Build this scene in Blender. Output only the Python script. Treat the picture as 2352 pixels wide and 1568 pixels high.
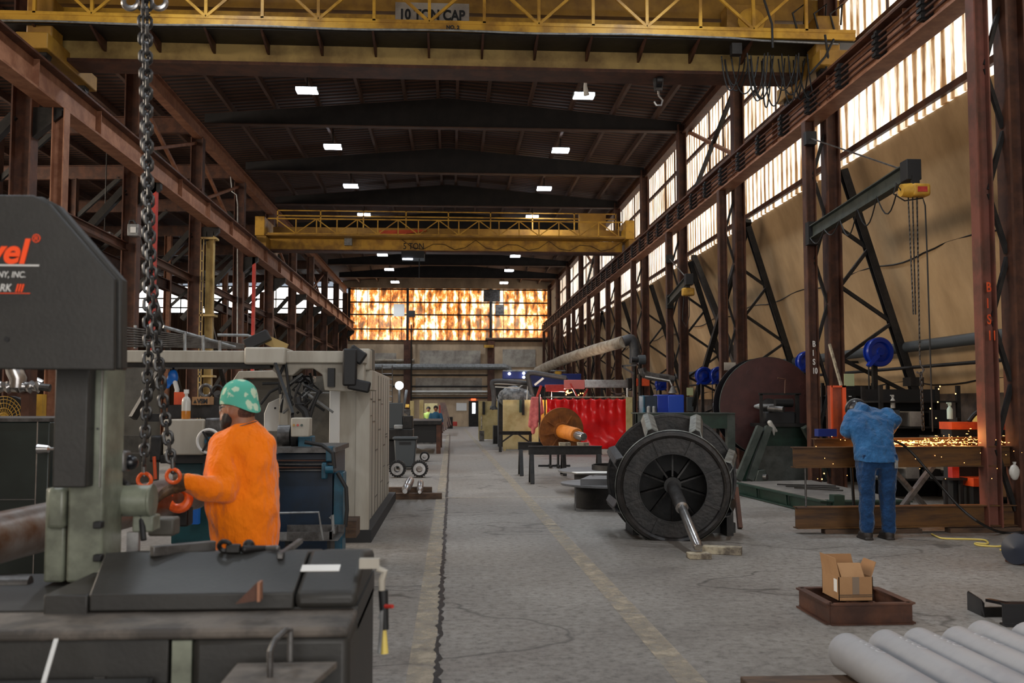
import bpy, bmesh, math, random
from mathutils import Vector, Matrix, Euler
random.seed(7)
R = math.radians
for o in list(bpy.data.objects): bpy.data.objects.remove(o)
SC = bpy.context.scene; COL = SC.collection

# ---------- camera, world, light, exposure ----------
F_PX = 2287.0
PITCH = math.atan(146 / F_PX); YAW = math.atan(139 / F_PX * math.cos(PITCH))
CAMP = Vector((0, 0, 1.55))
cd = bpy.data.cameras.new('camera'); cam = bpy.data.objects.new('camera', cd); COL.objects.link(cam)
cd.sensor_width = 36; cd.lens = F_PX / 2352 * 36; cd.clip_end = 300; cd.clip_start = .05
cam.location = CAMP; cam.rotation_euler = (R(90) + PITCH, 0, -YAW)
cd.dof.use_dof = True; cd.dof.focus_distance = 13; cd.dof.aperture_fstop = 3.5
SC.camera = cam
CR = cam.rotation_euler.to_matrix()
W = bpy.data.worlds.new('world'); SC.world = W; W.use_nodes = True
W.node_tree.nodes['Background'].inputs[0].default_value = (.75, .85, 1, 1)
W.node_tree.nodes['Background'].inputs[1].default_value = .25
SC.view_settings.view_transform = 'Standard'; SC.view_settings.look = 'None'
SC.view_settings.exposure = 0.9; SC.view_settings.gamma = 1
SC.view_settings.use_curve_mapping = False
SC.cycles.max_bounces = 6; SC.cycles.diffuse_bounces = 3; SC.cycles.glossy_bounces = 3
SC.cycles.transparent_max_bounces = 8; SC.cycles.sample_clamp_indirect = 4
SC.cycles.use_denoising = True

def area(name, loc, rot, sx, sy, power, col=(1, 1, 1), spread=180):
    l = bpy.data.lights.new(name, 'AREA'); l.shape = 'RECTANGLE'; l.size = sx; l.size_y = sy
    l.energy = power; l.color = col; l.spread = R(spread)
    o = bpy.data.objects.new(name, l); COL.objects.link(o); o.location = loc; o.rotation_euler = rot
    return o
# area lamp added as daylight from an assumed, unseen door behind the camera
area('assumed_door_light', (2, -7.5, 3.6), (R(80), 0, 0), 10, 6, 520, (1, .97, .93))
# unseen area lamp added for daylight from the side bay, left of the aisle
area('side_bay_added_light', (-22, 18, 8.6), (0, R(-62), 0), 6, 30, 4200, (1, .86, .70))

def ray(px, py):
    return CR @ Vector(((px - 1176) / F_PX, (784 - py) / F_PX, -1))
def P(px, py, Y):
    d = ray(px, py); return CAMP + d * (Y / d.y)
def PZ(px, py, z=0):
    d = ray(px, py); return CAMP + d * ((z - CAMP.z) / d.z)
def PX(px, py, X):
    d = ray(px, py); return CAMP + d * (X / d.x)

# ---------- materials ----------
MATS = {}
def mat(name, col, rough=.6, metal=0, col2=None, scale=4, amt=.5, bump=0, bscale=None, stretch=(1, 1, 1), emis=0, spec=.5, edge=(.42, .62), det=5):
    if name in MATS: return MATS[name]
    m = bpy.data.materials.new(name); m.use_nodes = True; nt = m.node_tree; b = nt.nodes['Principled BSDF']
    b.inputs['Roughness'].default_value = rough; b.inputs['Metallic'].default_value = metal
    b.inputs['Specular IOR Level'].default_value = spec
    c1 = (*col, 1)
    if col2 is not None or bump:
        tc = nt.nodes.new('ShaderNodeTexCoord'); mp = nt.nodes.new('ShaderNodeMapping')
        mp.inputs['Scale'].default_value = stretch
        nt.links.new(tc.outputs['Object'], mp.inputs[0])
    if col2 is not None:
        n = nt.nodes.new('ShaderNodeTexNoise'); n.inputs['Scale'].default_value = scale; n.inputs['Detail'].default_value = det
        n.inputs['Roughness'].default_value = .65
        nt.links.new(mp.outputs[0], n.inputs['Vector'])
        r = nt.nodes.new('ShaderNodeValToRGB'); r.color_ramp.elements[0].position = edge[0]; r.color_ramp.elements[1].position = edge[1]
        r.color_ramp.elements[0].color = c1; r.color_ramp.elements[1].color = (*col2, 1)
        nt.links.new(n.outputs[0], r.inputs[0]); nt.links.new(r.outputs[0], b.inputs['Base Color'])
        if emis:
            nt.links.new(r.outputs[0], b.inputs['Emission Color'])
    else:
        b.inputs['Base Color'].default_value = c1
        if emis: b.inputs['Emission Color'].default_value = c1
    if emis: b.inputs['Emission Strength'].default_value = emis
    if bump:
        n2 = nt.nodes.new('ShaderNodeTexNoise'); n2.inputs['Scale'].default_value = bscale or scale * 3; n2.inputs['Detail'].default_value = 4
        nt.links.new(mp.outputs[0], n2.inputs['Vector'])
        bp = nt.nodes.new('ShaderNodeBump'); bp.inputs['Strength'].default_value = bump; bp.inputs['Distance'].default_value = .02
        nt.links.new(n2.outputs[0], bp.inputs['Height']); nt.links.new(bp.outputs[0], b.inputs['Normal'])
    m.diffuse_color = c1; MATS[name] = m; return m

def nodes(name):
    m = bpy.data.materials.new(name); m.use_nodes = True; MATS[name] = m
    nt = m.node_tree; b = nt.nodes['Principled BSDF']
    def N(t, **k):
        n = nt.nodes.new('ShaderNode' + t)
        for a, v in k.items(): setattr(n, a, v)
        return n
    def L(a, b_): nt.links.new(a, b_)
    return m, nt, b, N, L
def ramp(N, stops):
    r = N('ValToRGB'); e = r.color_ramp.elements
    while len(e) < len(stops): e.new(.5)
    for k, (p, c) in enumerate(stops): e[k].position = p; e[k].color = (*c, 1) if len(c) == 3 else c
    return r

def floor_mat():
    m, nt, b, N, L = nodes('floor_concrete')
    tc = N('TexCoord'); g = N('NewGeometry')
    n1 = N('TexNoise'); n1.inputs['Scale'].default_value = .35; n1.inputs['Detail'].default_value = 8; n1.inputs['Roughness'].default_value = .7
    L(g.outputs['Position'], n1.inputs['Vector'])
    r1 = ramp(N, [(.3, (.12, .102, .086)), (.5, (.215, .195, .172)), (.72, (.31, .287, .26))])
    L(n1.outputs[0], r1.inputs[0])
    n2 = N('TexNoise'); n2.inputs['Scale'].default_value = 14; n2.inputs['Detail'].default_value = 8; n2.inputs['Roughness'].default_value = .8
    L(g.outputs['Position'], n2.inputs['Vector'])
    r2 = ramp(N, [(.34, (.30, .28, .26)), (.48, (.86, .85, .84)), (.60, (1.12, 1.12, 1.12))])
    L(n2.outputs[0], r2.inputs[0])
    mx = N('MixRGB', blend_type='MULTIPLY'); mx.inputs[0].default_value = 1
    L(r1.outputs[0], mx.inputs[1]); L(r2.outputs[0], mx.inputs[2])
    # cracks: thin lines where a warped noise crosses its middle
    n3 = N('TexNoise'); n3.inputs['Scale'].default_value = .16; n3.inputs['Detail'].default_value = 5; n3.inputs['Roughness'].default_value = .45
    mp = N('Mapping'); mp.inputs['Location'].default_value = (3, 5, 0); mp.inputs['Scale'].default_value = (1, 1.8, 1)
    L(g.outputs['Position'], mp.inputs[0]); L(mp.outputs[0], n3.inputs['Vector'])
    s = N('Math', operation='SUBTRACT'); s.inputs[1].default_value = .5; L(n3.outputs[0], s.inputs[0])
    a = N('Math', operation='ABSOLUTE'); L(s.outputs[0], a.inputs[0])
    r3 = ramp(N, [(0, (.25, .24, .22)), (.0022, (1, 1, 1))]); L(a.outputs[0], r3.inputs[0])
    m2 = N('MixRGB', blend_type='MULTIPLY'); m2.inputs[0].default_value = .8
    L(mx.outputs[0], m2.inputs[1]); L(r3.outputs[0], m2.inputs[2])
    # pale scrapes running across the bay
    n4 = N('TexNoise'); n4.inputs['Scale'].default_value = 1.2; n4.inputs['Detail'].default_value = 6; n4.inputs['Roughness'].default_value = .7
    mp4 = N('Mapping'); mp4.inputs['Scale'].default_value = (.6, 7, 1); L(g.outputs['Position'], mp4.inputs[0]); L(mp4.outputs[0], n4.inputs['Vector'])
    r4 = ramp(N, [(.62, (0, 0, 0)), (.74, (1, 1, 1))]); L(n4.outputs[0], r4.inputs[0])
    m3 = N('MixRGB', blend_type='MIX'); m3.inputs[2].default_value = (.40, .37, .34, 1)
    k = N('Math', operation='MULTIPLY'); k.inputs[1].default_value = .5; L(r4.outputs[0], k.inputs[0]); L(k.outputs[0], m3.inputs[0])
    L(m2.outputs[0], m3.inputs[1]); L(m3.outputs[0], b.inputs['Base Color'])
    rr = ramp(N, [(.3, (.42,) * 3), (.7, (.75,) * 3)]); L(n1.outputs[0], rr.inputs[0]); L(rr.outputs[0], b.inputs['Roughness'])
    bp = N('Bump'); bp.inputs['Strength'].default_value = .35; bp.inputs['Distance'].default_value = .01
    L(n2.outputs[0], bp.inputs['Height']); L(bp.outputs[0], b.inputs['Normal'])
    return m

def lit_panel(name, axis, stops, strength, warp=1.0, base=(.5, .35, .2), fine=16., blotch=False):
    """translucent corrugated sheet, lit from behind by daylight; rust streaks colour what comes through"""
    m, nt, b, N, L = nodes(name)
    g = N('NewGeometry'); mp = N('Mapping')
    mp.inputs['Scale'].default_value = (1, 1, .10) if not blotch else (1, 1, .42)
    L(g.outputs['Position'], mp.inputs[0])
    n = N('TexNoise'); n.inputs['Scale'].default_value = 4.2 if not blotch else 3.4; n.inputs['Detail'].default_value = 6 if not blotch else 10; n.inputs['Roughness'].default_value = .72
    L(mp.outputs[0], n.inputs['Vector'])
    sx = N('SeparateXYZ'); L(g.outputs['Position'], sx.inputs[0])
    s1 = N('Math', operation='MULTIPLY'); s1.inputs[1].default_value = fine; L(sx.outputs[axis], s1.inputs[0])
    s2 = N('Math', operation='SINE'); L(s1.outputs[0], s2.inputs[0])
    s3 = N('Math', operation='MULTIPLY'); s3.inputs[1].default_value = .10 * warp; L(s2.outputs[0], s3.inputs[0])
    ad = N('Math', operation='ADD'); L(n.outputs[0], ad.inputs[0]); L(s3.outputs[0], ad.inputs[1])
    n5 = N('TexNoise'); n5.inputs['Scale'].default_value = .5; L(g.outputs['Position'], n5.inputs['Vector'])
    s5 = N('Math', operation='MULTIPLY'); s5.inputs[1].default_value = .35; L(n5.outputs[0], s5.inputs[0])
    ad2 = N('Math', operation='ADD'); L(ad.outputs[0], ad2.inputs[0]); L(s5.outputs[0], ad2.inputs[1])
    r = ramp(N, stops); L(ad2.outputs[0], r.inputs[0])
    b.inputs['Base Color'].default_value = (*base, 1); b.inputs['Roughness'].default_value = .6
    L(r.outputs[0], b.inputs['Emission Color']); b.inputs['Emission Strength'].default_value = strength
    return m

def cloth_mat(name, col, col2, scale=3, bump=.5, bscale=7, rough=.85, sheen=.2, stretch=(1, 1, 1)):
    m = mat(name, col, rough, 0, col2, scale, bump=bump, bscale=bscale, stretch=stretch, edge=(.35, .7), spec=.2)
    m.node_tree.nodes['Principled BSDF'].inputs['Sheen Weight'].default_value = sheen
    m.node_tree.nodes['Bump'].inputs['Distance'].default_value = .07
    return m

M = {}
def mk():
    M['rust'] = mat('rusty_brown_steel', (.048, .017, .009), .6, .1, (.10, .036, .017), 3, bump=.15)
    M['rustl'] = mat('light_rusty_steel', (.20, .078, .038), .6, .1, (.31, .14, .075), 3, bump=.15)
    M['dark'] = mat('dark_steel', (.008, .0072, .007), .5, .3, (.019, .017, .015), 6, bump=.1)
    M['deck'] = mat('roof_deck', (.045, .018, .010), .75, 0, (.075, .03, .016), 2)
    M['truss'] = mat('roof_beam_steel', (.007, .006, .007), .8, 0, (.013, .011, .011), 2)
    M['purlin'] = mat('purlin_steel', (.05, .024, .016), .7, 0, (.08, .038, .024), 2)
    M['yellow'] = mat('crane_yellow', (.36, .19, .022), .55, 0, (.17, .08, .012), 1.6, bump=.1, edge=(.4, .7))
    M['yellowp'] = mat('pale_crane_yellow', (.42, .29, .095), .55, 0, (.22, .14, .045), 1.2, bump=.1)
    M['yel2'] = mat('deep_yellow', (.58, .32, .03), .5, 0, (.30, .15, .016), 2)
    M['black'] = mat('black_rubber', (.0055, .0055, .006), .6)
    M['blackg'] = mat('black_glossy', (.005, .005, .007), .3)
    M['steel'] = mat('bright_steel', (.45, .44, .43), .28, .9, (.32, .3, .29), 8)
    M['steeld'] = mat('dull_steel', (.13, .125, .12), .42, .6, (.055, .05, .047), 6, bump=.1)
    M['galv'] = mat('galvanised', (.27, .28, .28), .45, .4, (.16, .16, .16), 8)
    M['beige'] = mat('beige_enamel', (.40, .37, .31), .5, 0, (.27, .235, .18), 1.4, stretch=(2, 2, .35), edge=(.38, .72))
    M['beiged'] = mat('grimy_shaded_beige_enamel', (.10, .09, .072), .55, 0, (.03, .026, .021), 1.6)  # grime, darkened further: shade inside the machine put into the colour
    M['saw'] = mat('saw_charcoal', (.024, .0222, .0190), .55, .0, (.016, .0148, .0128), 3, bump=.05, bscale=60)
    M['sawtop'] = mat('saw_dusty_top', (.12, .10, .082), .7, 0, (.045, .038, .032), 5, bump=.3)
    M['sawgreen'] = mat('grey_green_enamel', (.20, .215, .16), .4, 0, (.085, .09, .066), 3)
    M['bluem'] = mat('machine_blue', (.008, .09, .145), .4, 0, (.004, .035, .06), 3)
    M['blued'] = mat('machine_dark_blue', (.004, .018, .042), .35, 0, (.003, .010, .02), 3)
    M['reel'] = mat('reel_blue', (.003, .025, .27), .28)
    M['reeld'] = mat('reel_blue_drum', (.004, .02, .16), .35)
    M['green'] = mat('machine_green', (.004, .022, .013), .45, 0, (.009, .036, .022), 4)
    M['greeng'] = mat('worn_green_grey', (.05, .06, .05), .6, 0, (.022, .032, .025), 4)
    M['red'] = mat('painted_red', (.36, .02, .015), .5, 0, (.5, .05, .03), 3)
    M['orange'] = mat('painted_orange', (.62, .075, .010), .5, 0, (.45, .045, .008), 4)
    M['orangel'] = mat('hook_orange', (.85, .12, .01), .4, 0, (.6, .07, .01), 20)
    M['ibeam'] = mat('mill_scale_beam', (.14, .062, .014), .55, .1, (.045, .02, .009), 2.5, stretch=(.4, 1, 3), bump=.1)
    M['iron'] = mat('blackened_iron', (.009, .008, .0075), .5, .2, (.025, .021, .019), 7, bump=.3)
    M['ironedge'] = mat('iron_edge_highlight', (.20, .21, .19), .45, .2, (.06, .062, .057), 8)  # paler iron, the highlight on the wheel rim put into its colour
    M['wood'] = mat('block_wood', (.10, .055, .03), .8, 0, (.045, .026, .016), 5, stretch=(1, 5, 5), bump=.3)
    M['woodp'] = mat('pale_block_wood', (.42, .36, .25), .8, 0, (.12, .095, .07), 7, bump=.3)
    M['card'] = mat('cardboard', (.36, .20, .09), .85, 0, (.30, .16, .07), 3)
    M['cardd'] = mat('cardboard_inside', (.30, .155, .065), .85)
    M['tape'] = mat('packing_tape', (.20, .15, .11), .2)
    M['signor'] = mat('sign_orange', (1, .075, .003), .4)
    M['plateg'] = mat('plate_grey', (.17, .17, .172), .42, .2, (.11, .108, .105), 2, stretch=(.4, 3, 1))
    M['white'] = mat('white_paper', (.72, .71, .68), .8)
    M['whitem'] = mat('white_metal', (.62, .61, .58), .5)
    M['pipe'] = mat('primed_pipe_grey', (.36, .36, .37), .5, .1, (.30, .30, .315), 3, bump=.1)
    M['chalk'] = mat('white_chalk', (.75, .75, .76), .9)
    M['skin'] = mat('skin', (.36, .16, .085), .55, 0, (.30, .12, .065), 12)
    M['hair'] = mat('dark_hair', (.018, .012, .010), .8)
    M['glove'] = mat('brown_work_glove', (.045, .022, .010), .85, 0, (.10, .05, .018), 16, bump=.4)
    M['shirt'] = cloth_mat('orange_work_shirt', (1, .225, .002), (.88, .16, .002), 2.5, 1.0, 8, stretch=(1, 1, .55))
    M['denim'] = cloth_mat('blue_denim', (.005, .028, .085), (.010, .05, .14), 9, 1.0, 9)
    M['jacket'] = cloth_mat('blue_work_jacket', (.012, .066, .17), (.026, .115, .265), 7, 1.0, 9)
    M['boot'] = mat('dark_boot', (.02, .014, .011), .6)
    M['tape2'] = mat('yellow_cord', (.65, .50, .12), .5)
    M['screen'] = mat('screen_cream', (.50, .42, .21), .6, 0, (.36, .28, .11), 1.8)
    M['amber'] = mat('amber_screen', (.50, .27, .03), .5, 0, (.40, .2, .02), 3)
    M['pink'] = mat('pink_cloth', (.62, .17, .16), .8, 0, (.45, .10, .10), 5, bump=.5)
    M['curtain'] = mat('red_pvc_curtain', (.72, .008, .010), .22, 0, (.50, .004, .006), 1.3, bump=.35, bscale=3.5)
    M['rustd'] = mat('orange_rust_disc', (.14, .045, .008), .8, 0, (.24, .08, .012), 5, bump=.3)
    M['rustsh'] = mat('orange_primer_shaft', (.62, .20, .012), .6, 0, (.5, .14, .01), 6, bump=.3)
    M['maroon'] = mat('maroon_plate', (.048, .015, .013), .45, .1, (.068, .021, .018), 3, bump=.1)
    M['duct'] = mat('insulated_duct', (.36, .31, .24), .7, 0, (.22, .17, .12), 4, bump=.4)
    M['ductd'] = mat('dark_flexible_duct', (.03, .03, .033), .55, 0, (.05, .05, .052), 5)
    M['conc'] = mat('stained_concrete', (.66, .49, .32), .85, 0, (.20, .145, .10), .5, stretch=(1, 1, .45), edge=(.3, .72), det=8)
    M['concp'] = mat('patched_concrete', (.42, .38, .32), .85, 0, (.20, .17, .15), .9, det=8)
    M['bin'] = mat('grey_plastic_bin', (.045, .053, .058), .5)
    M['led'] = mat('lamp_lens', (.80, .88, 1), .4, emis=14)
    M['ledw'] = mat('lamp_lens_dim', (.8, .86, 1), .4, emis=5)
    M['hot'] = mat('hot_spark', (1, .34, .08), .5, emis=6)
    M['blue2'] = mat('bright_blue_plastic', (.01, .14, .55), .4)
    M['vest'] = mat('lime_vest', (.42, .55, .12), .7)
    M['bottle'] = mat('frosted_bottle', (.45, .44, .40), .3)
    M['bottleg'] = mat('pale_green_bottle', (.38, .50, .44), .35)
    M['amberl'] = mat('amber_liquid', (.42, .15, .02), .2)
    M['chain'] = mat('forged_chain', (.022, .022, .023), .38, .5, (.07, .067, .064), 25)
    M['tarp'] = mat('clear_plastic_sheet', (.22, .23, .24), .25, 0, (.06, .065, .07), 7, bump=.8)
mk()

# ---------- geometry builder ----------
ORG = {}
class MB:
    def __init__(s): s.b = bmesh.new()
    def _add(s, vs, fs):
        v = [s.b.verts.new(p) for p in vs]
        for f in fs:
            try: s.b.faces.new([v[i] for i in f])
            except ValueError: pass
        return s
    def box(s, x0, x1, y0, y1, z0, z1):
        vs = [(x, y, z) for z in (z0, z1) for y in (y0, y1) for x in (x0, x1)]
        return s._add(vs, [(0, 2, 3, 1), (4, 5, 7, 6), (0, 1, 5, 4), (2, 6, 7, 3), (0, 4, 6, 2), (1, 3, 7, 5)])
    def obox(s, c, size, rot=(0, 0, 0)):
        m = Euler(rot).to_matrix(); h = Vector(size) / 2; c = Vector(c)
        vs = [c + m @ Vector((x * h.x, y * h.y, z * h.z)) for z in (-1, 1) for y in (-1, 1) for x in (-1, 1)]
        return s._add(vs, [(0, 2, 3, 1), (4, 5, 7, 6), (0, 1, 5, 4), (2, 6, 7, 3), (0, 4, 6, 2), (1, 3, 7, 5)])
    def bar(s, p0, p1, w, h, up=(0, 0, 1)):
        p0 = Vector(p0); p1 = Vector(p1); d = (p1 - p0).normalized(); u = Vector(up)
        if abs(d.dot(u)) > .98: u = Vector((0, 1, 0))
        sd = d.cross(u).normalized(); u = sd.cross(d)
        q = [(-1, -1), (1, -1), (1, 1), (-1, 1)]
        vs = [p + sd * (a * w / 2) + u * (b * h / 2) for p in (p0, p1) for a, b in q]
        return s._add(vs, [(0, 1, 2, 3), (7, 6, 5, 4), (0, 4, 5, 1), (1, 5, 6, 2), (2, 6, 7, 3), (3, 7, 4, 0)])
    def ibeam(s, p0, p1, w, h, t=.02, up=(0, 0, 1)):
        p0 = Vector(p0); p1 = Vector(p1); d = (p1 - p0).normalized(); u = Vector(up)
        if abs(d.dot(u)) > .98: u = Vector((0, 1, 0))
        sd = d.cross(u).normalized(); u = sd.cross(d)
        s.bar(p0 + u * (h / 2 - t / 2), p1 + u * (h / 2 - t / 2), w, t, u)
        s.bar(p0 - u * (h / 2 - t / 2), p1 - u * (h / 2 - t / 2), w, t, u)
        return s.bar(p0, p1, t, h - 2 * t, u)
    def cyl(s, p0, p1, r0, r1=None, n=20, cap=True):
        p0 = Vector(p0); p1 = Vector(p1); r1 = r0 if r1 is None else r1
        d = (p1 - p0).normalized(); a = d.orthogonal().normalized(); b = d.cross(a)
        vs = [p + (a * math.cos(t) + b * math.sin(t)) * r for p, r in ((p0, r0), (p1, r1)) for t in [2 * math.pi * k / n for k in range(n)]]
        fs = [(k, (k + 1) % n, n + (k + 1) % n, n + k) for k in range(n)]
        if cap: fs += [tuple(range(n - 1, -1, -1)), tuple(range(n, 2 * n))]
        return s._add(vs, fs)
    def tube(s, pts, r, n=8, rf=None, closed=False):
        pts = [Vector(p) for p in pts]; m = len(pts); vs = []; prev = None
        for i, p in enumerate(pts):
            if closed: d = pts[(i + 1) % m] - pts[i - 1]
            else: d = pts[min(i + 1, m - 1)] - pts[max(i - 1, 0)]
            d.normalize()
            a = d.orthogonal().normalized() if prev is None else (prev - d * prev.dot(d)).normalized()
            prev = a; b = d.cross(a); rr = rf(i / (m - 1)) if rf else r
            vs += [p + (a * math.cos(2 * math.pi * k / n) + b * math.sin(2 * math.pi * k / n)) * rr for k in range(n)]
        fs = []
        for i in range(m if closed else m - 1):
            j = (i + 1) % m
            fs += [(i * n + k, i * n + (k + 1) % n, j * n + (k + 1) % n, j * n + k) for k in range(n)]
        if not closed: fs += [tuple(range(n - 1, -1, -1)), tuple(range((m - 1) * n, m * n))]
        return s._add(vs, fs)
    def lathe(s, prof, o, ax, n=32, closed=False):
        """prof: (radius, distance along ax)"""
        o = Vector(o); d = Vector(ax).normalized(); a = d.orthogonal().normalized(); b = d.cross(a); vs = []
        for r, t in prof: vs += [o + d * t + (a * math.cos(2 * math.pi * k / n) + b * math.sin(2 * math.pi * k / n)) * max(r, 1e-4) for k in range(n)]
        fs = []; m = len(prof)
        for i in range(m if closed else m - 1):
            j = (i + 1) % m
            fs += [(i * n + k, i * n + (k + 1) % n, j * n + (k + 1) % n, j * n + k) for k in range(n)]
        return s._add(vs, fs)
    def prism(s, poly, d):
        d = Vector(d); n = len(poly); a = [Vector(p) for p in poly]
        return s._add(a + [p + d for p in a], [tuple(range(n)), tuple(range(2 * n - 1, n - 1, -1))] + [(k, n + k, n + (k + 1) % n, (k + 1) % n) for k in range(n)])
    def ball(s, c, r, n=12, sc=(1, 1, 1), rot=(0, 0, 0)):
        m = Matrix.Translation(c) @ Euler(rot).to_matrix().to_4x4() @ Matrix.Diagonal((r * sc[0], r * sc[1], r * sc[2], 1))
        bmesh.ops.create_uvsphere(s.b, u_segments=n, v_segments=max(6, n * 2 // 3), radius=1, matrix=m); return s
    def limb(s, p0, r0, p1, r1, n=14):
        s.cyl(p0, p1, r0, r1, n); s.ball(p0, r0, n); s.ball(p1, r1, n); return s
    def quad(s, *p): return s._add(p, [tuple(range(len(p)))])
    def ring(s, c, ax, R_, r, n=24, m=8):
        c = Vector(c); d = Vector(ax).normalized(); a = d.orthogonal().normalized(); b = d.cross(a)
        return s.tube([c + (a * math.cos(2 * math.pi * k / n) + b * math.sin(2 * math.pi * k / n)) * R_ for k in range(n)], r, m, closed=True)
    def build(s, name, m, parent=None, smooth=1, bev=0, remesh=0, disp=0, thing=None, loc=None):
        bmesh.ops.recalc_face_normals(s.b, faces=s.b.faces)
        if parent is not None: org = ORG[parent]
        elif loc is not None: org = Vector(loc)
        else:
            xs = [v.co for v in s.b.verts]
            lo = [min(p[i] for p in xs) for i in range(3)]; hi = [max(p[i] for p in xs) for i in range(3)]
            org = Vector(((lo[0] + hi[0]) / 2, (lo[1] + hi[1]) / 2, lo[2]))
        for v in s.b.verts: v.co -= org
        me = bpy.data.meshes.new(name); s.b.to_mesh(me); s.b.free()
        me.materials.append(M[m] if isinstance(m, str) else m)
        o = bpy.data.objects.new(name, me); COL.objects.link(o)
        if parent is None: o.location = org
        else: o.parent = parent
        ORG[o] = org
        if remesh:
            md = o.modifiers.new('remesh', 'REMESH'); md.mode = 'VOXEL'; md.voxel_size = remesh; md.use_smooth_shade = True
            sm = o.modifiers.new('smooth', 'SMOOTH'); sm.factor = .6; sm.iterations = 6
            if disp:
                t = bpy.data.textures.new(name + '_folds', 'CLOUDS'); t.noise_scale = .20; t.noise_depth = 2
                dm = o.modifiers.new('folds', 'DISPLACE'); dm.texture = t; dm.strength = disp; dm.mid_level = .5; dm.texture_coords = 'LOCAL'
        if bev:
            md = o.modifiers.new('bevel', 'BEVEL'); md.width = bev; md.segments = 2; md.limit_method = 'ANGLE'; md.angle_limit = R(40)
        if smooth:
            for f in me.polygons: f.use_smooth = True
            if smooth != 2:
                try: me.set_sharp_from_angle(angle=R(35))
                except Exception: pass
        return o

def tag(o, label=None, cat=None, group=None, kind=None):
    if label: o['label'] = label
    if cat: o['category'] = cat
    if group: o['group'] = group
    if kind or cat: o['kind'] = kind or 'thing'
    return o
def thing(name, label, cat, loc, group=None):
    o = bpy.data.objects.new(name, None); COL.objects.link(o); o.location = loc; o.empty_display_size = .1
    ORG[o] = Vector(loc); return tag(o, label, cat, group)
def st(o): return tag(o, kind='structure')
KIDS = {}
def copy_tree(o, parent=None):
    c = o.copy(); COL.objects.link(c)
    if parent is not None: c.parent = parent
    ORG[c] = ORG.get(o, Vector((0, 0, 0)))
    for ch in [k for k in bpy.data.objects if k.parent is o]: copy_tree(ch, c)
    return c
def text_mesh(name, s, size, m, parent, loc, rot=(R(90), 0, 0), shear=0, off=0, ext=.002, align='LEFT', sx=1):
    cu = bpy.data.curves.new(name, 'FONT'); cu.body = s; cu.size = size; cu.extrude = ext; cu.shear = shear; cu.offset = off; cu.align_x = align
    t = bpy.data.objects.new(name, cu); COL.objects.link(t)
    dg = bpy.context.evaluated_depsgraph_get(); me = bpy.data.meshes.new_from_object(t.evaluated_get(dg))
    bpy.data.objects.remove(t)
    mx = Matrix.Translation(Vector(loc) - ORG[parent]) @ Euler(rot).to_matrix().to_4x4() @ Matrix.Diagonal((sx, 1, 1, 1))
    me.transform(mx); me.materials.clear(); me.materials.append(M[m]); me.name = name
    o = bpy.data.objects.new(name, me); COL.objects.link(o); o.parent = parent; ORG[o] = ORG[parent]; return o
ORD = ['nearest', 'second nearest', 'third nearest', 'fourth', 'fifth', 'sixth', 'seventh', 'eighth', 'ninth', 'tenth', 'eleventh', 'twelfth']
# =====================================================  SETTING  =====================================================
fm = floor_mat()
st(MB().box(-26, 12, -8, 73, -.3, 0).build('floor', fm, loc=(0, 0, 0)))
# far wall of the main bay: concrete below, glowing rusty translucent sheets above
YB = 72.3
st(MB().box(-7.9, 12, YB, YB + .4, 0, 6.2).box(-7.9, 12, YB - .1, YB + .4, 10.0, 11.4).box(7.1, 12, YB, YB + .4, 6.2, 10).build('wall_back', 'conc', loc=(0, YB, 0)))
far = lit_panel('rusty_backlit_sheet', 0, [(.50, (.006, .0015, .0005)), (.57, (.10, .020, .002)), (.64, (.42, .105, .010)), (.70, (.70, .27, .06)), (.79, (1, .86, .62))], 1.3, .5, blotch=True, fine=9)
side = lit_panel('streaked_backlit_sheet', 1, [(.42, (.06, .022, .005)), (.55, (.22, .11, .04)), (.62, (.58, .45, .30)), (.73, (.92, .87, .76)), (.9, (1, 1, .98))], .8, 1.3, fine=20)
sidel = lit_panel('white_backlit_sheet', 0, [(.2, (.8, .72, .6)), (.5, (1, .95, .88)), (.8, (1, 1, 1))], 1.6)
w = st(MB().box(-7.45, 7.1, YB - .02, YB + .02, 6.2, 10.0).build('window_1', far, loc=(0, YB, 6.2)))
fb = MB()
for z in (6.2, 7.03, 8.08, 8.98, 9.93): fb.box(-7.45, 7.1, YB - .12, YB - .03, z - .05, z + .05)
for x in (-7.4, -3.2, 2.82, 7.05): fb.box(x - .09, x + .09, YB - .16, YB - .04, 6.2, 10)
for k in range(18):
    x = -6.9 + k * .82; fb.box(x - .02, x + .02, YB - .1, YB - .05, 6.2, 10)
fb.build('window_frame', 'dark', w)
for x0, x1, z0, z1 in ((-4.2, -3.42, 7.95, 8.85), (3.15, 3.8, 8.1, 8.85), (2.3, 3.5, 9.05, 9.9)):
    MB().box(x0, x1, YB - .2, YB - .15, z0, z1).build('louvre', 'steeld' if x0 > 0 else 'whitem', w)
# wall patches, pilasters and door on the back wall
for k, (x0, x1, z0, z1) in enumerate(((-2.3, 2.1, 4.1, 5.5), (3.7, 6.1, 4.3, 5.6), (-7.3, -4, 4.5, 5.3), (-2.6, 2.2, 2.3, 3.5))):
    st(MB().box(x0, x1, YB - .05, YB, z0, z1).build('trim_%d' % (k + 1), 'concp'))
for k, x in enumerate((-3.2, 2.85)):
    st(MB().box(x - .25, x + .25, YB - .3, YB, 0, 6.2).build('trim_%d' % (k + 5), 'rust'))
d = st(MB().box(1.25, 1.95, YB - .08, YB, 0, 1.85).build('door_1', 'dark'))
MB().box(1.5, 1.72, YB - .1, YB - .085, .95, 1.7).build('pane', 'ledw', d)
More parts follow.
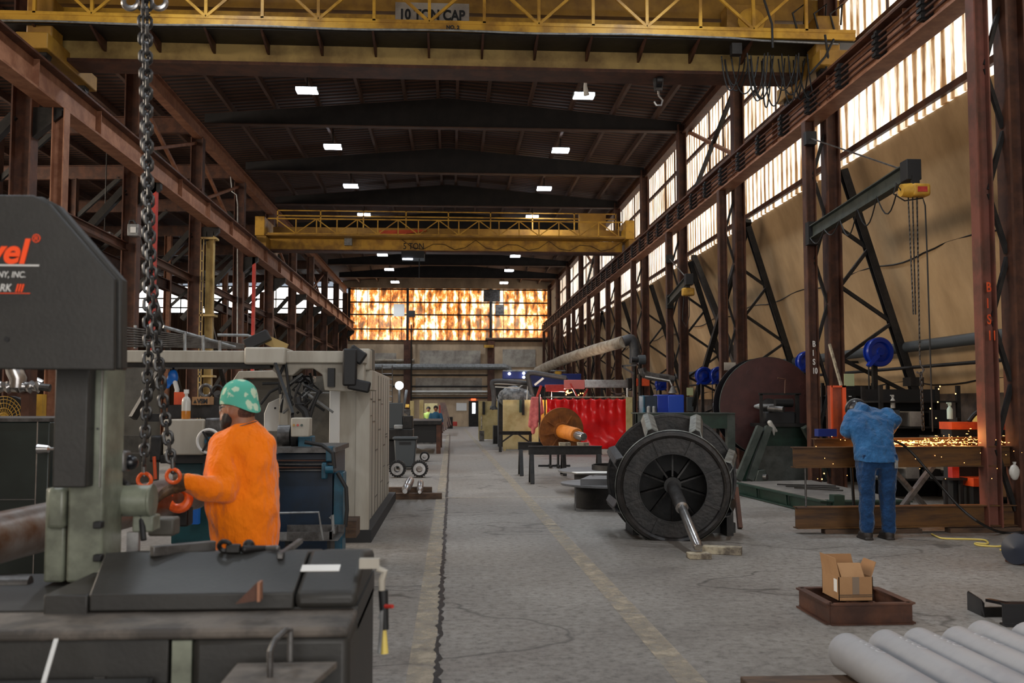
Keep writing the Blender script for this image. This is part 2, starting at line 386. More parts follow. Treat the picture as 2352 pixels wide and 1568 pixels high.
# right wall: raked tan lower wall, streaked translucent cladding above
tan = mat('stained_tan_wall', (.50, .335, .175), .85, 0, (.20, .118, .05), .45, stretch=(1, 1, .5), edge=(.36, .70), det=9, bump=.15)
st(MB().prism([(7.62, -8, 6.2), (9.54, -8, 0), (9.8, -8, 0), (7.8, -8, 6.3)], (0, YB + 8, 0)).build('wall_right', tan, loc=(7.6, 0, 0)))
crk = MB()
for z in (4.2, 1.95):
    pts = [(7.62 + .31 * (6.2 - (z + .02 * math.sin(y * 3.1))) - .012, y, z + .05 * math.sin(y * 1.7) + .02 * random.random()) for y in [k * .4 for k in range(20, 180)]]
    crk.tube(pts, .014, 5)
st(crk.build('trim_7', 'dark', loc=(7.6, 0, 0)))
st(MB().prism([(8.95, -8, 0), (9.0, -8, 1.9), (9.1, -8, 1.9), (9.2, -8, 0)], (0, YB + 8, 0)).build('baseboard_right', mat('dark_wall_foot', (.075, .05, .035), .9, 0, (.03, .022, .018), 3), loc=(9, 0, 0)))  # darker strip along the foot of the right wall
n = 2
for y0 in range(6, 72, 6):
    w = st(MB().box(7.58, 7.62, y0, y0 + 6, 6.2, 10.35).build('window_%d' % n, side, loc=(7.6, y0, 6.2))); n += 1
    g = MB()
    for z, t in ((6.36, .055), (7.42, .05), (8.35, .04), (9.35, .05), (10.3, .09)): g.box(7.5, 7.57, y0, y0 + 6, z - t, z + t)
    for k in range(1, 4): g.box(7.53, 7.57, y0 + k * 1.5 - .012, y0 + k * 1.5 + .012, 8.35, 10.3)
    g.build('girt', 'rust', w)
# wall behind camera with an assumed opening that lets in light, left side bay walls
bm_ = MB(); bm_.box(-26, -3, -8.3, -8, 0, 11); bm_.box(7, 12, -8.3, -8, 0, 11); bm_.box(-3, 7, -8.3, -8, 6.6, 11)
st(bm_.build('wall_front', 'conc', loc=(0, -8, 0)))
st(MB().box(-26.3, -26, -8, YB, 0, 10.6).build('wall_left', 'rust', loc=(-26, 0, 0)))
corr = mat('brown_corrugated_wall', (.16, .095, .06), .8, 0, (.09, .05, .032), 1, stretch=(6, 6, .2))
bl = MB()
x = -26
while x < -7.9: bl.box(x, x + .22, YB, YB + .1, 0, 8.1); bl.box(x + .22, x + .3, YB + .04, YB + .14, 0, 8.1); x += .3
bl.box(-26, -7.9, YB + .1, YB + .2, 0, 8.1)
st(bl.build('wall_back_left', corr, loc=(-17, YB, 0)))
w = st(MB().box(-26, -7.9, YB, YB + .04, 8.1, 10.1).build('window_%d' % n, sidel, loc=(-17, YB, 8.1))); n += 1
g = MB()
for z in (8.1, 8.5, 9.15, 10.05): g.box(-26, -7.9, YB - .1, YB - .01, z - .05, z + .05)
for k in range(16): g.box(-25 + k * 1.12, -24.93 + k * 1.12, YB - .1, YB - .02, 8.1, 10.1)
g.build('window_frame', 'dark', w)
# ceiling (low gable over the main bay, flat deck over the side bay) with purlins
def roofz(x):
    if x < -7.9: return 10.55 - (-7.9 - x) * .02
    return 11.12 - abs(x + .16) * .085
def ceilprof(x0, x1, y0, y1):
    b = MB(); x = x0
    return b
cb = MB()
for a, b_ in ((-26, -7.9), (-7.9, -.16), (-.16, 8.2)):
    za, zb = roofz(a if a > -26 else -26), roofz(b_ - (.001 if b_ == -7.9 else 0))
    cb.prism([(a, -8, za), (b_, -8, zb), (b_, -8, zb + .12), (a, -8, za + .12)], (0, YB + 8, 0))
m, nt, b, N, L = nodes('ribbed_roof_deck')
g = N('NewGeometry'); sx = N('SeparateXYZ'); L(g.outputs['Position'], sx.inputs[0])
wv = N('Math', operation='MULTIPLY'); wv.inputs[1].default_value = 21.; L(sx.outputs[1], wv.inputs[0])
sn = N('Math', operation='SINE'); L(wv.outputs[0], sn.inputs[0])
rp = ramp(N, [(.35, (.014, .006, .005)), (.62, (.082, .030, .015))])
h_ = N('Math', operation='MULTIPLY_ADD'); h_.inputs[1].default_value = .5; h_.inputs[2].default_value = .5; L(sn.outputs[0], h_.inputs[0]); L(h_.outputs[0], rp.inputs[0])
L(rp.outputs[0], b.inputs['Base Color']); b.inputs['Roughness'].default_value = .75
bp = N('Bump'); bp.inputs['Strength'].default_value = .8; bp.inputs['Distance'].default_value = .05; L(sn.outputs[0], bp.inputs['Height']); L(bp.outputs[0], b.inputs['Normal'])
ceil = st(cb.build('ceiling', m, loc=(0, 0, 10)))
for x in (-6.65, -5.35, -4.07, -2.75, -1.44, -.45, .14, 1.08, 2.36, 3.64, 4.95, 6.27):
    z = roofz(x); MB().box(x - .045, x + .045, 4, YB, z - .2, z).build('purlin', 'purlin', ceil)
for k in range(13):
    x = -8.9 - k * 1.3; z = roofz(x); MB().box(x - .05, x + .05, 4, YB, z - .2, z).build('purlin', 'purlin', ceil)
# roof frames every 6 m
k = 0
for Y in range(6, 73, 6):
    if Y == 72: continue
    t = thing('roof_beam', 'dark tapered roof beam spanning the main bay, %s along the hall' % ORD[k], 'roof beam', (-.16, Y, 10), 'tapered roof beams over the main bay')
    zt = lambda x: roofz(x) - .2
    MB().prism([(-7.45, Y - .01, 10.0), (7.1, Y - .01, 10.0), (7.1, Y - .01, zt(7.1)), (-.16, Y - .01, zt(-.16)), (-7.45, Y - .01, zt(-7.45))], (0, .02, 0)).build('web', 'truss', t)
    MB().box(-7.45, 7.1, Y - .12, Y + .12, 9.97, 10.0).build('bottom_flange', 'purlin', t)
    t2 = thing('side_bay_beam', 'brown beam under the side bay roof, %s along the hall' % ORD[k], 'roof beam', (-16, Y, 9.7), 'beams over the left side bay')
    MB().ibeam((-25.9, Y, 9.55), (-7.9, Y, 9.95), .2, .5, .025).build('beam', 'rust', t2)
    MB().bar((-13.5, Y, 8.1), (-11.9, Y, 9.65), .12, .14).build('knee_brace', 'dark', t2)
    MB().bar((-7.9, Y, 8.0), (-9.4, Y, 9.65), .12, .14).build('knee_brace', 'dark', t2)
    k += 1
# eave beams along the hall
tag(MB().ibeam((-7.62, 4, 9.75), (-7.62, YB, 9.75), .25, .45, .03).build('eave_beam', 'rustl'), 'long brown eave beam along the tops of the left columns', 'beam')
tag(MB().ibeam((7.2, 4, 10.1), (7.2, YB, 10.1), .25, .35, .03).build('eave_beam', 'rust'), 'long brown eave beam along the top of the right cladding', 'beam')

# crane runway girders
def runway(name, x, s, label, mm):
    t = thing(name, label, 'crane girder', (x, 38, 6.85))
    b = MB(); b.box(x - .01, x + .01, 6, YB - .3, 6.9, 7.42)
    for k in range(8, 72, 3): b.box(x - .11, x + .11, k - .008, k + .008, 6.88, 7.4)
    b.build('web', mm, t)
    MB().box(x - .17, x + .17, 6, YB - .3, 6.84, 6.88).build('bottom_flange', mm, t)
    MB().box(x - .17, x + .17, 6, YB - .3, 7.41, 7.45).build('top_flange', 'rust', t)
    MB().box(x - .035, x + .035, 6, YB - .3, 7.46, 7.54).build('rail', 'steeld', t)
    c = MB()
    for k in range(12, 140): c.box(x - .09, x - .04, k * .5, k * .5 + .06, 7.45, 7.49); c.box(x + .04, x + .09, k * .5, k * .5 + .06, 7.45, 7.49)
    c.build('rail_stud', 'dark', t)
    return t
rl = runway('runway_girder', -7.1, 1, 'long rust brown crane runway girder along the left columns', 'rustl')
rr_ = runway('runway_girder', 6.74, -1, 'long rust brown crane runway girder along the right columns, with conductor bars', 'rustl')
for k in range(4):
    z = 6.98 + k * .1; MB().cyl((6.60, 6, z), (6.60, YB - .4, z), .022, n=6).build('conductor_bar', 'rust', rr_)
for k in range(44):
    y = 7.3 + k * 1.5; b = MB().box(6.56, 6.72, y - .05, y + .05, 6.93, 7.36)
    for j in range(4): b.box(6.53, 6.6, y - .07, y + .07, 6.955 + j * .1, 7.005 + j * .1)
    b.build('conductor_bracket', 'black', rr_)
# right side laced columns
k = 0
for Y in range(12, 73, 6):
    if Y == 72: Y = 71.6
    t = thing('laced_column', 'brown laced column with raking strut on the right, %s along the hall' % ORD[k], 'column', (7.1, Y, 0), 'laced columns on the right')
    MB().ibeam((7.07, Y, 0), (7.07, Y, 10.2), .30, .26, .03, up=(1, 0, 0)).build('column_shaft', 'rust', t)
    MB().ibeam((6.65, Y, 0), (6.65, Y, 6.84), .2, .19, .018, up=(1, 0, 0)).build('crane_post', 'rust' if Y != 12 else mat('reddish_post', (.16, .05, .032), .6, .1, (.08, .032, .02), 2.2), t)
    MB().ibeam((7.3, Y, 5.95), (8.85, Y, .9), .14, .15, .015, up=(0, 1, 0)).build('raking_strut', 'dark', t)
    zs = [5.6, 4.85, 4.46, 3.75, 3.08, 2.4, 1.7, 1.1]
    for j in range(1, len(zs)):
        p = [(7.2, Y, zs[j - 1]), (7.3 + .307 * (5.95 - zs[j]), Y, zs[j])] if j % 2 == 0 else [(7.3 + .307 * (5.95 - zs[j - 1]), Y, zs[j - 1]), (7.2, Y, zs[j])]
        if j == 1: continue
        MB().bar(*p, .07, .06).build('lacing_bar', 'dark', t)
    z = 6.6; j = 0
    while z > .9:
        a, b_ = (6.73, 6.95) if j % 2 else (6.95, 6.73)
        MB().bar((a, Y, z), (b_, Y, z - .75), .06, .05).build('lacing_bar', 'dark', t); z -= .8; j += 1
    if Y == 18:
        for j, c_ in enumerate('BIS'): text_mesh('column_mark', c_, .15, 'whitem', t, (6.61, Y - .12, 2.62 - j * .165), off=.004, sx=.7)
        text_mesh('column_mark', '10', .15, 'whitem', t, (6.60, Y - .12, 2.62 - 3 * .165), off=.004, sx=.65)
    if Y == 12:
        for j, c_ in enumerate(['B', 'I', 'S', '11']): text_mesh('column_mark', c_, .17, 'orange', t, (6.60, Y - .12, 2.95 - j * .2), off=.003, sx=.7)
    k += 1
# window-side diagonal sway braces between columns
for i, (y0, y1) in enumerate(((24, 30), (48, 54))):
    t = thing('cross_brace', 'dark steel X brace between %s columns on the right' % ('two middle distance' if i == 0 else 'two far'), 'brace', (7.35, (y0 + y1) / 2, 0))
    MB().bar((7.42, y1, 6.1), (7.42, y0, 1.4), .16, .14).build('brace_bar', 'dark', t)
    MB().bar((7.32, y0, 6.1), (7.32, y1, 1.4), .14, .12).build('brace_bar', 'dark', t)
    MB().bar((7.3, y1, 10), (7.3, y0, 7.6), .1, .09).build('brace_bar', 'rustl', t)
    MB().bar((7.25, y0, 10), (7.25, y1, 7.6), .1, .09).build('brace_bar', 'dark', t)
# left columns, full height, with crane brackets and posts
k = 0
for Y in range(12, 73, 6):
    if Y == 72: Y = 71.6
    t = thing('steel_column', 'rust brown full height steel column left of the aisle, %s along the hall' % ORD[k], 'column', (-7.63, Y, 0), 'main columns on the left')
    MB().ibeam((-7.63, Y, 0), (-7.63, Y, 9.55), .32, .36, .03, up=(1, 0, 0)).build('column_shaft', 'rust', t)
    MB().prism([(-7.45, Y - .1, 6.84), (-6.95, Y - .1, 6.84), (-6.95, Y - .1, 6.7), (-7.45, Y - .1, 6.3)], (0, .2, 0)).build('bracket', 'dark', t)
    if k > 0: MB().bar((-7.8, Y, 6.7), (-9.6, Y, 4.6), .18, .16).build('knee_brace', 'dark', t)
    MB().bar((-7.8, Y, 3.2), (-9.0, Y, 1.2), .12, .1).build('knee_brace', 'dark', t)
    t2 = thing('side_bay_column', 'reddish brown column further left in the side bay, %s along the hall' % ORD[k], 'column', (-13.5, Y, 0), 'columns in the side bay')
    MB().ibeam((-13.5, Y, 0), (-13.5, Y, 9.6), .3, .3, .03, up=(1, 0, 0)).build('column_shaft', 'rustl' if k > 4 else 'rust', t2)
    MB().bar((-13.4, Y, 6.2), (-11.6, Y, 7.9), .12, .12).build('knee_brace', 'dark', t2)
    k += 1
for i, (z, x) in enumerate(((7.9, -7.7), (5.3, -7.75))):
    tag(MB().ibeam((x, 18, z), (x, YB, z), .14, .2, .02).build('tie_beam', 'rust'), ('upper' if i == 0 else 'lower') + ' brown tie beam joining the left columns', 'beam')
tag(MB().ibeam((-13.5, 18, 7.2), (-13.5, YB, 7.2), .3, .5, .03).build('tie_beam', 'rust'), 'heavy brown girder joining the side bay columns', 'beam')
for i, (y0, y1) in enumerate(((24, 30), (30, 36), (42, 48), (54, 60))):
    nm = ['nearest', 'second', 'third', 'farthest'][i]
    tag(MB().bar((-7.75, y0, 9.4), (-7.75, y1, 7.6), .09, .08).bar((-7.7, y1, 9.4), (-7.7, y0, 7.6), .09, .08).build('cross_brace', 'rustl'), 'thin brown X brace high between left columns, %s one' % nm, 'brace')
    tag(MB().bar((-7.8, y0, 6.6), (-7.8, y1, 1.2), .14, .12).build('sway_brace', 'dark'), 'dark diagonal brace low between left columns, %s one' % nm, 'brace')
# posts under the left girder
tag(MB().box(-7.15, -7.04, 23.9, 24.1, 0, 6.84).build('red_post', 'red'), 'narrow red post under the left girder, behind the hanging chain', 'post')
tag(MB().box(-7.14, -7.04, 35.9, 36.1, 0, 6.84).build('red_post', 'red'), 'narrow red post under the left girder, beyond the yellow mast', 'post')
t = thing('yellow_mast', 'tall yellow jib mast under the left runway girder', 'mast', (-7.15, 30, 0))
MB().ibeam((-7.2, 30, 0), (-7.2, 30, 6.7), .2, .22, .02, up=(1, 0, 0)).build('mast', 'yellowp', t)
lb = MB()
for x in (-7.44, -7.36): lb.box(x - .012, x + .012, 29.8, 29.83, .2, 6.5)
for j in range(20): lb.box(-7.44, -7.36, 29.8, 29.82, .4 + j * .3, .43 + j * .3)
lb.build('ladder', 'yellowp', t)
for z in (2.4, 4.2, 6.5): MB().box(-7.45, -7.0, 29.8, 30.2, z - .03, z + .03).build('collar', 'yellowp', t)
t = thing('steel_post', 'rust brown post under the left girder beside the nearest column', 'post', (-7.05, 18, 0))
MB().ibeam((-7.0, 18, 0), (-7.0, 18, 6.84), .26, .22, .02, up=(1, 0, 0)).build('post_shaft', 'rustl', t)
MB().box(-7.16, -6.9, 17.85, 18.15, 0, .04).build('base_plate', 'rust', t)
# ceiling lamps; the two nearest of each row, out of view, added for light
lampz = 10.15
for sgn, X in ((0, -4.0), (1, 3.66)):
    for j, Y in enumerate((3, 9, 15, 21, 27.2, 33.2, 39.2, 45.2, 51.2, 57.3, 63.5, 70)):
        dim = (sgn == 0 and j == 6)
        t = thing('ceiling_lamp', '%s ceiling lamp in the %s row, %s along the hall' % ('dim white' if dim else 'bright white', 'right' if sgn else 'left', ORD[j]), 'lamp', (X, Y, lampz), 'ceiling lamps')
        MB().box(X - .3, X + .3, Y - .2, Y + .2, lampz, lampz + .09).build('housing', 'galv', t)
        ln = MB()
        for q in range(2): ln.box(X - .28 + q * .29, X - .01 + q * .29, Y - .18, Y + .18, lampz - .012, lampz)
        ln.box(X - .28, X + .28, Y - .206, Y - .2, lampz + .0, lampz + .07)
        ln.build('lens', 'ledw' if dim else 'led', t)
        MB().cyl((X, Y, lampz + .09), (X, Y, roofz(X)), .02, n=6).build('hanger_rod', 'dark', t)
        if True:
            l = bpy.data.lights.new('ceiling_lamp_light', 'SPOT'); l.energy = 40 if dim else (430 if Y < 24 else 400); l.color = (.86, .93, 1); l.spot_size = R(140); l.spot_blend = .6; l.shadow_soft_size = .25
            lo = bpy.data.objects.new('ceiling_lamp_light', l); COL.objects.link(lo); lo.location = (0, 0, -.05); lo.parent = t
# =====================================================  OVERHEAD CRANES  =====================================================
def truss(name, t, m, x0, x1, Y, z0, z1, step, first, w=.05):
    b = MB(); b.box(x0, x1, Y - w / 2, Y + w / 2, z0 - w / 2, z0 + w / 2).box(x0, x1, Y - w / 2, Y + w / 2, z1 - w / 2, z1 + w / 2); b.build('handrail', m, t)
    x = first; k = 0
    while x < x1:
        if x > x0:
            MB().box(x - w * .45, x + w * .45, Y - w / 2, Y + w / 2, z0, z1).build('rail_post', m, t)
            if k % 2 == 0:
                for s in (-1, 1):
                    if x0 < x + s * step < x1: MB().bar((x, Y - .01, z0), (x + s * step, Y - .01, z1), w * .8, w * .8).build('truss_diagonal', m, t)
        x += step; k += 1
# the near crane, ten tons
t = thing('bridge_crane', 'near yellow ten ton bridge crane crossing the top of the hall', 'crane', (-.2, 18.2, 7.5))
MB().box(-7.3, 6.95, 18.2, 18.6, 7.80, 8.28).build('box_girder', 'yellowp', t, bev=.01)
MB().box(-7.2, 6.9, 18.05, 18.7, 7.74, 7.80).build('girder_flange', 'rust', t)
MB().box(-7.9, 7.35, 17.45, 18.2, 8.17, 8.20).build('walkway', 'dark', t)
MB().box(-7.9, 7.35, 17.40, 17.48, 8.21, 8.36).build('toe_beam', 'yel2', t)
MB().box(-7.9, 7.4, 18.22, 18.5, 8.60, 8.80).build('upper_beam', 'yel2', t)
MB().box(-7.9, 7.4, 18.30, 18.5, 8.45, 8.60).build('upper_beam', 'yellow', t)
MB().box(-7.9, 7.4, 18.25, 18.6, 8.88, 9.3).build('upper_beam', 'yellow', t)
truss('', t, 'yel2', -7.9, 7.35, 17.42, 8.36, 9.25, .98, -.42 - .98 * 8, .06)
tb = [(-8 + k * .5, 17.36, 8.19 + .012 * math.sin(k * .9)) for k in range(27)] + [(5.6, 17.36, 8.14), (7.0, 17.34, 8.10)]
MB().tube(tb, .02, 8).build('conduit', 'galv', t)
for k in range(14):
    x = -7.3 + k * .98
    MB().prism([(x - .02, 17.4, 8.17), (x - .02, 18.2, 8.17), (x - .02, 18.2, 7.98), (x - .02, 18.05, 7.98)], (.04, 0, 0)).build('bracket', 'rust', t)
for x0, x1 in ((-7.5, -6.95), (6.6, 7.15)):
    MB().box(x0, x1, 17.2, 19.6, 7.66, 7.95).build('end_truck', 'yellow', t, bev=.02)
    MB().box(x0 + .05, x1 - .05, 17.5, 18.0, 7.95, 8.7).build('motor_housing', 'yellow', t, bev=.03)
for y in (17.5, 19.3):
    for x in (-7.1, 6.74): MB().cyl((x - .06, y, 7.66), (x + .06, y, 7.66), .12, n=20).build('wheel', 'dark', t)
s = MB().box(-1.07, .30, 18.16, 18.2, 8.66, 9.02).build('sign_board', 'concp', t)
text_mesh('sign_text', '10 TON CAP', .27, 'black', t, (-1.0, 18.155, 8.70), off=.01, sx=.80)
text_mesh('crane_number', 'NO. 2', .09, 'black', t, (-.12, 17.395, 8.24), off=.004)
MB().box(5.05, 5.95, 17.7, 18.1, 8.30, 8.95).build('electrical_box', 'yellow', t, bev=.01)
MB().cyl((5.5, 17.69, 8.62), (5.5, 17.67, 8.62), .25, n=28).build('name_plate', 'yel2', t)
for x in (6.3, 6.7, 7.0): MB().tube([(x, 17.5, 8.4), (x - .1, 17.45, 8.7), (x + .15, 17.5, 8.9), (x + .2, 17.7, 8.6)], .02, 6).build('cable', 'black', t)
MB().box(5.02, 5.20, 17.28, 17.44, 7.86, 8.06).build('junction_box', 'dark', t)
random.seed(3)
for k in range(19):
    x = 5.15 + .09 * k + random.uniform(-.05, .05); w_ = random.uniform(.15, .5); dp = random.uniform(.45, .95)
    pts = [(x + w_ * (u - .5), 17.75 + .2 * math.sin(k) + .04 * math.sin(u * 5), 7.98 - dp * math.sin(math.pi * u) ** .7) for u in [j / 14 for j in range(15)]]
    MB().tube(pts, .014, 6).build('festoon_cable', 'black', t)
for k, (a, b_) in enumerate((((1755, 0, 17.3), (1775, 110, 17.3)), ((1895, 80, 17.2), (1893, 180, 17.4)), ((1860, 170, 17.2), (1915, 90, 17.2)))):
    MB().tube([P(*a), P((a[0] + b_[0]) / 2 + 8, (a[1] + b_[1]) / 2, a[2]), P(*b_)], .022, 6).build('cable', 'black', t)
c = P(1512, 185, 18.4)
tt = thing('hook_block', 'black hook block hanging below the near yellow crane', 'hook block', (c.x, c.y, c.z - .5))
MB().cyl(c + Vector((-.05, 0, 0)), c + Vector((.05, 0, 0)), .16, n=24).build('sheave', 'blackg', tt)
MB().prism([(c.x - .11, c.y - .05, c.z + .12), (c.x + .11, c.y - .05, c.z + .12), (c.x + .07, c.y - .05, c.z - .2), (c.x - .07, c.y - .05, c.z - .2)], (0, .1, 0)).build('side_plate', 'steeld', tt)
MB().tube([c + Vector((0, 0, -.2)), c + Vector((.01, 0, -.3)), c + Vector((.08, 0, -.38)), c + Vector((.05, 0, -.48)), c + Vector((-.04, 0, -.48)), c + Vector((-.08, 0, -.41))], .022, 8).build('hook', 'steel', tt)
for s_ in (-.06, .06): MB().cyl(c + Vector((s_, 0, .1)), (c.x + s_, c.y, 7.78), .012, n=6).build('hoist_rope', 'dark', tt)
a = P(1346, 150, 24.6)
pl = MB(); zz = [a + Vector((.02 * math.sin(k), 0, -k * .11)) for k in range(8)]
pl.tube(zz, .07, 7, rf=lambda u: .09 - .05 * math.sin(u * 3))
pl.cyl(a, (a.x, a.y, roofz(a.x) + .02), .01, n=5)
tag(pl.build('plastic_strip', 'white'), 'pale twisted plastic sheet hanging beside the nearest right hand ceiling lamp', 'plastic sheet')
# the far crane, five tons
Y = 39.5
t = thing('bridge_crane', 'far yellow five ton bridge crane with railed walkway', 'crane', (-.2, Y, 7.5))
MB().box(-7.2, 6.85, Y, Y + .4, 7.68, 8.12).build('box_girder', 'yel2', t, bev=.01)
MB().box(-7.2, 6.85, Y - .1, Y + .5, 7.62, 7.68).build('girder_flange', 'rust', t)
MB().box(-7.3, 6.85, Y - .75, Y, 8.12, 8.17).build('walkway', 'yellow', t)
MB().box(-7.1, 6.8, Y + .2, Y + .5, 8.3, 8.62).build('upper_beam', 'yellow', t)
truss('', t, 'yel2', -7.15, 6.75, Y - .72, 8.2, 8.78, .79, -6.85 + .79, .045)
b = MB()
b.box(-7.1, 6.8, Y + 1.0, Y + 1.04, 9.2, 9.25).box(-7.1, 6.8, Y + 1.0, Y + 1.04, 9.42, 9.46); b.build('handrail', 'yel2', t)
for k in range(9): MB().box(-7.1 + k * 1.73, -7.05 + k * 1.73, Y + 1.0, Y + 1.04, 8.6, 9.46).build('rail_post', 'yel2', t)
MB().box(5.2, 6.3, Y + .7, Y + 1.0, 8.7, 9.4).build('electrical_box', 'yellow', t)
for x0, x1 in ((-7.62, -7.25), (6.85, 7.2)):
    MB().box(x0, x1, Y - .8, Y + 1.2, 8.1, 8.85).build('end_cap', 'yel2', t, bev=.02)
    MB().box(x0 + .1, x1 + .1, Y - 1.0, Y + 1.6, 7.6, 8.05).build('end_truck', 'yellow', t)
text_mesh('crane_number', '5 TON', .36, 'black', t, (-1.95, Y - .012, 7.74), off=.002, sx=.78)
MB().box(-4.25, -3.95, Y - .2, Y - .02, 7.85, 8.12).build('junction_box', 'galv', t)
zf = [(2.0 + k * .42 - 4, Y - .05, 8.12 - .4 * abs(math.sin(k * .9))) for k in range(24)]
MB().tube(zf, .012, 5).build('festoon_cable', 'black', t)
MB().box(-2.0, -1.1, Y - .3, Y + .6, 7.35, 7.62).build('hoist_trolley', 'black', t)
MB().box(-1.95, -1.55, Y - .35, Y - .3, 7.27, 7.33).build('hoist_lamp', 'ledw', t)
MB().cyl((-1.3, Y, 7.4), (-1.3, Y, 6.6), .02, n=6).build('hoist_rope', 'black', t)
MB().prism([(-4.4 + 1.5, Y + .1, 8.35), (-2.0, Y + .1, 8.35), (-1.0, Y + .1, 8.5), (-1.2, Y + .1, 8.55), (-2.9, Y + .1, 8.5)], (0, .1, 0)).build('trolley_cover', 'orange', t)
# jib cranes on the right posts
def jib(label, Y0, X0, end, z, hz, big):
    t = thing('jib_crane', label, 'crane', (X0, Y0, z))
    e = Vector(end)
    MB().ibeam((X0, Y0 - .1, z), e, .14, .24, .016).build('jib_arm', 'greeng', t)
    MB().obox((e.x, e.y, z), (.2, .22, .28)).build('end_stop', 'black', t, bev=.01)
    MB().box(X0 - .1, X0 + .1, Y0 - .28, Y0 - .1, z - .22, z + .2).build('pivot_bracket', 'black', t)
    MB().box(X0 - .1, X0 + .1, Y0 - .25, Y0 - .1, hz - .12, hz + .12).build('tie_bracket', 'black', t)
    MB().cyl((X0, Y0 - .2, hz), e + Vector((0, .35, .12)), .014, n=8).build('tie_rod', 'steeld', t)
    return t, e
t, e = jib('grey green wall jib crane reaching out over the welding area', 18, 6.62, (6.19, 12.95, 4.71), 4.71, 6.48, 1)
sag = []
for k in range(5):
    a = Vector((6.6, 17.7, 4.6)).lerp(Vector((6.2, 13.2, 4.6)), k / 5); b_ = Vector((6.6, 17.7, 4.6)).lerp(Vector((6.2, 13.2, 4.6)), (k + 1) / 5)
    sag += [a.lerp(b_, u) + Vector((-.06, 0, -.34 * math.sin(math.pi * u) * (1 if k > 1 else .5))) for u in [j / 8 for j in range(8)]]
MB().tube(sag, .011, 6).build('power_cable', 'black', t)
h = thing('chain_hoist', 'orange electric chain hoist hanging from the tip of the jib arm', 'hoist', (6.17, 12.9, 4.2))
hx, hy, hz = 6.2, 12.85, 4.42
MB().obox((hx + .05, hy, hz), (.24, .2, .17)).build('hoist_body', 'yel2', h, bev=.03)
MB().cyl((hx - .2, hy, hz), (hx - .06, hy, hz), .085, .10, 18).build('motor', 'yel2', h)
MB().obox((hx + .05, hy - .105, hz), (.13, .01, .07)).build('cover_plate', 'red', h)
MB().obox((hx, hy, hz + .14), (.1, .06, .12)).build('trolley', 'black', h)
MB().tube([(hx - .2, hy, hz), (hx - .26, hy, hz + .1), (hx - .3, hy, hz - .05), (hx - .15, hy, hz - .14), (hx + .1, hy, hz - .1), (hx + .13, hy, hz - .2), (hx + .14, hy, hz - .9), (hx + .15, hy, 1.2)], .01, 6).build('pendant_cable', 'black', h)

def chain_along(pts, pitch, wr, lw, closed=False):
    pts = [Vector(p) for p in pts]; b = MB(); d = 0; seg = 0; k = 0
    L_ = [0]
    for i in range(len(pts) - 1): L_.append(L_[-1] + (pts[i + 1] - pts[i]).length)
    def pos(s):
        for i in range(len(pts) - 1):
            if s <= L_[i + 1] or i == len(pts) - 2: return pts[i].lerp(pts[i + 1], (s - L_[i]) / max(L_[i + 1] - L_[i], 1e-6)), (pts[i + 1] - pts[i]).normalized()
    s = pitch / 2
    while s < L_[-1]:
        c, dd = pos(s); a = Vector((1, 0, 0)) if k % 2 == 0 else Vector((0, 1, 0))
        a = Matrix.Rotation(R(14), 3, 'Z') @ a
        a = (a - dd * a.dot(dd)).normalized(); q = []
        h_ = pitch / 2 + wr - .0; rr = lw / 2 - wr; st_ = max(h_ - rr, .001)
        for j in range(12):
            th = 2 * math.pi * j / 12 + math.pi / 12
            q.append(c + a * (rr * math.cos(th)) + dd * (rr * math.sin(th) + (st_ if math.sin(th) > 0 else -st_)))
        b.tube(q, wr, 6, closed=True); s += pitch; k += 1
    return b
for dx, z1 in ((-.10, 2.75), (-.04, 2.75)):
    chain_along([(hx + dx, hy, hz - .1), (hx + dx + (.03 if dx < -.05 else .0), hy, z1)], .03, .0055, .024).build('chain', 'chain', h)
chain_along([(hx + .02, hy, hz - .1), (hx + .05, hy + .1, 2.15)], .03, .006, .026).build('chain', 'chain', h)
MB().tube([(hx + .05, hy + .1, 2.15), (hx + .06, hy + .1, 2.08), (hx + .1, hy + .1, 2.02), (hx + .06, hy + .1, 1.96), (hx, hy + .1, 1.99)], .014, 8).build('hook', 'steeld', h)
hc = chain_along([(hx + .06, hy + .1, 1.98), (hx + .08, hy + .12, 1.22)], .04, .009, .05); hc.build('sling_chain', 'chain', h)
t, e = jib('smaller distant jib crane on a right hand post beyond the X brace', 30, 6.62, (5.95, 24.6, 4.7), 4.7, 6.0, 0)
h = thing('chain_hoist', 'small orange chain hoist on the distant jib crane', 'hoist', (5.9, 24.8, 4.2))
MB().obox((5.95, 24.7, 4.4), (.3, .2, .2)).build('hoist_body', 'yel2', h, bev=.03)
MB().obox((5.95, 24.7, 4.53), (.1, .06, .1)).build('trolley', 'black', h)
MB().tube([(5.85, 24.7, 4.35), (5.8, 24.7, 3.7), (5.9, 24.7, 3.5), (5.98, 24.7, 3.8), (5.98, 24.7, 4.35)], .012, 6).build('pendant_cable', 'black', h)
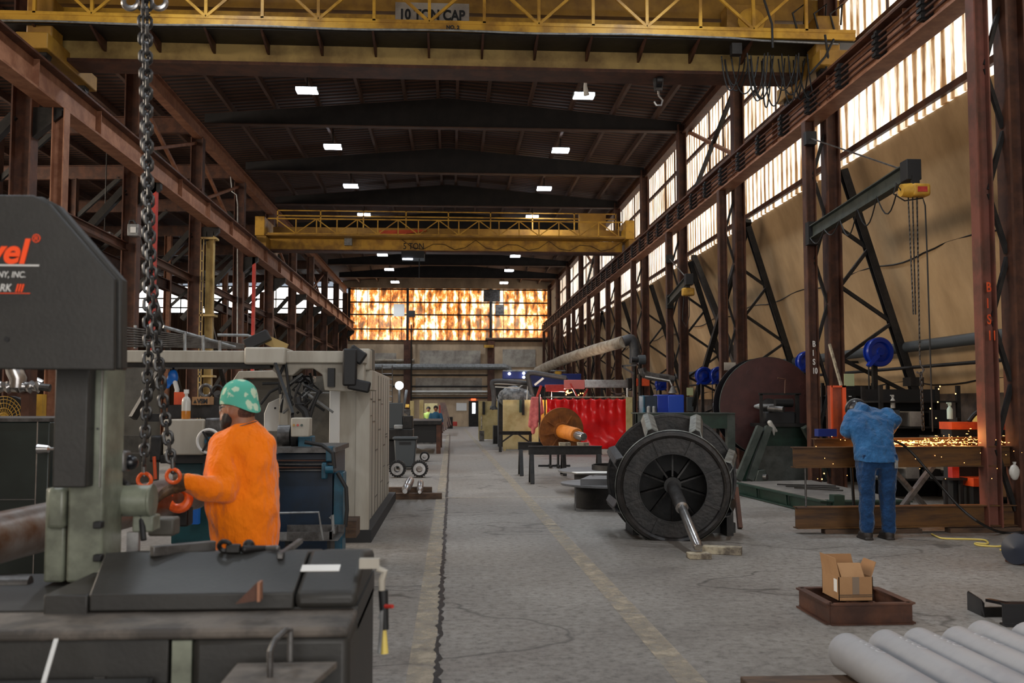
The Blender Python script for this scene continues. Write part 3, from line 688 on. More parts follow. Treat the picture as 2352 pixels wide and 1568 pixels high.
# =====================================================  BAND SAW IN FRONT  =====================================================
YS = 3.5
saw = thing('band_saw', 'large charcoal tilting band saw filling the lower left corner', 'band saw', (-1.3, 3.6, 0))
poly = [(-300, 445), (75, 447), (112, 466), (262, 640), (262, 850), (-300, 845)]
MB().prism([P(x, y, YS) for x, y in poly], (0, .028, 0)).build('wheel_cover', 'saw', saw, bev=.006)
poly2 = [(-300, 452), (75, 455), (110, 472), (252, 642), (252, 845), (-300, 840)]
MB().prism([P(x, y, YS) + Vector((0, .028, 0)) for x, y in poly2], (0, .022, 0)).build('cover_gap', 'black', saw)  # black filler, the dark gap behind the cover put in as colour
MB().prism([P(x + 6, y - 3, YS) + Vector((0, .05, 0)) for x, y in poly], (0, .07, 0)).build('wheel_housing', 'saw', saw, bev=.008)
text_mesh('maker_name', 'vel', .118, 'signor', saw, P(-30, 603, YS) + Vector((0, -.003, 0)), shear=.22, off=.0035, sx=.98)
text_mesh('maker_mark', '®', .04, 'signor', saw, P(75, 557, YS) + Vector((0, -.003, 0)), sx=.9)
MB().box(P(-60, 1050, YS).x, P(77, 1050, YS).x, YS - .003, YS, P(0, 611, YS).z, P(0, 607, YS).z).build('underline', 'whitem', saw)
text_mesh('maker_line', 'NY, INC.', .030, 'whitem', saw, P(-5, 637, YS) + Vector((0, -.003, 0)), shear=.18, off=.0002, sx=.82)
text_mesh('model_name', 'ARK', .037, 'whitem', saw, P(-14, 669, YS) + Vector((0, -.003, 0)), shear=.18, off=.0003, sx=.82)
text_mesh('model_mark', 'III', .038, 'signor', saw, P(35, 670, YS) + Vector((0, -.003, 0)), shear=.25, off=.0006, sx=.95)
MB().box(P(-20, 1050, YS).x, P(58, 1050, YS).x, YS - .003, YS, P(0, 674, YS).z, P(0, 672.5, YS).z).build('underline', 'signor', saw)
MB().cyl(P(16, 779, YS) + Vector((0, -.004, 0)), P(16, 779, YS) + Vector((0, .004, 0)), .009, n=14).build('cover_bolt', 'black', saw)
# column
def pbox(x0, x1, y0, y1, Y, dy, b=None):
    """upright block whose front face spans these pixels at depth Y"""
    a = P(x0, y1, Y); c = P(x1, y0, Y)
    return (b or MB()).box(a.x, c.x, Y, Y + dy, a.z, c.z)
pbox(150, 246, 835, 1338, 3.80, .22).build('column', 'sawgreen', saw, bev=.01)
pbox(98, 152, 1120, 1338, 3.84, .15).build('column_side', 'sawgreen', saw, bev=.01)
pbox(104, 150, 1120, 1215, 3.80, .05).build('guide_block', 'sawgreen', saw, bev=.015)
pbox(119, 204, 838, 1120, 3.72, .08).build('blade_guard', 'saw', saw, bev=.006)
pbox(229, 234, 850, 1118, 3.785, .015).build('edge_highlight', 'steel', saw)  # bright strip drawn as the highlight along the column edge
pbox(250, 262, 1095, 1280, 3.95, .06).build('guide_arm', 'dark', saw)
for y in (1198, 1274): pbox(212, 232, y, y + 16, 3.77, .04).build('adjusting_knob', 'black', saw, bev=.004)
for x in (208, 224): MB().cyl(P(x, 984, 3.79), P(x, 984, 3.81), .004, n=8).build('column_bolt', 'black', saw)
hose = [P(135, 1190, 3.7), P(112, 1225, 3.68), P(94, 1280, 3.66), P(84, 1330, 3.64), P(80, 1375, 3.62)]
MB().tube([hose[0].lerp(hose[0], 0)] + [hose[i].lerp(hose[i + 1], u / 6) for i in range(4) for u in range(6)], .017, 10, rf=lambda u: .017 + .002 * math.sin(u * 150)).build('coolant_hose', 'dark', saw)
MB().tube([P(330, 1240, 4.0), P(322, 1160, 4.05), P(290, 1110, 4.05), P(256, 1085, 4.0), P(242, 1120, 3.95), P(236, 1200, 3.95), P(232, 1270, 3.9)], .012, 8).build('cable', 'black', saw)
# vise motor: grey green drum with boxes under it
a = P(243, 1150, 4.05); b_ = P(352, 1150, 4.05)
MB().lathe([(0, 0), (.062, 0), (.066, .01), (.066, .04), (.062, .045), (.062, .17), (.066, .175), (.066, (b_ - a).length), (0, (b_ - a).length + .003)], a, (1, 0, 0), 32).build('drive_motor', 'sawgreen', saw)
pbox(303, 352, 1185, 1222, 4.02, .1).build('motor_terminal_box', 'sawgreen', saw, bev=.006)
pbox(290, 318, 1222, 1270, 4.04, .03).build('motor_bracket', 'steel', saw)
pbox(245, 288, 1035, 1085, 4.0, .08).build('gauge_box', 'steeld', saw, bev=.01)
MB().ball(P(300, 1062, 4.05), .03, 14).build('gauge', 'blackg', saw)
pbox(338, 400, 1190, 1232, 4.3, .1).build('vise_jaw', 'beiged', saw, bev=.01)
pbox(352, 432, 1158, 1210, 5.75, .12).build('vise_jaw', 'dark', saw, bev=.01)
# base: hood with sloping front, table edge, front casing
XR = -.31; XL = -2.6
hp = [(3.36, .89), (3.36, .935), (3.72, 1.045), (4.1, 1.03), (4.1, .89)]
def sect(x0, x1, prof, name, m, bev=.006, slant=0):
    MB().prism([(x0 + slant * (z - .93), y, z) for y, z in prof], (x1 - x0, 0, 0)).build(name, m, saw, bev=bev)
xa = P(678, 1380, 3.4).x; xb = P(212, 1350, 3.4).x; xc = P(100, 1360, 3.36).x
b = MB(); b.prism([(xb + (z - .93) * .75, y, z) for y, z in hp], (0, 0, 0)) if 0 else None
vs = []
def hood(x0b, x1b, x0t, x1t):
    q = [(x0b, 3.36, .88), (x1b, 3.36, .88), (x1b, 3.36, .935), (x0b, 3.36, .935), (x0t, 3.70, 1.02), (x1t, 3.70, 1.02), (x1t, 4.12, .968), (x0t, 4.12, .968), (x0b, 4.12, .88), (x1b, 4.12, .88)]
    return MB()._add(q, [(0, 1, 2, 3), (3, 2, 5, 4), (4, 5, 6, 7), (7, 6, 9, 8), (8, 9, 1, 0), (0, 3, 4, 7, 8), (1, 9, 6, 5, 2)])
hood(P(205, 1350, 3.36).x, xa, P(240, 1290, 3.7).x, xa).build('blade_hood', 'saw', saw, bev=.006)
hood(xa + .004, XR, xa + .004, XR).build('blade_hood', 'saw', saw, bev=.02)
MB().box(xc, xb, 3.36, 3.9, .86, .935).build('table_edge', 'saw', saw, bev=.006)
MB().box(XL, XR, 3.12, 3.4, .84, .875).build('saw_table', 'sawtop', saw, bev=.012)
MB().box(XL, XR, 3.4, 4.12, .80, .88).build('saw_bed', 'saw', saw)
MB().box(P(440, 1450, 3.14).x, XR, 3.14, 4.1, .08, .845).build('base_casing', 'saw', saw, bev=.025)
MB().box(XL, P(440, 1450, 3.14).x, 3.5, 4.1, .08, .8).build('base_back', 'saw', saw)
MB().box(XL, P(388, 1450, 3.16).x, 3.16, 3.2, .70, .835).build('apron', 'saw', saw, bev=.004)
MB().box(P(396, 1450, 3.16).x, P(441, 1450, 3.16).x, 3.16, 3.2, .66, .83).build('frame_strip', 'sawgreen', saw)
MB().box(P(396, 1450, 3.16).x, P(441, 1450, 3.16).x, 3.17, 3.2, .08, .66).build('frame_strip', 'saw', saw)
tr0 = P(388, 1480, 3.1).x
MB().prism([(XL, 3.12, .73), (XL, 2.55, .50), (XL, 2.55, .47), (XL, 3.16, .68)], (tr0 - .06 - XL, 0, 0)).build('chip_tray', 'saw', saw, bev=.003)
MB().prism([(tr0 - .06, 3.12, .73), (tr0 - .06, 2.55, .50), (tr0 - .06, 2.55, .0), (tr0 - .06, 3.12, .0)], (.012, 0, 0)).build('tray_side', 'dark', saw)
MB().bar(P(129, 1476, 3.06) + Vector((0, -.0, .01)), P(100, 1568, 2.9), .012, .006).build('white_strap', 'whitem', saw)
MB().box(P(230, 1050, 3.15).x, P(255, 1050, 3.15).x, 3.145, 3.16, .715, .728).build('latch', 'steeld', saw)
MB().box(-2.6, XR - .02, 3.2, 4.05, 0, .08).build('plinth', 'black', saw)
# label strip on hood, welded gusset on table
a = P(690, 1290, 3.55); 
MB().obox((P(738, 1290, 3.56).x, 3.545, .984), (.133, .05, .004), (math.atan2(.085, .34), 0, 0)).build('label_strip', 'white', saw)
MB().prism([P(540, 1387, 3.24), P(592, 1335, 3.24), P(600, 1378, 3.24)], (0, .012, 0)).build('gusset', 'rust', saw)
pbox(590, 597, 1338, 1382, 3.22, .05).build('gusset', 'rustl', saw)
pbox(258, 320, 1040, 1041, 4.2, .01).build('small_rod', 'steel', saw)
# coolant tank with lid and handle in front
tk = thing('coolant_tank', 'dark metal tank with loop handle on its lid at the foot of the saw', 'tank', (-.5, 2.95, 0))
xl0, xr0 = P(545, 1508, 3.06).x, P(775, 1508, 3.06).x
MB()._add([(xl0, 3.06, .765), (xr0, 3.06, .765), (xr0 - .06, 2.74, .765), (xl0, 2.74, .765), (xl0, 3.06, .785), (xr0, 3.06, .785), (xr0 - .06, 2.74, .785), (xl0, 2.74, .785)],
          [(0, 1, 2, 3), (7, 6, 5, 4), (0, 4, 5, 1), (1, 5, 6, 2), (2, 6, 7, 3), (3, 7, 4, 0)]).build('lid', 'sawtop', tk, bev=.003)
MB().box(xl0 + .01, xr0 - .07, 2.76, 3.05, 0, .765).build('tank_body', 'saw', tk)
a = P(620, 1545, 2.9); q = [a + Vector((0, 0, -.03)), a + Vector((0, 0, .06)), a + Vector((.008, .03, .085)), a + Vector((.03, .08, .10)), a + Vector((.035, .13, .09)), a + Vector((.035, .13, 0))]
MB().tube(q, .009, 10).build('handle', 'steeld', tk)
# things lying on the hood
def OH(px, py, dz=0):
    d = ray(px, py)           # point on the sloping hood front: z = .935 + .25 (y - 3.36)
    s = (.935 - .25 * 3.36 - CAMP.z) / (d.z - .25 * d.y); p = CAMP + d * s
    if p.y > 3.7: p = CAMP + d * ((1.02 + .124 * 3.7 - CAMP.z) / (d.z + .124 * d.y))
    return p + Vector((0, 0, dz))
b = MB(); b.bar(P(345, 1268, 3.86), P(490, 1250, 3.95), .05, .022); b.build('bar_end', 'steeld', None) if 0 else None
tag(MB().bar(OH(348, 1280, .022), OH(492, 1266, .022), .03, .036).build('steel_bar', 'steeld', bev=.003), 'dull rectangular steel bar lying on the saw hood, left of the wrench', 'steel bar')
t = thing('clevis', 'dark forged clevis lying on the saw hood in front of the orange shirt', 'clevis', OH(530, 1270))
MB().ring(OH(516, 1270, .025), (0, 1, .5), .020, .009).build('ring', 'dark', t)
MB().bar(OH(520, 1270, .017), OH(552, 1270, .017), .03, .03).build('body', 'dark', t, bev=.004)
MB().ball(OH(571, 1266, .022), .022, 14).build('knob', 'dark', t)
t = thing('wrench', 'dark adjustable wrench lying on the saw hood right of the clevis', 'wrench', OH(590, 1270))
MB().limb(OH(562, 1270, .014), .015, OH(610, 1266, .012), .010).build('handle', 'dark', t)
MB().limb(OH(606, 1266, .012), .009, OH(636, 1266, .012), .011).build('jaw', 'steeld', t)
tag(MB().bar(OH(643, 1286, .014), OH(690, 1257, .03), .022, .022).build('steel_bar', 'steeld', bev=.003), 'short square bar lying slantwise across the saw hood near its label', 'steel bar')
# air line and valve hanging off the right end
t = thing('air_gun', 'air hose with black valve and yellow tube hanging on the saw end', 'air gun', P(875, 1440, 3.5))
MB().box(XR - .004, P(874, 1050, 3.5).x, 3.48, 3.52, P(0, 1312, 3.5).z, P(0, 1290, 3.5).z).build('hanger', 'beige', t)
MB().tube([P(866, 1305, 3.5), P(884, 1312, 3.5), P(877, 1332, 3.5), P(877, 1360, 3.5)], .012, 10).build('hose', 'beige', t)
MB().cyl(P(880, 1355, 3.5), P(884, 1445, 3.5), .017, .014, 14).build('valve', 'black', t)
MB().cyl(P(885, 1392, 3.48), P(902, 1392, 3.46), .007, n=10).build('valve_knob', 'red', t)
MB().tube([P(870, 1420, 3.46), P(877, 1402, 3.46), P(876, 1440, 3.46), P(871, 1500, 3.46)], .006, 8).build('lever', 'galv', t)
MB().cyl(P(880, 1440, 3.5), P(883, 1500, 3.5), .011, .014, 12).build('tube', 'tape2', t)
# round bar workpiece through the saw
a = P(-120, 1262, 3.95); b_ = P(446, 1128, 6.05)
t = thing('round_bar', 'thick rusty round steel bar lying through the saw', 'steel bar', a.lerp(b_, .5) - Vector((0, 0, .1)))
MB().cyl(a, b_, .105, n=40).build('bar_body', mat('scaled_round_bar', (.20, .17, .15), .4, .5, (.11, .05, .022), 3.5, bump=.1), t)
a = P(0, 1345, 3.9); b_ = P(70, 1340, 3.9)
tag(MB().cyl(a - Vector((.3, 0, 0)), b_, .04, .03, 20).build('roller', 'steeld'), 'grey support roller under the round bar', 'roller')

# chain sling above the workpiece
top = P(330, -120, 5.2)
t = thing('chain_sling', 'black two leg lifting chain hanging down the left side with orange hooks', 'chain sling', P(365, 1110, 5.2))
A = [P(x, y, 5.2) for x, y in ((325, -80), (327, 0), (333, 200), (337, 420), (340, 640), (341, 800), (337, 930), (333, 1010), (331, 1065))]
B = [P(x, y, 5.12) for x, y in ((336, -80), (338, 0), (338, 200), (341, 420), (347, 600), (358, 760), (370, 880), (384, 990), (393, 1055))]
chain_along(A, .0465, .0092, .060).build('chain', 'chain', t)
chain_along(B, .0465, .0092, .060).build('chain', 'chain', t)
MB().ring(P(330, -90, 5.18), (0, 1, 0), .05, .012).build('master_ring', 'chain', t)
MB().cyl(P(330, -110, 5.18), P(330, -110, 5.18) + Vector((0, 0, 6.5)), .012, n=8).build('hoist_rope', 'dark', t)
for (x, y, Y) in ((332, 1102, 5.2), (398, 1093, 5.12)):
    c = P(x, y, Y)
    MB().ring(c, (0, 1, .1), .033, .010, 24, 8).build('hook_ring', 'orangel', t)
    MB().limb(c + Vector((-.002, 0, .02)), .012, c + Vector((-.006, 0, .085)), .010).build('hook_shank', 'steeld', t)
c = P(411, 1146, 5.55)
MB().tube([c + Vector((.052 * math.cos(a_), .01 * math.sin(a_), .050 * math.sin(a_))) for a_ in [R(150 + 290 * k / 14) for k in range(15)]], .02, 10, rf=lambda u: .014 + .013 * math.sin(u * 3.1)).build('hook', 'orangel', t)
for s_, x in ((-1, 300), (1, 365)):
    c = P(x, 4, 5.15)
    MB().tube([c + Vector((s_ * .0 + .036 * math.cos(a_), 0, .036 * math.sin(a_))) for a_ in [R((-200 if s_ > 0 else 20) + s_ * 250 * k / 14) for k in range(15)]], .014, 8, rf=lambda u: .008 + .008 * math.sin(u * 3)).build('spare_hook', 'steel', t)
    MB().limb(c + Vector((-s_ * .03, 0, .03)), .01, P(330, -70, 5.16), .01).build('spare_hook_shank', 'steeld', t)
# =====================================================  LEFT SIDE OF THE AISLE  =====================================================
# machining centre behind the worker
t = thing('machining_center', 'big beige enclosed machine tool standing left of the aisle', 'machine', (-2.2, 13.5, 0))
MB().box(-1.28, -1.0, 11.5, 16.2, .02, 2.0).build('side_enclosure', 'beige', t, bev=.015)
rg = random.Random(5)
for k in range(9):
    y = 11.7 + k * .5
    pz = [rg.uniform(.3, 1.7) for _ in range(2)]
    b = MB().box(-.998, -.994, y - .006, y + .006, .15, 1.95)
    for z in pz: b.box(-.998, -.994, y, y + .48, z, z + .012)
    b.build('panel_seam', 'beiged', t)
MB().box(-1.3, -.9, 11.45, 16.4, 0, .14).build('skid', 'black', t)
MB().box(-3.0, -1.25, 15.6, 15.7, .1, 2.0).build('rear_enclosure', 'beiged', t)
MB().box(-1.38, -1.26, 11.4, 11.6, .3, 1.86).build('front_upright', 'whitem', t, bev=.01)
pbox(815, 850, 845, 1246, 11.48, .1).build('front_panel', 'beige', t)
# gantry beam
pbox(250, 838, 806, 832, 10.6, .5).build('gantry_beam', 'beige', t, bev=.01)
pbox(560, 655, 797, 836, 10.5, .6).build('gantry_joint', 'beige', t, bev=.02)
pbox(290, 620, 832, 843, 10.65, .5).build('gantry_rail', 'dark', t)
g = P(0, 0, 10.7)
pts = [(630, 828), (836, 828), (836, 885), (808, 900), (745, 896), (740, 860), (720, 846), (690, 846), (672, 862), (640, 862), (626, 850)]
MB().prism([P(x, y, 10.7) for x, y in pts], (0, .25, 0)).build('arch_bracket', 'beige', t, bev=.01)
pbox(640, 664, 850, 985, 10.8, .1).build('column', 'beige', t, bev=.01)
pbox(808, 850, 800, 850, 10.9, .7).build('corner_box', 'beige', t, bev=.02)
pbox(850, 856, 802, 848, 11.2, .3).build('corner_trim', 'beiged', t)
pbox(806, 856, 850, 896, 11.0, .6).build('corner_box', 'beige', t, bev=.01)
b = pbox(786, 819, 800, 886, 10.4, .12)
b.bar(P(802, 803, 10.5), P(836, 826, 10.5), .14, .09, up=(0, 1, 0)); b.bar(P(800, 880, 10.46), P(850, 890, 10.46), .12, .09, up=(0, 1, 0))
b.build('cable_carrier', 'black', t, bev=.02)
pbox(752, 768, 845, 888, 10.6, .1).build('motor', 'black', t)
# inner back wall plates, window frame, slanted hood
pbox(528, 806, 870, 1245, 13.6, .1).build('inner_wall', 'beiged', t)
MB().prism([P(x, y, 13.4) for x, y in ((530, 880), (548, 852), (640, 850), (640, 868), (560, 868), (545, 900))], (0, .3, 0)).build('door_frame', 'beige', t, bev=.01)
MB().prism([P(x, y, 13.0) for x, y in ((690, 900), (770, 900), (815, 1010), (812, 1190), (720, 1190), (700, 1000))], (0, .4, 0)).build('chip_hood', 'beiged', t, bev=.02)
c = P(632, 950, 11.2)
MB().prism([P(x, y, 11.2) for x, y in ((606, 990), (606, 950), (616, 925), (640, 914), (668, 918), (672, 990))], (0, .1, 0)).build('faceplate', 'whitem', t, bev=.01)
MB().cyl(P(632, 937, 11.19), P(632, 937, 11.2), .012, n=12).build('faceplate_bolt', 'black', t)
for p in (((603, 881), (640, 880), (644, 905)), ((642, 862), (655, 830), (672, 960)), ((690, 880), (680, 900), (672, 930)), ((700, 885), (730, 900), (705, 950)), ((735, 895), (720, 930), (712, 960)), ((598, 928), (620, 900), (650, 885))):
    q = [P(*a, 10.6) for a in p]; MB().tube([q[0], q[0].lerp(q[1], .5), q[1], q[1].lerp(q[2], .5), q[2]], .016, 8).build('hose', 'black', t)
MB().bar(P(632, 835, 10.5), P(672, 950, 10.0), .03, .03).build('stay', 'black', t)
for k in range(9):
    a = P(700 + rg.uniform(-20, 20), 860 + rg.uniform(-5, 15), 10.9); MB().tube([a, a + Vector((rg.uniform(-.2, .2), -.1, -.12)), a + Vector((rg.uniform(-.25, .25), -.1, -.35))], .015, 6).build('hose', 'black' if k % 3 else 'galv', t)
pbox(670, 718, 862, 880, 10.9, .3).build('spindle_motor', 'blackg', t, bev=.02)
pbox(694, 708, 880, 960, 10.9, .08).build('spindle', 'dark', t, bev=.01)
MB().bar(P(690, 925, 10.4), P(690, 928, 10.4), .1, .1).build('clamp', 'black', t)
MB().tube([P(682, 912, 10.4), P(685, 930, 10.4), P(700, 945, 10.4), P(704, 960, 10.4)], .045, 8).build('coolant_elbow', 'black', t)
# panel of the left machine column (olive) and its diagonal stays
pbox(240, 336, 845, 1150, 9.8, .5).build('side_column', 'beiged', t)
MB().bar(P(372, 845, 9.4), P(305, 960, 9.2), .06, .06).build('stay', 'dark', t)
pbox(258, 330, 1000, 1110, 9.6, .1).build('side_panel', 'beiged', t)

# railing and rollers up on the machine
t = thing('conveyor_railing', 'galvanised pipe railing and rollers above the beige machine gantry', 'railing', P(430, 800, 12))
for k in range(8): MB().tube([P(285, 752 + k * 6, 11), P(330, 757 + k * 5.4, 11.6), P(560, 800 - (7 - k) * 1.2, 13.5)], .013, 6).build('rail', 'steeld', t)
MB().tube([P(375, 750, 11.5), P(540, 797, 12)], .02, 8).build('handrail', 'galv', t)
for x, y0, y1 in ((311, 747, 800), (425, 762, 805), (467, 770, 805), (505, 782, 805)): MB().cyl(P(x, y0, 11.6), P(x, y1, 11.6), .02, n=8).build('railing_post', 'galv', t)
MB().tube([P(500, 769, 12), P(570, 770, 12), P(582, 776, 12)], .018, 8).build('handrail', 'galv', t)
t = thing('gantry_clutter', 'dark clamp and wooden beam lying on top of the beige gantry', 'clamp', P(600, 797, 10.8))
MB().bar(P(565, 793, 10.8), P(618, 768, 10.8), .12, .12).build('clamp_body', 'black', t, bev=.01)
MB().bar(P(604, 776, 10.9), P(658, 800, 10.9), .06, .1).build('wooden_beam', mat('yellowed_beam', (.36, .24, .08), .7), t)

# blue grinder base with tray
t = thing('blue_grinder', 'dark blue machine with teal frame between the orange shirt and beige machine', 'machine', P(710, 1250, 9.2))
zf = P(700, 1250, 9.2).z
pbox(628, 766, 1040, 1330, 9.2, 1.0).build('cabinet', 'blued', t, bev=.01)
pbox(764, 788, 1085, 1330, 9.15, .3).build('corner_post', 'bluem', t, bev=.01)
pbox(628, 770, 1028, 1040, 9.0, 1.2).build('table_top', 'steeld', t)
for k, y in enumerate((1056, 1064, 1072, 1078)): pbox(630, 768, y, y + 3, 9.1 + .0 * k, .1).build('slide_rail', 'steeld' if k % 2 else 'rust', t)
pbox(748, 764, 1025, 1060, 8.98, .2).build('bracket', 'bluem', t, bev=.01)
pbox(738, 750, 1062, 1100, 8.98, .1).build('bracket', 'bluem', t, bev=.01)
MB().cyl(P(748, 1078, 8.95), P(766, 1078, 8.95), .035, n=14).build('roller_end', 'bluem', t)
pbox(684, 716, 1002, 1028, 9.3, .25).build('pedestal', 'bluem', t, bev=.01)
pbox(652, 690, 985, 1030, 9.5, .3).build('headstock', 'dark', t, bev=.03)
MB().cyl(P(640, 1000, 9.5), P(668, 1000, 9.5), .1, n=24).build('chuck', 'steeld', t)
MB().cyl(P(672, 1000, 9.4), P(684, 1000, 9.4), .12, n=24).build('chuck', 'black', t)
cb_ = pbox(668, 711, 959, 1003, 9.0, .18).build('control_box', 'beige', t, bev=.01)
for x, mm in ((675, 'yel2'), (684, 'red'), (693, 'green')): MB().cyl(P(x, 976, 8.985), P(x, 976, 9.0), .011, n=12).build('button', mm, cb_)
MB().tube([P(700, 1015, 9), P(740, 1022, 9), P(765, 1040, 8.95), P(768, 1075, 8.95)], .018, 8).build('hose', 'black', t)
MB().tube([P(775, 1085, 9), P(795, 1120, 9), P(797, 1170, 9), P(793, 1210, 9)], .018, 8).build('hose', 'black', t)
pbox(788, 818, 1196, 1235, 9.4, .4).build('foot_box', 'wood', t)
t = thing('chip_cart', 'shallow grey metal tray with wire handle in front of the blue machine', 'cart', P(700, 1260, 8.3))
a = P(636, 1240, 8.4); c = P(776, 1221, 8.4)
MB().box(a.x, c.x - .05, 8.4, 8.42, a.z, c.z).box(a.x, c.x, 8.9, 8.92, a.z, c.z).box(c.x - .07, c.x - .05, 8.4, 8.9, a.z, c.z).box(a.x, c.x, 8.4, 8.9, a.z - .01, a.z).build('tray', 'steeld', t)
MB().box(a.x, a.x + .08, 8.39, 8.4, a.z, c.z).build('tray_patch', 'galv', t)
MB().tube([P(640, 1178, 8.4), P(732, 1176, 8.4), P(742, 1240, 8.4)], .009, 8).build('wire_handle', 'galv', t)
MB().tube([P(758, 1190, 8.5), P(764, 1182, 8.5), P(766, 1225, 8.5)], .012, 8).build('pull_handle', 'galv', t)
for x in (a.x + .05, c.x - .1): MB().box(x, x + .03, 8.5, 8.8, 0, a.z).build('leg', 'dark', t)

# surface grinder left of the worker
t = thing('surface_grinder', 'beige and teal surface grinder with handwheel left of the orange shirt', 'machine', P(430, 1240, 7.6))
pbox(374, 468, 963, 1045, 7.3, .35).build('splash_box', 'beige', t, bev=.01)
pbox(466, 512, 960, 1000, 7.35, .3).build('grinding_head', 'steeld', t, bev=.02)
pbox(462, 560, 988, 1120, 7.5, .5).build('column', 'bluem', t, bev=.03)
pbox(392, 560, 1062, 1250, 7.6, .6).build('base_cabinet', mat('teal_cabinet', (.008, .075, .085), .45, 0, (.004, .03, .038), 2), t, bev=.01)
pbox(368, 520, 1045, 1064, 7.4, .6).build('table', 'dark', t)
c = P(479, 1013, 7.15)
w = MB().ring(c, (.15, 1, 0), .082, .010, 30, 8).build('handwheel', 'whitem', t)
MB().cyl(c, c + Vector((.02, .25, 0)), .03, n=16).build('hub', 'bluem', w)
for k in range(3): MB().bar(c, c + Vector((.08 * math.cos(2.1 * k), 0, .08 * math.sin(2.1 * k))), .014, .014).build('spoke', 'dark', w)
pbox(340, 374, 1000, 1062, 7.5, .3).build('motor_box', 'dark', t, bev=.02)
pbox(330, 372, 950, 968, 7.6, .2).build('pan', 'dark', t)
pbox(385, 510, 930, 960, 7.7, .04).build('perforated_back', 'dark', t)
# items on the grinder
b_ = P(427, 962, 7.42)
t = thing('spray_bottle', 'frosted spray bottle half full of amber liquid on the grinder', 'bottle', b_)
MB().lathe([(0, 0), (.030, 0), (.032, .01), (.032, .06)], b_, (0, 0, 1), 20).build('liquid', 'amberl', t)
MB().lathe([(.032, .06), (.032, .125), (.026, .15), (.011, .165), (.011, .19)], b_, (0, 0, 1), 20).build('bottle_body', 'bottle', t)
MB().bar(b_ + Vector((0, 0, .185)), b_ + Vector((0, 0, .215)), .03, .03).build('spray_head', 'whitem', t)
x = pbox(441, 481, 911, 929, 7.6, .14).build('supply_box', 'card'); tag(x, 'small brown cardboard box with black lettering on the grinder', 'box')
text_mesh('box_lettering', '▲VSM', .045, 'black', x, P(444, 926, 7.596), off=.0012, sx=.86) if 0 else text_mesh('box_lettering', 'VSM', .048, 'black', x, P(453, 926, 7.596), off=.0022, sx=.86)
MB().prism([P(444, 926, 7.596), P(452, 926, 7.596), P(448, 917, 7.596)], (0, .003, 0)).build('box_triangle', 'black', x)
tag(pbox(399, 424, 900, 929, 7.7, .1).build('supply_box', 'orange'), 'orange box left of the brown lettered box on the grinder', 'box')
t = thing('angle_grinder', 'round grey guard and black handle of a grinder behind the boxes', 'tool', P(480, 910, 7.9))
MB().ring(P(473, 897, 7.9), (0, 1, .2), .045, .014).build('guard', 'steeld', t)
MB().ring(P(500, 897, 7.8), (0, 1, .2), .04, .010).build('handle', 'black', t)
MB().cyl(P(500, 905, 7.9), P(500, 905, 7.8), .03, n=14).build('motor', 'dark', t); MB().box(P(470, 930, 7.8).x, P(505, 930, 7.8).x, 7.76, 7.95, P(480, 962, 7.8).z - .2, P(480, 912, 7.8).z).build('bracket', 'dark', t)
t = thing('hanging_bag', 'blue plastic bag and pale tube hanging beyond the chain', 'bag', P(395, 900, 10.8))
MB().ball(P(398, 865, 10.8), .065, 14, (.9, .5, 1.3)).ball(P(386, 880, 10.8), .05, 12, (.8, .5, 1.3)).build('bag', 'blue2', t, remesh=.012, disp=.05)
MB().cyl(P(398, 835, 10.8), P(398, 865, 10.8), .012, n=6).build('cord', 'dark', t)
MB().tube([P(400, 870, 10.8), P(407, 895, 10.8), P(405, 905, 10.8)], .025, 8).build('tube', 'whitem', t)
tag(pbox(426, 456, 1160, 1204, 7.35, .06).build('blue_board', 'blue2'), 'bright blue plastic board low beside the worker', 'board')
tag(MB().cyl(P(354, 1048, 7.2), P(357, 1100, 7.2), .012, n=8).build('orange_rod', 'orange'), 'thin orange rod between the two chain legs', 'rod')

# ---- far left: green cabinet, yellow frames, fan, ducts
t = thing('green_cabinet', 'black green machine cabinet behind the saw at the left edge', 'cabinet', (-3.2, 6.3, 0))
a = P(116, 968, 6.0)
MB().box(-4.4, a.x, 6.0, 7.2, 0, a.z).build('cabinet_body', mat('black_green_enamel', (.008, .014, .012), .35, 0, (.014, .022, .019), 3), t, bev=.01)
MB().box(-4.4, a.x, 5.98, 7.2, a.z, a.z + .02).build('cabinet_top', 'steeld', t)
MB().box(P(83, 1050, 5.99).x - .003, P(83, 1050, 5.99).x + .003, 5.995, 6, .2, a.z).build('door_edge', 'steel', t)
MB().box(-4.4, P(83, 1050, 5.99).x, 5.995, 6, P(0, 1148, 6).z, P(0, 1146, 6).z).build('door_edge', 'steeld', t)
MB().lathe([(0, 0), (.03, 0), (.022, .06), (.01, .07), (.01, .1)], P(87, 1031, 5.9), (1, 0, 0), 16).build('knob', 'steel', t)
t = thing('drum_fan', 'big round yellowed fan with wire guard beyond the green cabinet', 'fan', P(10, 1000, 8.4))
c = P(8, 962, 8.4); b = MB()
for r in (.05, .09, .13, .16, .185): b.ring(c, (.3, 1, 0), r, .003, 30, 4)
for k in range(28):
    a_ = k * 2 * math.pi / 28; u = Vector((1, -.3, 0)).normalized()
    b.cyl(c + u * .02 * math.cos(a_) + Vector((0, 0, .02 * math.sin(a_))), c + u * .185 * math.cos(a_ + .5) + Vector((0, 0, .185 * math.sin(a_ + .5))), .0025, n=4)
b.build('wire_guard', 'yel2', t)
MB().cyl(c + Vector((0, .06, 0)), c + Vector((0, .14, 0)), .19, n=28).build('fan_housing', 'black', t)
MB().cyl((c.x, c.y + .1, 0), (c.x, c.y + .1, c.z), .03, n=10).build('stand', 'dark', t)
tag(pbox(-30, 50, 912, 990, 9.2, .05).box(P(0, 1050, 9.2).x - .3, P(50, 1050, 9.2).x, 9.2, 9.25, 0, 1.6).build('guard_board', 'yel2'), 'yellow panel behind the round fan', 'panel')
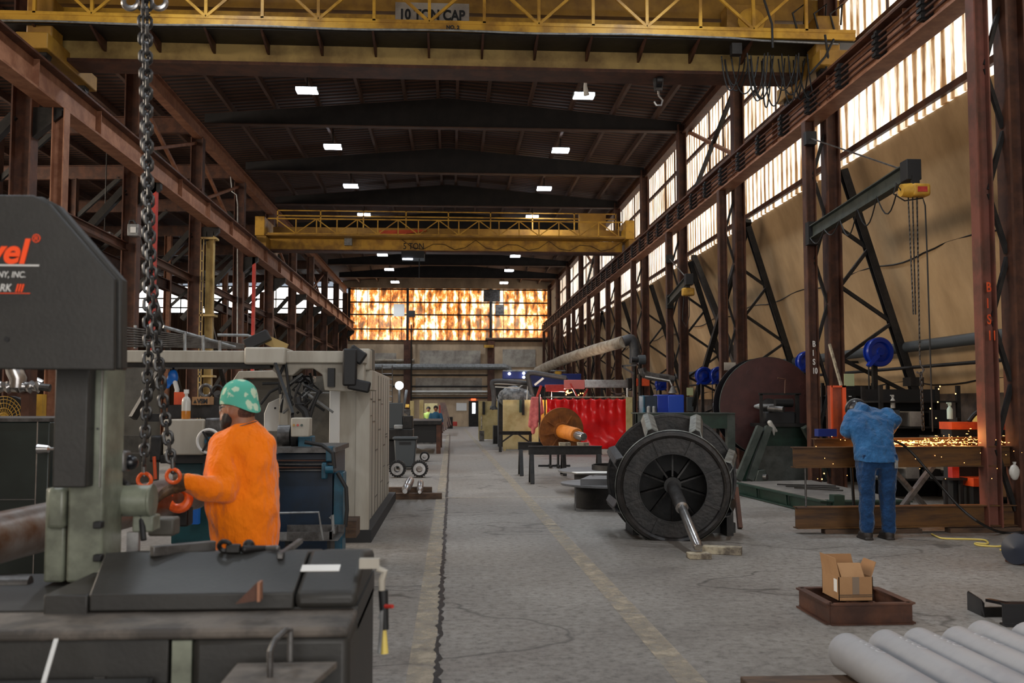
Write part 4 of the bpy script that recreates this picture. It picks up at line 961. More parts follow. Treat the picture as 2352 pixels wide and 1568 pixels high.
a = P(73, 1050, 9.2).x; c = P(97, 905, 9.2)
tag(MB().box(a, c.x, 9.2, 9.3, 0, c.z).build('guard_board', 'yel2'), 'narrow upright yellow panel between the fan and the saw column', 'panel')
t = thing('silver_duct', 'crinkled silver foil duct under the saw head at the left edge', 'duct', P(40, 880, 8))
MB().tube([P(-60, 893, 8)] + [P(x, 888 + 3 * math.sin(x * .4), 8) for x in range(-40, 90, 6)], .05, 12, rf=lambda u: .042 + .006 * math.sin(u * 90)).build('duct_run', 'steel', t)
MB().tube([P(40, 890, 8), P(42, 870, 8), P(34, 852, 8.0), P(30, 835, 8)], .05, 12, rf=lambda u: .06 + .006 * math.sin(u * 40)).build('duct_rise', 'steel', t)
MB().cyl(P(92, 888, 8), P(115, 891, 8), .03, n=10).build('pipe_end', 'steeld', t)
MB().box(P(52, 950, 8.1).x, P(71, 950, 8.1).x, 8.06, 8.2, 0, P(60, 845, 8.1).z).build('support_post', 'rust', t)
t = thing('tube_lamp', 'pair of white tube lamps glimpsed under the saw head', 'lamp', P(85, 875, 14))
for dy in (0, 8): MB().bar(P(76, 867 + dy, 14), P(96, 876 + dy, 14), .02, .02).build('tube', 'ledw', t)
MB().bar(P(76, 866, 14.05), P(96, 875, 14.05), .12, .03).build('lamp_housing', 'whitem', t); c = P(86, 870, 14.05); MB().cyl(c, (c.x, c.y, 0), .02, n=6).build('stand', 'dark', t)
t = thing('wall_box', 'grey electrical box with a pale lid on the left column', 'electrical box', P(305, 540, 23.6))
MB().box(*[v for p in zip(P(292, 541, 23.55), P(318, 514, 23.8)) for v in ()] or (P(292, 541, 23.6).x, P(318, 514, 23.6).x, 23.6, 23.85, P(292, 541, 23.6).z, P(318, 514, 23.6).z)).build('box', 'galv', t, bev=.01)
pbox(299, 312, 521, 534, 23.58, .02).build('lid', 'whitem', t)
MB().tube([P(297, 514, 23.7), P(298, 507, 23.7), P(306, 506, 23.7), P(312, 514, 23.7)], .025, 6).build('conduit', 'black', t)
t = thing('conduit_run', 'thin galvanised conduit running down a left column past the girder', 'conduit', P(545, 800, 35.7))
MB().tube([P(530, 405, 35.6), P(533, 440, 35.6), P(543, 447, 35.6), P(546, 470, 35.6), P(545, 800, 35.6)], .025, 6).build('conduit', 'galv', t)
for (x, y, Y) in ((240, 540, 31),):
    t = thing('ceiling_lamp', 'bright white lamp in the side bay left of the aisle', 'lamp', P(x, y, Y))
    c = P(x, y, Y)
    MB().box(c.x - .22, c.x + .22, Y - .15, Y + .15, c.z, c.z + .08).build('housing', 'galv', t); MB().box(c.x - .2, c.x + .2, Y - .16, Y + .13, c.z - .02, c.z + .03).build('lens', 'led', t)
    MB().cyl((c.x, Y, c.z), (c.x, Y, roofz(c.x)), .02, n=6).build('hanger_rod', 'dark', t)
for x, y, nm in ((411, 625, 'nearer'), (467, 655, 'farther')):
    c = P(x, y, 55); t = thing('ceiling_lamp', 'tiny lamp deep in the left side bay, the %s one' % nm, 'lamp', c)
    MB().ball(c, .1, 10).build('lens', 'led', t); MB().cyl(c, (c.x, c.y, roofz(c.x)), .02, n=6).build('hanger_rod', 'dark', t)

# ---- aisle clutter on the left
t = thing('rolling_bin', 'grey plastic wheeled bin with lid beside the flanged gears', 'bin', PZ(930, 1080))
c = PZ(930, 1078); Y = c.y
MB().prism([(c.x - .22, Y, 0.05), (c.x + .22, Y, .05), (c.x + .27, Y, .72), (c.x - .27, Y, .72)], (0, .5, 0)).build('bin_body', 'bin', t, bev=.03)
MB().box(c.x - .3, c.x + .3, Y - .04, Y + .54, .72, .78).build('lid', 'bin', t, bev=.015)
MB().box(c.x - .14, c.x + .14, Y - .01, Y, .6, .66).build('grip', 'black', t)
for s_ in (-.2, .2): MB().cyl((c.x + s_ - .03, Y + .45, .07), (c.x + s_ + .03, Y + .45, .07), .07, n=14).build('wheel', 'black', t)
for k, (x, y, r, nm) in enumerate(((912, 1097, .165, 'left of the pair of toothed couplings, facing the camera'), (963, 1097, .165, 'right of the pair of toothed couplings, with bolt holes'), (975, 1060, .115, 'small toothed coupling behind the pair'))):
    c = PZ(x, y); c.z = r + .02
    t = thing('gear_coupling', nm, 'gear', (c.x, c.y, 0))
    MB().lathe([(r * .42, 0), (r * .78, 0), (r * .8, .01), (r * .8, .05), (r, .05), (r, .32), (r * .4, .32), (r * .42, 0)], c, (0, 1, 0), 32).build('coupling_body', 'dark', t)
    MB().lathe([(r * .42, 0), (r * .42, -.012), (r * .78, -.012), (r * .78, 0)], c, (0, 1, 0), 32).build('machined_face', 'steel', t)
    b = MB()
    for j in range(20):
        a_ = j * 2 * math.pi / 20; b.obox(c + Vector((math.cos(a_) * r * 1.03, .2, math.sin(a_) * r * 1.03)), (.03, .2, .035), (0, -a_, 0))
    b.build('gear_tooth', 'dark', t)
for k, (x, y, w, nm) in enumerate(((0, 0, 0, 'front'), (0, 0, 0, 'back'))):
    a = PZ(875, 1147 if k == 0 else 1132, 0); c = PZ(1015 if k == 0 else 992, 1147 if k == 0 else 1132, 0)
    tag(MB().box(a.x - .3, c.x, a.y, a.y + .12, 0, .10).build('timber', 'wood', bev=.006), 'dark timber laid on the floor under the steel shafts, the %s one' % nm, 'timber')
for p0, p1, r, nm in (((942, 1098, 18.3), (930, 1134, 16.1), .075, 'thick'), ((966, 1104, 18.1), (964, 1133, 16.2), .055, 'thin')):
    a = P(*p0); c = P(*p1); a.z = c.z = .10 + r; d = (c - a).normalized()
    L_ = (c - a).length
    tag(MB().lathe([(0, 0), (r, 0), (r, L_ * .55), (r * .8, L_ * .56), (r * .8, L_ * .7), (r * .95, L_ * .71), (r * .95, L_ * .8), (r * .55, L_ * .82), (r * .5, L_), (0, L_)], a, d, 24).build('machined_shaft', 'steel'), '%s shiny machined steel shaft lying on two timbers' % nm, 'shaft')
# bench, machines and racks beyond
a = PZ(935, 1042); c = PZ(1012, 1042)
t = thing('steel_workbench', 'heavy black steel workbench beside the aisle, in front of the two far people', 'bench', (a.x, a.y, 0))
MB().box(a.x - .25, c.x, a.y, a.y + 5, .92, 1.05).build('bench_top', 'dark', t, bev=.01)
for x in (a.x, c.x - .14):
    for y in (a.y + .05, a.y + 4.7): MB().box(x, x + .14, y, y + .14, 0, .92).build('leg', 'rust', t)
MB().box(a.x, c.x - .1, a.y + .1, a.y + .5, .35, .92).build('cabinet', 'black', t)
MB().box(a.x, c.x - .1, a.y + .1, a.y + 4, .3, .36).build('shelf', 'steeld', t)
for x, y, mm, nm, s_ in ((944, 985, 'yel2', 'yellow', .1), (957, 984, 'tape2', 'pale yellow', .1)):
    c_ = P(x, y, 31.9)
    tag(MB().obox((c_.x, a.y + .7, .42), (.2, .15, .12)).build('small_parts_box', mm, bev=.01), nm + ' parts box tucked under the black bench', 'box')
def machine(name, label, boxes, Y, cat='machine'):
    t = thing(name, label, cat, (P((boxes[0][0] + boxes[0][1]) / 2, 900, Y).x, Y, 0))
    for x0, x1, y0, y1, dy, dd, mm, nm in boxes:
        pbox(x0, x1, y0, y1, Y + dy, dd).build(nm, mm, t, bev=.02)
    lo = max(boxes, key=lambda q_: q_[3]); zb = P((lo[0] + lo[1]) / 2, lo[3], Y + lo[4]).z
    if zb > .01: MB().box(P(lo[0], lo[3], Y + lo[4]).x, P(lo[1], lo[3], Y + lo[4]).x, Y + lo[4], Y + lo[4] + lo[5], 0, zb + .01).build('plinth', 'dark', t)
    return t
machine('engine_lathe', 'dark grey lathe standing behind the grey bin at the left of the aisle', [(880, 948, 985, 1010, 0, 1, 'dark', 'bed'), (882, 925, 925, 985, .2, .8, 'bin', 'headstock'), (925, 948, 955, 985, .2, .5, 'dark', 'carriage'), (880, 945, 1010, 1080, .1, .8, 'black', 'base'), (905, 925, 975, 985, -.1, .1, 'galv', 'chuck')], 26)

t = machine('shop_machine', 'cluttered dark machine with pale arms left of the yellow posts', [(890, 925, 930, 962, 0, .6, 'dark', 'body'), (925, 942, 940, 964, .1, .3, 'steeld', 'turret'), (886, 940, 962, 990, 0, .8, 'black', 'base')], 36)
MB().bar(P(890, 928, 35.8), P(935, 955, 35.8), .05, .08).build('arm', 'woodp', t)
t = machine('yellow_gate', 'pair of thick yellow posts standing behind the black bench', [(941, 951, 920, 1014, 0, .3, 'screen', 'post'), (963, 973, 918, 1014, 0, .3, 'screen', 'post')], 42, 'posts')
machine('yellow_board', 'yellow guard board far down the left side', [(905, 940, 928, 936, 0, .1, 'yel2', 'board'), (975, 1005, 926, 960, .2, .1, 'screen', 'board'), (905, 910, 936, 1004, 0, .1, 'yel2', 'leg'), (1000, 1005, 960, 1004, 0, .1, 'yel2', 'leg')], 48, 'board')
t = machine('red_rack', 'leaning red board and rods beside the far aisle', [(1008, 1018, 930, 975, 0, .2, 'red', 'board')], 56, 'rack')
for k in range(6): MB().bar(P(1012 + k * 2, 925, 55), P(1016 + k * 4, 992 - k * 3, 50), .05, .05).build('rod', 'rust', t)
t = machine('tool_cart', 'dark cart with a red can near the far door', [(1027, 1040, 957, 978, 0, .4, 'dark', 'cart_body'), (1040, 1050, 968, 978, 0, .3, 'red', 'can')], 66, 'cart')
tag(pbox(1048, 1072, 925, 943, YB - .05, .02).build('notice_board', 'white'), 'white notice board on the far wall left of the door', 'notice board')
t = thing('exit_sign', 'small orange red lit exit sign above the far door', 'sign', P(1088, 918, YB - .1))
x = pbox(1082, 1093, 915, 919.5, YB - .14, .04).build('sign_box', mat('exit_red', (1, .12, .03), .5, emis=1.2), t)
text_mesh('sign_text', 'EXIT', .10, 'whitem', x, P(1083, 919, YB - .15), off=.002)
# work light
c = P(917, 885, 47); t = thing('work_light', 'glaring white work light on a mast by the far left', 'lamp', (c.x, c.y, 0))
MB().ball(c, .19, 16).build('globe', mat('glare_lens', (.85, .92, 1), .4, emis=14), t); MB().cyl((c.x, c.y + .1, 0), (c.x, c.y + .1, c.z), .06, n=8).build('mast', 'dark', t)
MB().bar(P(934, 895, 47), P(925, 950, 47), .12, .06).build('stay', 'dark', t)
l = bpy.data.lights.new('work_light_light', 'POINT'); l.energy = 90; l.color = (.8, .9, 1); l.shadow_soft_size = .3; lo = bpy.data.objects.new('work_light_light', l); COL.objects.link(lo); lo.parent = t; lo.location = (0, -.5, c.z)
# ladder and pipes on the far wall
t = thing('wall_ladder', 'thin steel ladder standing at the far left of the aisle', 'ladder', P(893, 960, 58))
for x in (878, 901): MB().cyl(P(x, 838, 58), P(x, 991, 58), .03, n=6).build('stile', 'steeld', t)
for k in range(9): MB().cyl(P(878, 845 + k * 13, 58), P(901, 845 + k * 13, 58), .025, n=6).build('rung', 'steeld', t)
for i, (x0, x1, y, r, mm, nm, Y_) in enumerate(((800, 1160, 842, .22, 'galv', 'thick pale pipe crossing the far wall', 70), (800, 1130, 861, .05, 'dark', 'thin dark pipe high on the far wall', 71), (900, 1125, 887, .06, 'dark', 'dark pipe across the far wall below the patches', 71), (930, 1130, 899, .07, 'whitem', 'thin white pipe low across the far wall', 70.5), (930, 1130, 906, .05, 'duct', 'brown pipe just below the white one', 70.5), (930, 1130, 913, .06, 'dark', 'lowest dark pipe across the far wall', 70.5), (1115, 1345, 779, .12, 'wood', 'brown pipe along the sill of the glowing sheets', 70), (800, 952, 828, .12, 'duct', 'pale beam end left of the far pilaster', 66))):
    Y_ = YB - .04 - r; x1 = min(x1, 1258); p0, p1 = P(x0, y, Y_), P(x1, y, Y_); pts = [p0, p1]
    if i == 0: pts = [p0, p1, P(1168, 846, Y_), P(1170, 852, Y_)]
    tag(MB().tube(pts, r, 10).build('wall_pipe', mm), nm, 'pipe')
tag(MB().cyl(P(945, 745, YB - .55), (P(945, 915, YB - .55).x, YB - .55, 0), .05, n=6).build('drop_pipe', 'dark'), 'thin dark pipe dropping in front of the far wall', 'pipe')
tag(pbox(939, 953, 713, 727, YB - .7, .5).build('wall_fan', 'black'), 'black box hanging before the glowing sheets', 'box')
tag(pbox(1112, 1134, 792, 798, YB - .6, .3).build('crane_hoist', 'yel2'), 'small yellow hoist on the far wall pilaster', 'hoist')
# =====================================================  RIGHT SIDE OF THE AISLE  =====================================================
# painted aisle lines and floor joint (flat paint on the floor)
def stripf(name, pts, w, m, label, cat, h=.004, jag=0):
    b = MB(); rr = random.Random(4)
    L_ = []; Rr = []
    for p in pts:
        L_.append(Vector((p[0] - w / 2 - rr.random() * jag, p[1], h))); Rr.append(Vector((p[0] + w / 2 + rr.random() * jag, p[1], h)))
    for i in range(len(pts) - 1): b.quad(L_[i], Rr[i], Rr[i + 1], L_[i + 1])
    return st(b.build(name, m, loc=(pts[0][0], pts[0][1], 0)))
m, nt, b, N, L = nodes('worn_floor_paint')
g = N('NewGeometry'); n1 = N('TexNoise'); n1.inputs['Scale'].default_value = 5; n1.inputs['Detail'].default_value = 8; n1.inputs['Roughness'].default_value = .75; L(g.outputs['Position'], n1.inputs['Vector'])
r1 = ramp(N, [(.36, (0, 0, 0)), (.62, (.85, .85, .85))]); L(n1.outputs[0], r1.inputs[0])
b.inputs['Base Color'].default_value = (.40, .335, .245, 1); b.inputs['Roughness'].default_value = .8; L(r1.outputs[0], b.inputs['Alpha'])
x0 = PZ(1215, 1150); x1 = PZ(1590, 1568)
stripf('trim_8', [(x0.x + (x1.x - x0.x) * (y - x0.y) / (x1.y - x0.y), y) for y in [k * .5 for k in range(4, 130)]], .17, m, '', '')
stripf('trim_9', [(-.17, y) for y in [k * .5 for k in range(4, 110)]], .16, m, '', '', .003)
rj = random.Random(9)
stripf('trim_10', [(-.075 + rj.uniform(-.012, .012), y) for y in [3 + k * .07 for k in range(700)]], .012, 'dark', '', '', .005, jag=.02)
a = PZ(1025, 1143); bq = MB(); bq.quad((a.x, a.y - .06, .006), (a.x + 3, a.y - .06, .006), (a.x + 3, a.y + .05, .006), (a.x, a.y + .05, .006)); st(bq.build('trim_11', m, loc=(a.x, a.y, 0)))

# primed pipes in the lower right corner
px0 = [(2.165, 5.45), (2.415, 5.52), (2.625, 5.56), (2.86, 5.58), (3.08, 5.72), (3.31, 5.66)]
nm = ['leftmost', 'second from the left', 'third from the left', 'fourth from the left', 'fifth from the left', 'farthest right, half cut off']
for k, (x, y) in enumerate(px0):
    t = thing('steel_pipe', 'grey primed steel pipe on timbers, %s of the row' % nm[k], 'pipe', (x, y - 1.5, .1), 'grey primed pipes')
    r = .102
    MB().lathe([(.0, 0), (r - .03, 0), (r - .006, .008), (r, .02), (r, 4.2), (0, 4.2)], (x, y, .1 + r), (0, -1, 0), 48).build('pipe_body', 'pipe', t)
    if k < 5:
        # marking chalked along the top
        tm = text_mesh('chalk_mark', '10065', .12, 'chalk', t, (0, 0, 0), (0, 0, 0), ext=.0002, off=-.001, sx=1.0)
        ORGk = Vector((x, y - 1.5, .1))
        for v in tm.data.vertices:
            w_ = v.co + ORGk; u, vv = w_.x, w_.y    # text frame: u along pipe, vv across
            ang = R(12) + (vv - .03) / r
            v.co = Vector((x + .0 + math.sin(ang) * (r + .001), y - .12 - (.0 if k != 4 else .25) - u * 1.15, .1 + r + math.cos(ang) * (r + .001))) - ORGk
for yy, nm in ((5.2, 'far'), (3.0, 'near')):
    tag(MB().box(1.55 if yy > 4 else 1.75, 3.6, yy, yy + .16, 0, .1).build('timber', 'wood', bev=.006), 'brown timber on the floor carrying the grey pipes, the %s one' % nm, 'timber')

# steel frame with cardboard carton
t = thing('steel_pallet', 'low open rusty square frame of channel steel under the carton', 'frame', (2.98, 7.3, 0))
X0, X1, Y0, Y1, H = 2.68, 3.27, 7.0, 7.62, .15
for nm_, (a, b_) in {'front': ((X0, Y0), (X1, Y0)), 'back': ((X0, Y1), (X1, Y1)), 'left': ((X0, Y0), (X0, Y1)), 'right': ((X1, Y0), (X1, Y1))}.items():
    MB().ibeam((a[0], a[1], H / 2), (b_[0], b_[1], H / 2), .06, H, .012).build('channel', 'rust', t)
MB().ibeam((3.02, Y0, H - .05), (3.02, Y1, H - .05), .05, .08, .01).build('cross_bar', 'rust', t)
t = thing('carton', 'open brown cardboard carton standing on the low steel frame', 'box', (2.87, 7.25, H + .005))
z0 = H + .004; cx0, cx1, cy0, cy1, cz = 2.76, 3.01, 7.04, 7.36, .325
b = MB(); th = .006
b.box(cx0, cx1, cy0, cy0 + th, z0, cz).box(cx0, cx1, cy1 - th, cy1, z0, cz).box(cx0, cx0 + th, cy0, cy1, z0, cz).box(cx1 - th, cx1, cy0, cy1, z0, cz).box(cx0, cx1, cy0, cy1, z0, z0 + th)
b.build('carton_body', 'card', t)
MB().prism([(cx0, cy1 - .003, cz), (cx1, cy1 - .003, cz), (cx1 - .02, cy1 + .02, cz + .115), (cx0 + .01, cy1 + .02, cz + .115)], (0, .006, 0)).build('flap', 'cardd', t)
MB().prism([(cx0 + .003, cy0, cz), (cx0 + .003, cy1, cz), (cx0 - .015, cy1 + .0, cz + .13), (cx0 - .015, cy0 + .03, cz + .13)], (.006, 0, 0)).build('flap', 'card', t)
MB().prism([(cx1 - .005, cy0 + .02, cz), (cx1 - .005, cy1 - .05, cz), (cx1 + .035, cy1 - .08, cz + .10), (cx1 + .035, cy0 + .03, cz + .10)], (.006, 0, 0)).build('flap', 'cardd', t)
MB().prism([(cx0 + .03, cy0 + .02, cz - .01), (cx1 - .05, cy0 + .02, cz - .01), (cx1 - .05, cy0 + .10, cz + .085), (cx0 + .03, cy0 + .10, cz + .085)], (0, .006, 0)).build('flap', 'card', t)
MB().box(cx0 + .10, cx0 + .15, cy0 - .0015, cy0, z0 + .05, cz).build('tape_strip', 'tape', t)
for z in (.03, .042): MB().box(cx0 - .001, cx1 + .001, cy0 - .0012, cy0, z0 + z, z0 + z + .005).build('printed_line', 'black', t)
MB().box(cx0 - .001, cx0, cy0 + .03, cy0 + .09, z0 + .06, z0 + .15).build('shipping_label', 'white', t)

# scrap angle iron on the right
t = thing('bent_plate', 'black upright steel plate with a bar at the right edge of the floor', 'steel plate', PZ(2270, 1410))
a = PZ(2222, 1400); c = PZ(2262, 1418)
MB().prism([(a.x, a.y, 0), (c.x, c.y, 0), (c.x, c.y, .10), (c.x - .015, c.y + .01, .125), (a.x + .01, a.y, .14), (a.x, a.y, .13)], (.012, .02, 0)).build('plate', 'blackg', t)
MB().bar((c.x, c.y + .03, .035), (c.x + .34, c.y + .03, .035), .03, .07).build('bar', 'dark', t)
t2 = PZ(2312, 1440); tag(MB().ibeam((t2.x, t2.y + .05, .08), (t2.x + .6, t2.y - .02, .08), .1, .16, .012).bar((t2.x + .04, t2.y + .05, .15), (t2.x - .02, t2.y + .2, .15), .05, .02).build('short_beam', 'blackg'), 'short black steel beam at the right edge beside the bent plate', 'beam')

# welding area: upper and lower I-beams, supports
def zat(py, Y): return P(2000, py, Y).z
a = P(1821, 1050, 11.9); H = .25
up = MB().ibeam((a.x, 11.9, a.z), (a.x + 4.2, 12.15, a.z), .14, H, .012)
tag(up.build('i_beam', 'ibeam'), 'long rusty I-beam at waist height in front of which the welder stands', 'steel beam')
tag(MB().ibeam((P(1873, 1050, 12.55).x, 12.6, a.z + .12), (a.x + 4.2, 12.75, a.z + .14), .16, .17, .012).build('i_beam', 'ibeam'), 'second rusty beam lying behind the waist high one, lit by sparks', 'steel beam')
c = P(1827, 1194, 11.95)
tag(MB().ibeam((c.x, 11.95, .19), (c.x + 4.2, 12.05, .20), .16, .26, .014).build('i_beam', 'ibeam'), 'long rusty I-beam lying low near the floor behind the boots of the welder', 'steel beam')
for x, nm in ((4.5, 'left'), (6.05, 'right')):
    tag(MB().box(x, x + 1.2, 11.86, 12.0, 0, .055).build('timber', 'wood'), 'flat timber under the low I-beam, the %s one' % nm, 'timber')
t = thing('folding_stand', 'grey X-shaped steel stand under the upper I-beam', 'stand', (5.9, 12.45, 0))
MB().bar((5.50, 12.38, .02), (6.14, 12.38, .82), .05, .10, up=(0, 1, 0)).build('stand_bar', 'steeld', t)
MB().bar((5.54, 12.46, .82), (6.24, 12.46, .02), .05, .10, up=(0, 1, 0)).build('stand_bar', 'steeld', t)
MB().bar((5.45, 12.42, .85), (6.3, 12.42, .85), .08, .05).build('stand_top', 'steeld', t)
tag(MB().cyl((P(1849, 1050, 11.95).x, 11.95, .32), (P(1849, 1050, 11.95).x, 11.95, a.z - H / 2), .013, n=8).build('prop_rod', 'steeld'), 'thin prop rod between the two beams at their left ends', 'rod')
tag(MB().cyl((P(1961, 1050, 12.3).x, 12.3, 0), (P(1955, 1050, 12.3).x, 12.3, a.z - H / 2), .02, n=8).build('prop_rod', 'black'), 'dark prop leg left of the legs of the welder', 'rod')
# welding hose and cords
q = [P(*v) for v in ((2052, 1012, 11.6), (2075, 1022, 11.7), (2100, 1045, 11.7), (2130, 1080, 11.6), (2165, 1120, 11.6), (2205, 1165, 11.5), (2250, 1200, 11.3))] + [PZ(2300, 1222, .02), PZ(2352, 1222, .02), PZ(2420, 1215, .02)]
def smooth(p, n=6):
    o = []
    for i in range(len(p) - 1):
        p0, p1, p2, p3 = p[max(i - 1, 0)], p[i], p[i + 1], p[min(i + 2, len(p) - 1)]
        for k in range(n):
            u = k / n; o.append(.5 * ((2 * p1) + (p2 - p0) * u + (2 * p0 - 5 * p1 + 4 * p2 - p3) * u * u + (3 * p1 - p0 - 3 * p2 + p3) * u ** 3))
    return o + [p[-1]]
tag(MB().tube(smooth(q), .016, 8).build('grinder_hose', 'dark'), 'dark hose trailing from the hands of the welder to the floor on the right', 'hose')
q = [PZ(2140, 1226, .012), PZ(2160, 1235, .012), PZ(2190, 1237, .012), PZ(2235, 1238, .012), PZ(2262, 1240, .012), PZ(2268, 1248, .012), PZ(2240, 1247, .012), PZ(2250, 1252, .012), PZ(2300, 1254, .012), PZ(2318, 1242, .05), PZ(2340, 1240, .1), PZ(2349, 1260, .05), PZ(2330, 1268, .012), PZ(2300, 1262, .012), PZ(2400, 1280, .012)]
tag(MB().tube(smooth(q), .011, 6).build('extension_cord', 'tape2'), 'yellow extension cord curling on the floor at the right edge', 'cord')
c = PZ(2335, 1297); t = thing('disc_stand', 'dark blue tilted disc with a reel behind it at the right edge', 'disc', (c.x, c.y, 0))
MB().lathe([(0, .035), (.15, .0), (.155, -.012), (.0, -.012)], (c.x, c.y, .155), (-.80, -.50, .15), 32).build('disc', mat('dark_blue_dish', (.008, .013, .026), .35), t)
MB().cyl((c.x, c.y + .02, .16), (c.x + .2, c.y + .15, .12), .08, n=16).build('reel', 'rust', t)
MB().box(c.x, c.x + .25, c.y + .05, c.y + .2, 0, .06).build('foot', 'rust', t)

# spool wheel with shaft
fc = P(1546, 1120, 11.4); bc = P(1541, 1096, 12.45); rf = .655
ax = (bc - fc).normalized(); LN = (bc - fc).length
t = thing('spool_wheel', 'large blackened iron spool wheel with toothed rim standing by the aisle', 'wheel', (fc.x, 11.9, 0))
MB().lathe([(rf, 0), (rf - .015, -.05), (rf - .05, -.06), (rf - .075, -.04), (rf - .085, .02), (rf - .085, .05), (rf, .05)], fc, ax, 72, closed=True).build('front_rim', 'iron', t)
MB().lathe([(rf + .004, -.01), (rf + .012, 0), (rf + .012, .02), (rf + .004, .03)], fc, ax, 72, closed=True).build('rim_edge', 'ironedge', t)
MB().lathe([(rf - .08, .02), (.385, .02), (.385, .045), (rf - .08, .045)], fc, ax, 64, closed=True).build('front_plate', 'iron', t)
MB().lathe([(.385, .0), (.40, .0), (.40, .05), (.385, .05)], fc, ax, 64, closed=True).build('hub_opening_ring', 'dark', t)
rb = .80
MB().lathe([(rb, 0), (rb, .03), (.5, .03), (.5, 0)], bc - ax * .05, ax, 72, closed=True).build('back_plate', 'iron', t)
MB().lathe([(.55, .05), (.55, LN - .05), (.535, LN - .05), (.535, .05)], fc, ax, 64, closed=True).build('drum', 'iron', t)
MB().lathe([(rb - .03, -.05), (rb, -.05), (rb, 0), (rb - .03, 0)], bc - ax * .05, ax, 72, closed=True).build('back_rim', 'iron', t)
u0 = ax.orthogonal().normalized()
if abs(u0.z) < .5: u0 = ax.cross(u0).normalized()
if u0.z < 0: u0 = -u0
v0 = u0.cross(ax).normalized()
def dirn(a): return u0 * math.cos(a) + v0 * math.sin(a)
for k in range(8):
    a_ = R(45 * k + 22); d1 = dirn(a_); tn = ax.cross(d1).normalized()
    MB().bar(fc + ax * .0 + d1 * .39, fc + ax * .0 + d1 * (rf - .08), .045, .03, up=ax).build('plate_rib', 'iron', t)
    # cross plate joining both plates outside the rim
    w_ = .085
    pts = [fc + d1 * (rf + .0) - tn * w_ + ax * .03, fc + d1 * (rf + .07) - tn * .03 + ax * .03, fc + d1 * (rf + .07) + tn * .03 + ax * .03, fc + d1 * (rf + .0) + tn * w_ + ax * .03]
    ptb = [bc + d1 * (rb - .0) - tn * w_ - ax * .05, bc + d1 * (rb + .06) - tn * .03 - ax * .05, bc + d1 * (rb + .06) + tn * .03 - ax * .05, bc + d1 * (rb) + tn * w_ - ax * .05]
    e = MB()
    for q0, q1 in ((0, 1), (1, 2), (2, 3)):
        n_ = (pts[q1] - pts[q0]).cross(ax).normalized() * .012
        e.prism([pts[q0], pts[q1], pts[q1] + n_, pts[q0] + n_], (0, 0, 0)) if 0 else e._add([pts[q0], pts[q1], ptb[q1], ptb[q0], pts[q0] - n_, pts[q1] - n_, ptb[q1] - n_, ptb[q0] - n_], [(0, 1, 2, 3), (7, 6, 5, 4), (0, 4, 5, 1), (1, 5, 6, 2), (2, 6, 7, 3), (3, 7, 4, 0)])
    e.build('cross_tooth', 'ironedge' if k in (0, 7, 1) else 'iron', t)  # upper teeth made paler, a highlight put into their colour
for k in range(10):
    a_ = R(36 * k + 9); d1 = dirn(a_); tn = ax.cross(d1).normalized()
    p0 = fc + ax * .35 + d1 * .05; p1 = fc + ax * .45 + d1 * .53
    MB().bar(p0, p1, .02, .16, up=ax).build('spoke', 'iron', t)
MB().cyl(fc + ax * .2, bc - ax * .1, .10, n=28).build('hub', 'dark', t)
MB().lathe([(.0, 0), (.53, 0), (.53, .02), (0, .02)], bc - ax * .08, ax, 48).build('back_disc', 'dark', t)
s0 = fc + ax * .25; s1 = P(1604, 1257, 10.1); d = (s1 - s0); Ls = d.length
MB().lathe([(0, 0), (.072, 0), (.072, Ls * .40), (.05, Ls * .41), (.05, Ls - .03), (.036, Ls), (0, Ls)], s0, d, 28).build('shaft', 'steel', t)
for x, y in ((1460, 11.9), (1675, 11.75)):
    xx = P(x, 1050, y).x
    MB().box(xx - .04, xx + .04, y, y + .5, 0, .35).build('cradle_leg', 'dark', t)
MB().bar((P(1460, 1050, 12).x, 12.1, .06), (P(1690, 1050, 12).x, 12.1, .06), .1, .12).build('cradle_base', 'dark', t)
MB().bar(P(1700, 1213, 12.4), P(1690, 1120, 12.6), .05, .08).build('cradle_leg', 'rust', t)
c = PZ(1607, 1284); tag(MB().box(c.x - .10, c.x + .12, c.y - .02, c.y + .16, 0, .055).build('wood_block', 'woodp', bev=.006), 'pale wooden block under the end of the wheel shaft', 'block')
c = PZ(1665, 1275); tag(MB().obox((c.x, c.y + .1, .04), (.40, .13, .08), (0, 0, -.35)).build('wood_block', 'woodp', bev=.006), 'longer stained wooden block to the right of the shaft end', 'block')

# round plate fabrications
for k, (px, py, r, H, mm, nm) in enumerate(((1415, 1122, 1.05, .385, 17.9, 'rear'), (1405, 1168, .78, .37, 15.2, 'front'))):
    Y = mm; x = P(px, 1050, Y).x
    t = thing('plate_table', 'round grey steel plate on a drum base left of the spool wheel, the %s one' % nm, 'steel plate', (x, Y, 0))
    MB().cyl((x, Y, H - .03), (x, Y, H), r, n=40).build('round_plate', 'plateg', t)
    MB().lathe([(r * .72, 0), (r * .72, H - .03), (r * .70, H - .03), (r * .70, 0)], (x, Y, 0), (0, 0, 1), 40, closed=True).build('drum', 'dark', t)
    MB().lathe([(r * .5, H), (r * .5, H + .09), (r * .48, H + .09), (r * .48, H)], (x + .1, Y + .1, 0), (0, 0, 1), 32, closed=True).build('ring', 'dark', t)
    if k == 1:
        MB().prism([(x - .55, Y - .5, H), (x + .6, Y - .5, H), (x + .5, Y + .2, H), (x - .3, Y + .3, H)], (0, 0, .09)).build('raised_plate', 'plateg', t)
        for xx in (x - .62, x - .25, x + .2): MB().bar((xx, Y - .45, 0), (xx, Y - .45, H - .03), .02, .04).build('stiffener', 'steeld', t)
        MB().bar((x - .62, Y - .6, .012), (x + .4, Y - .6, .012), .05, .02).build('foot_bar', 'steeld', t)
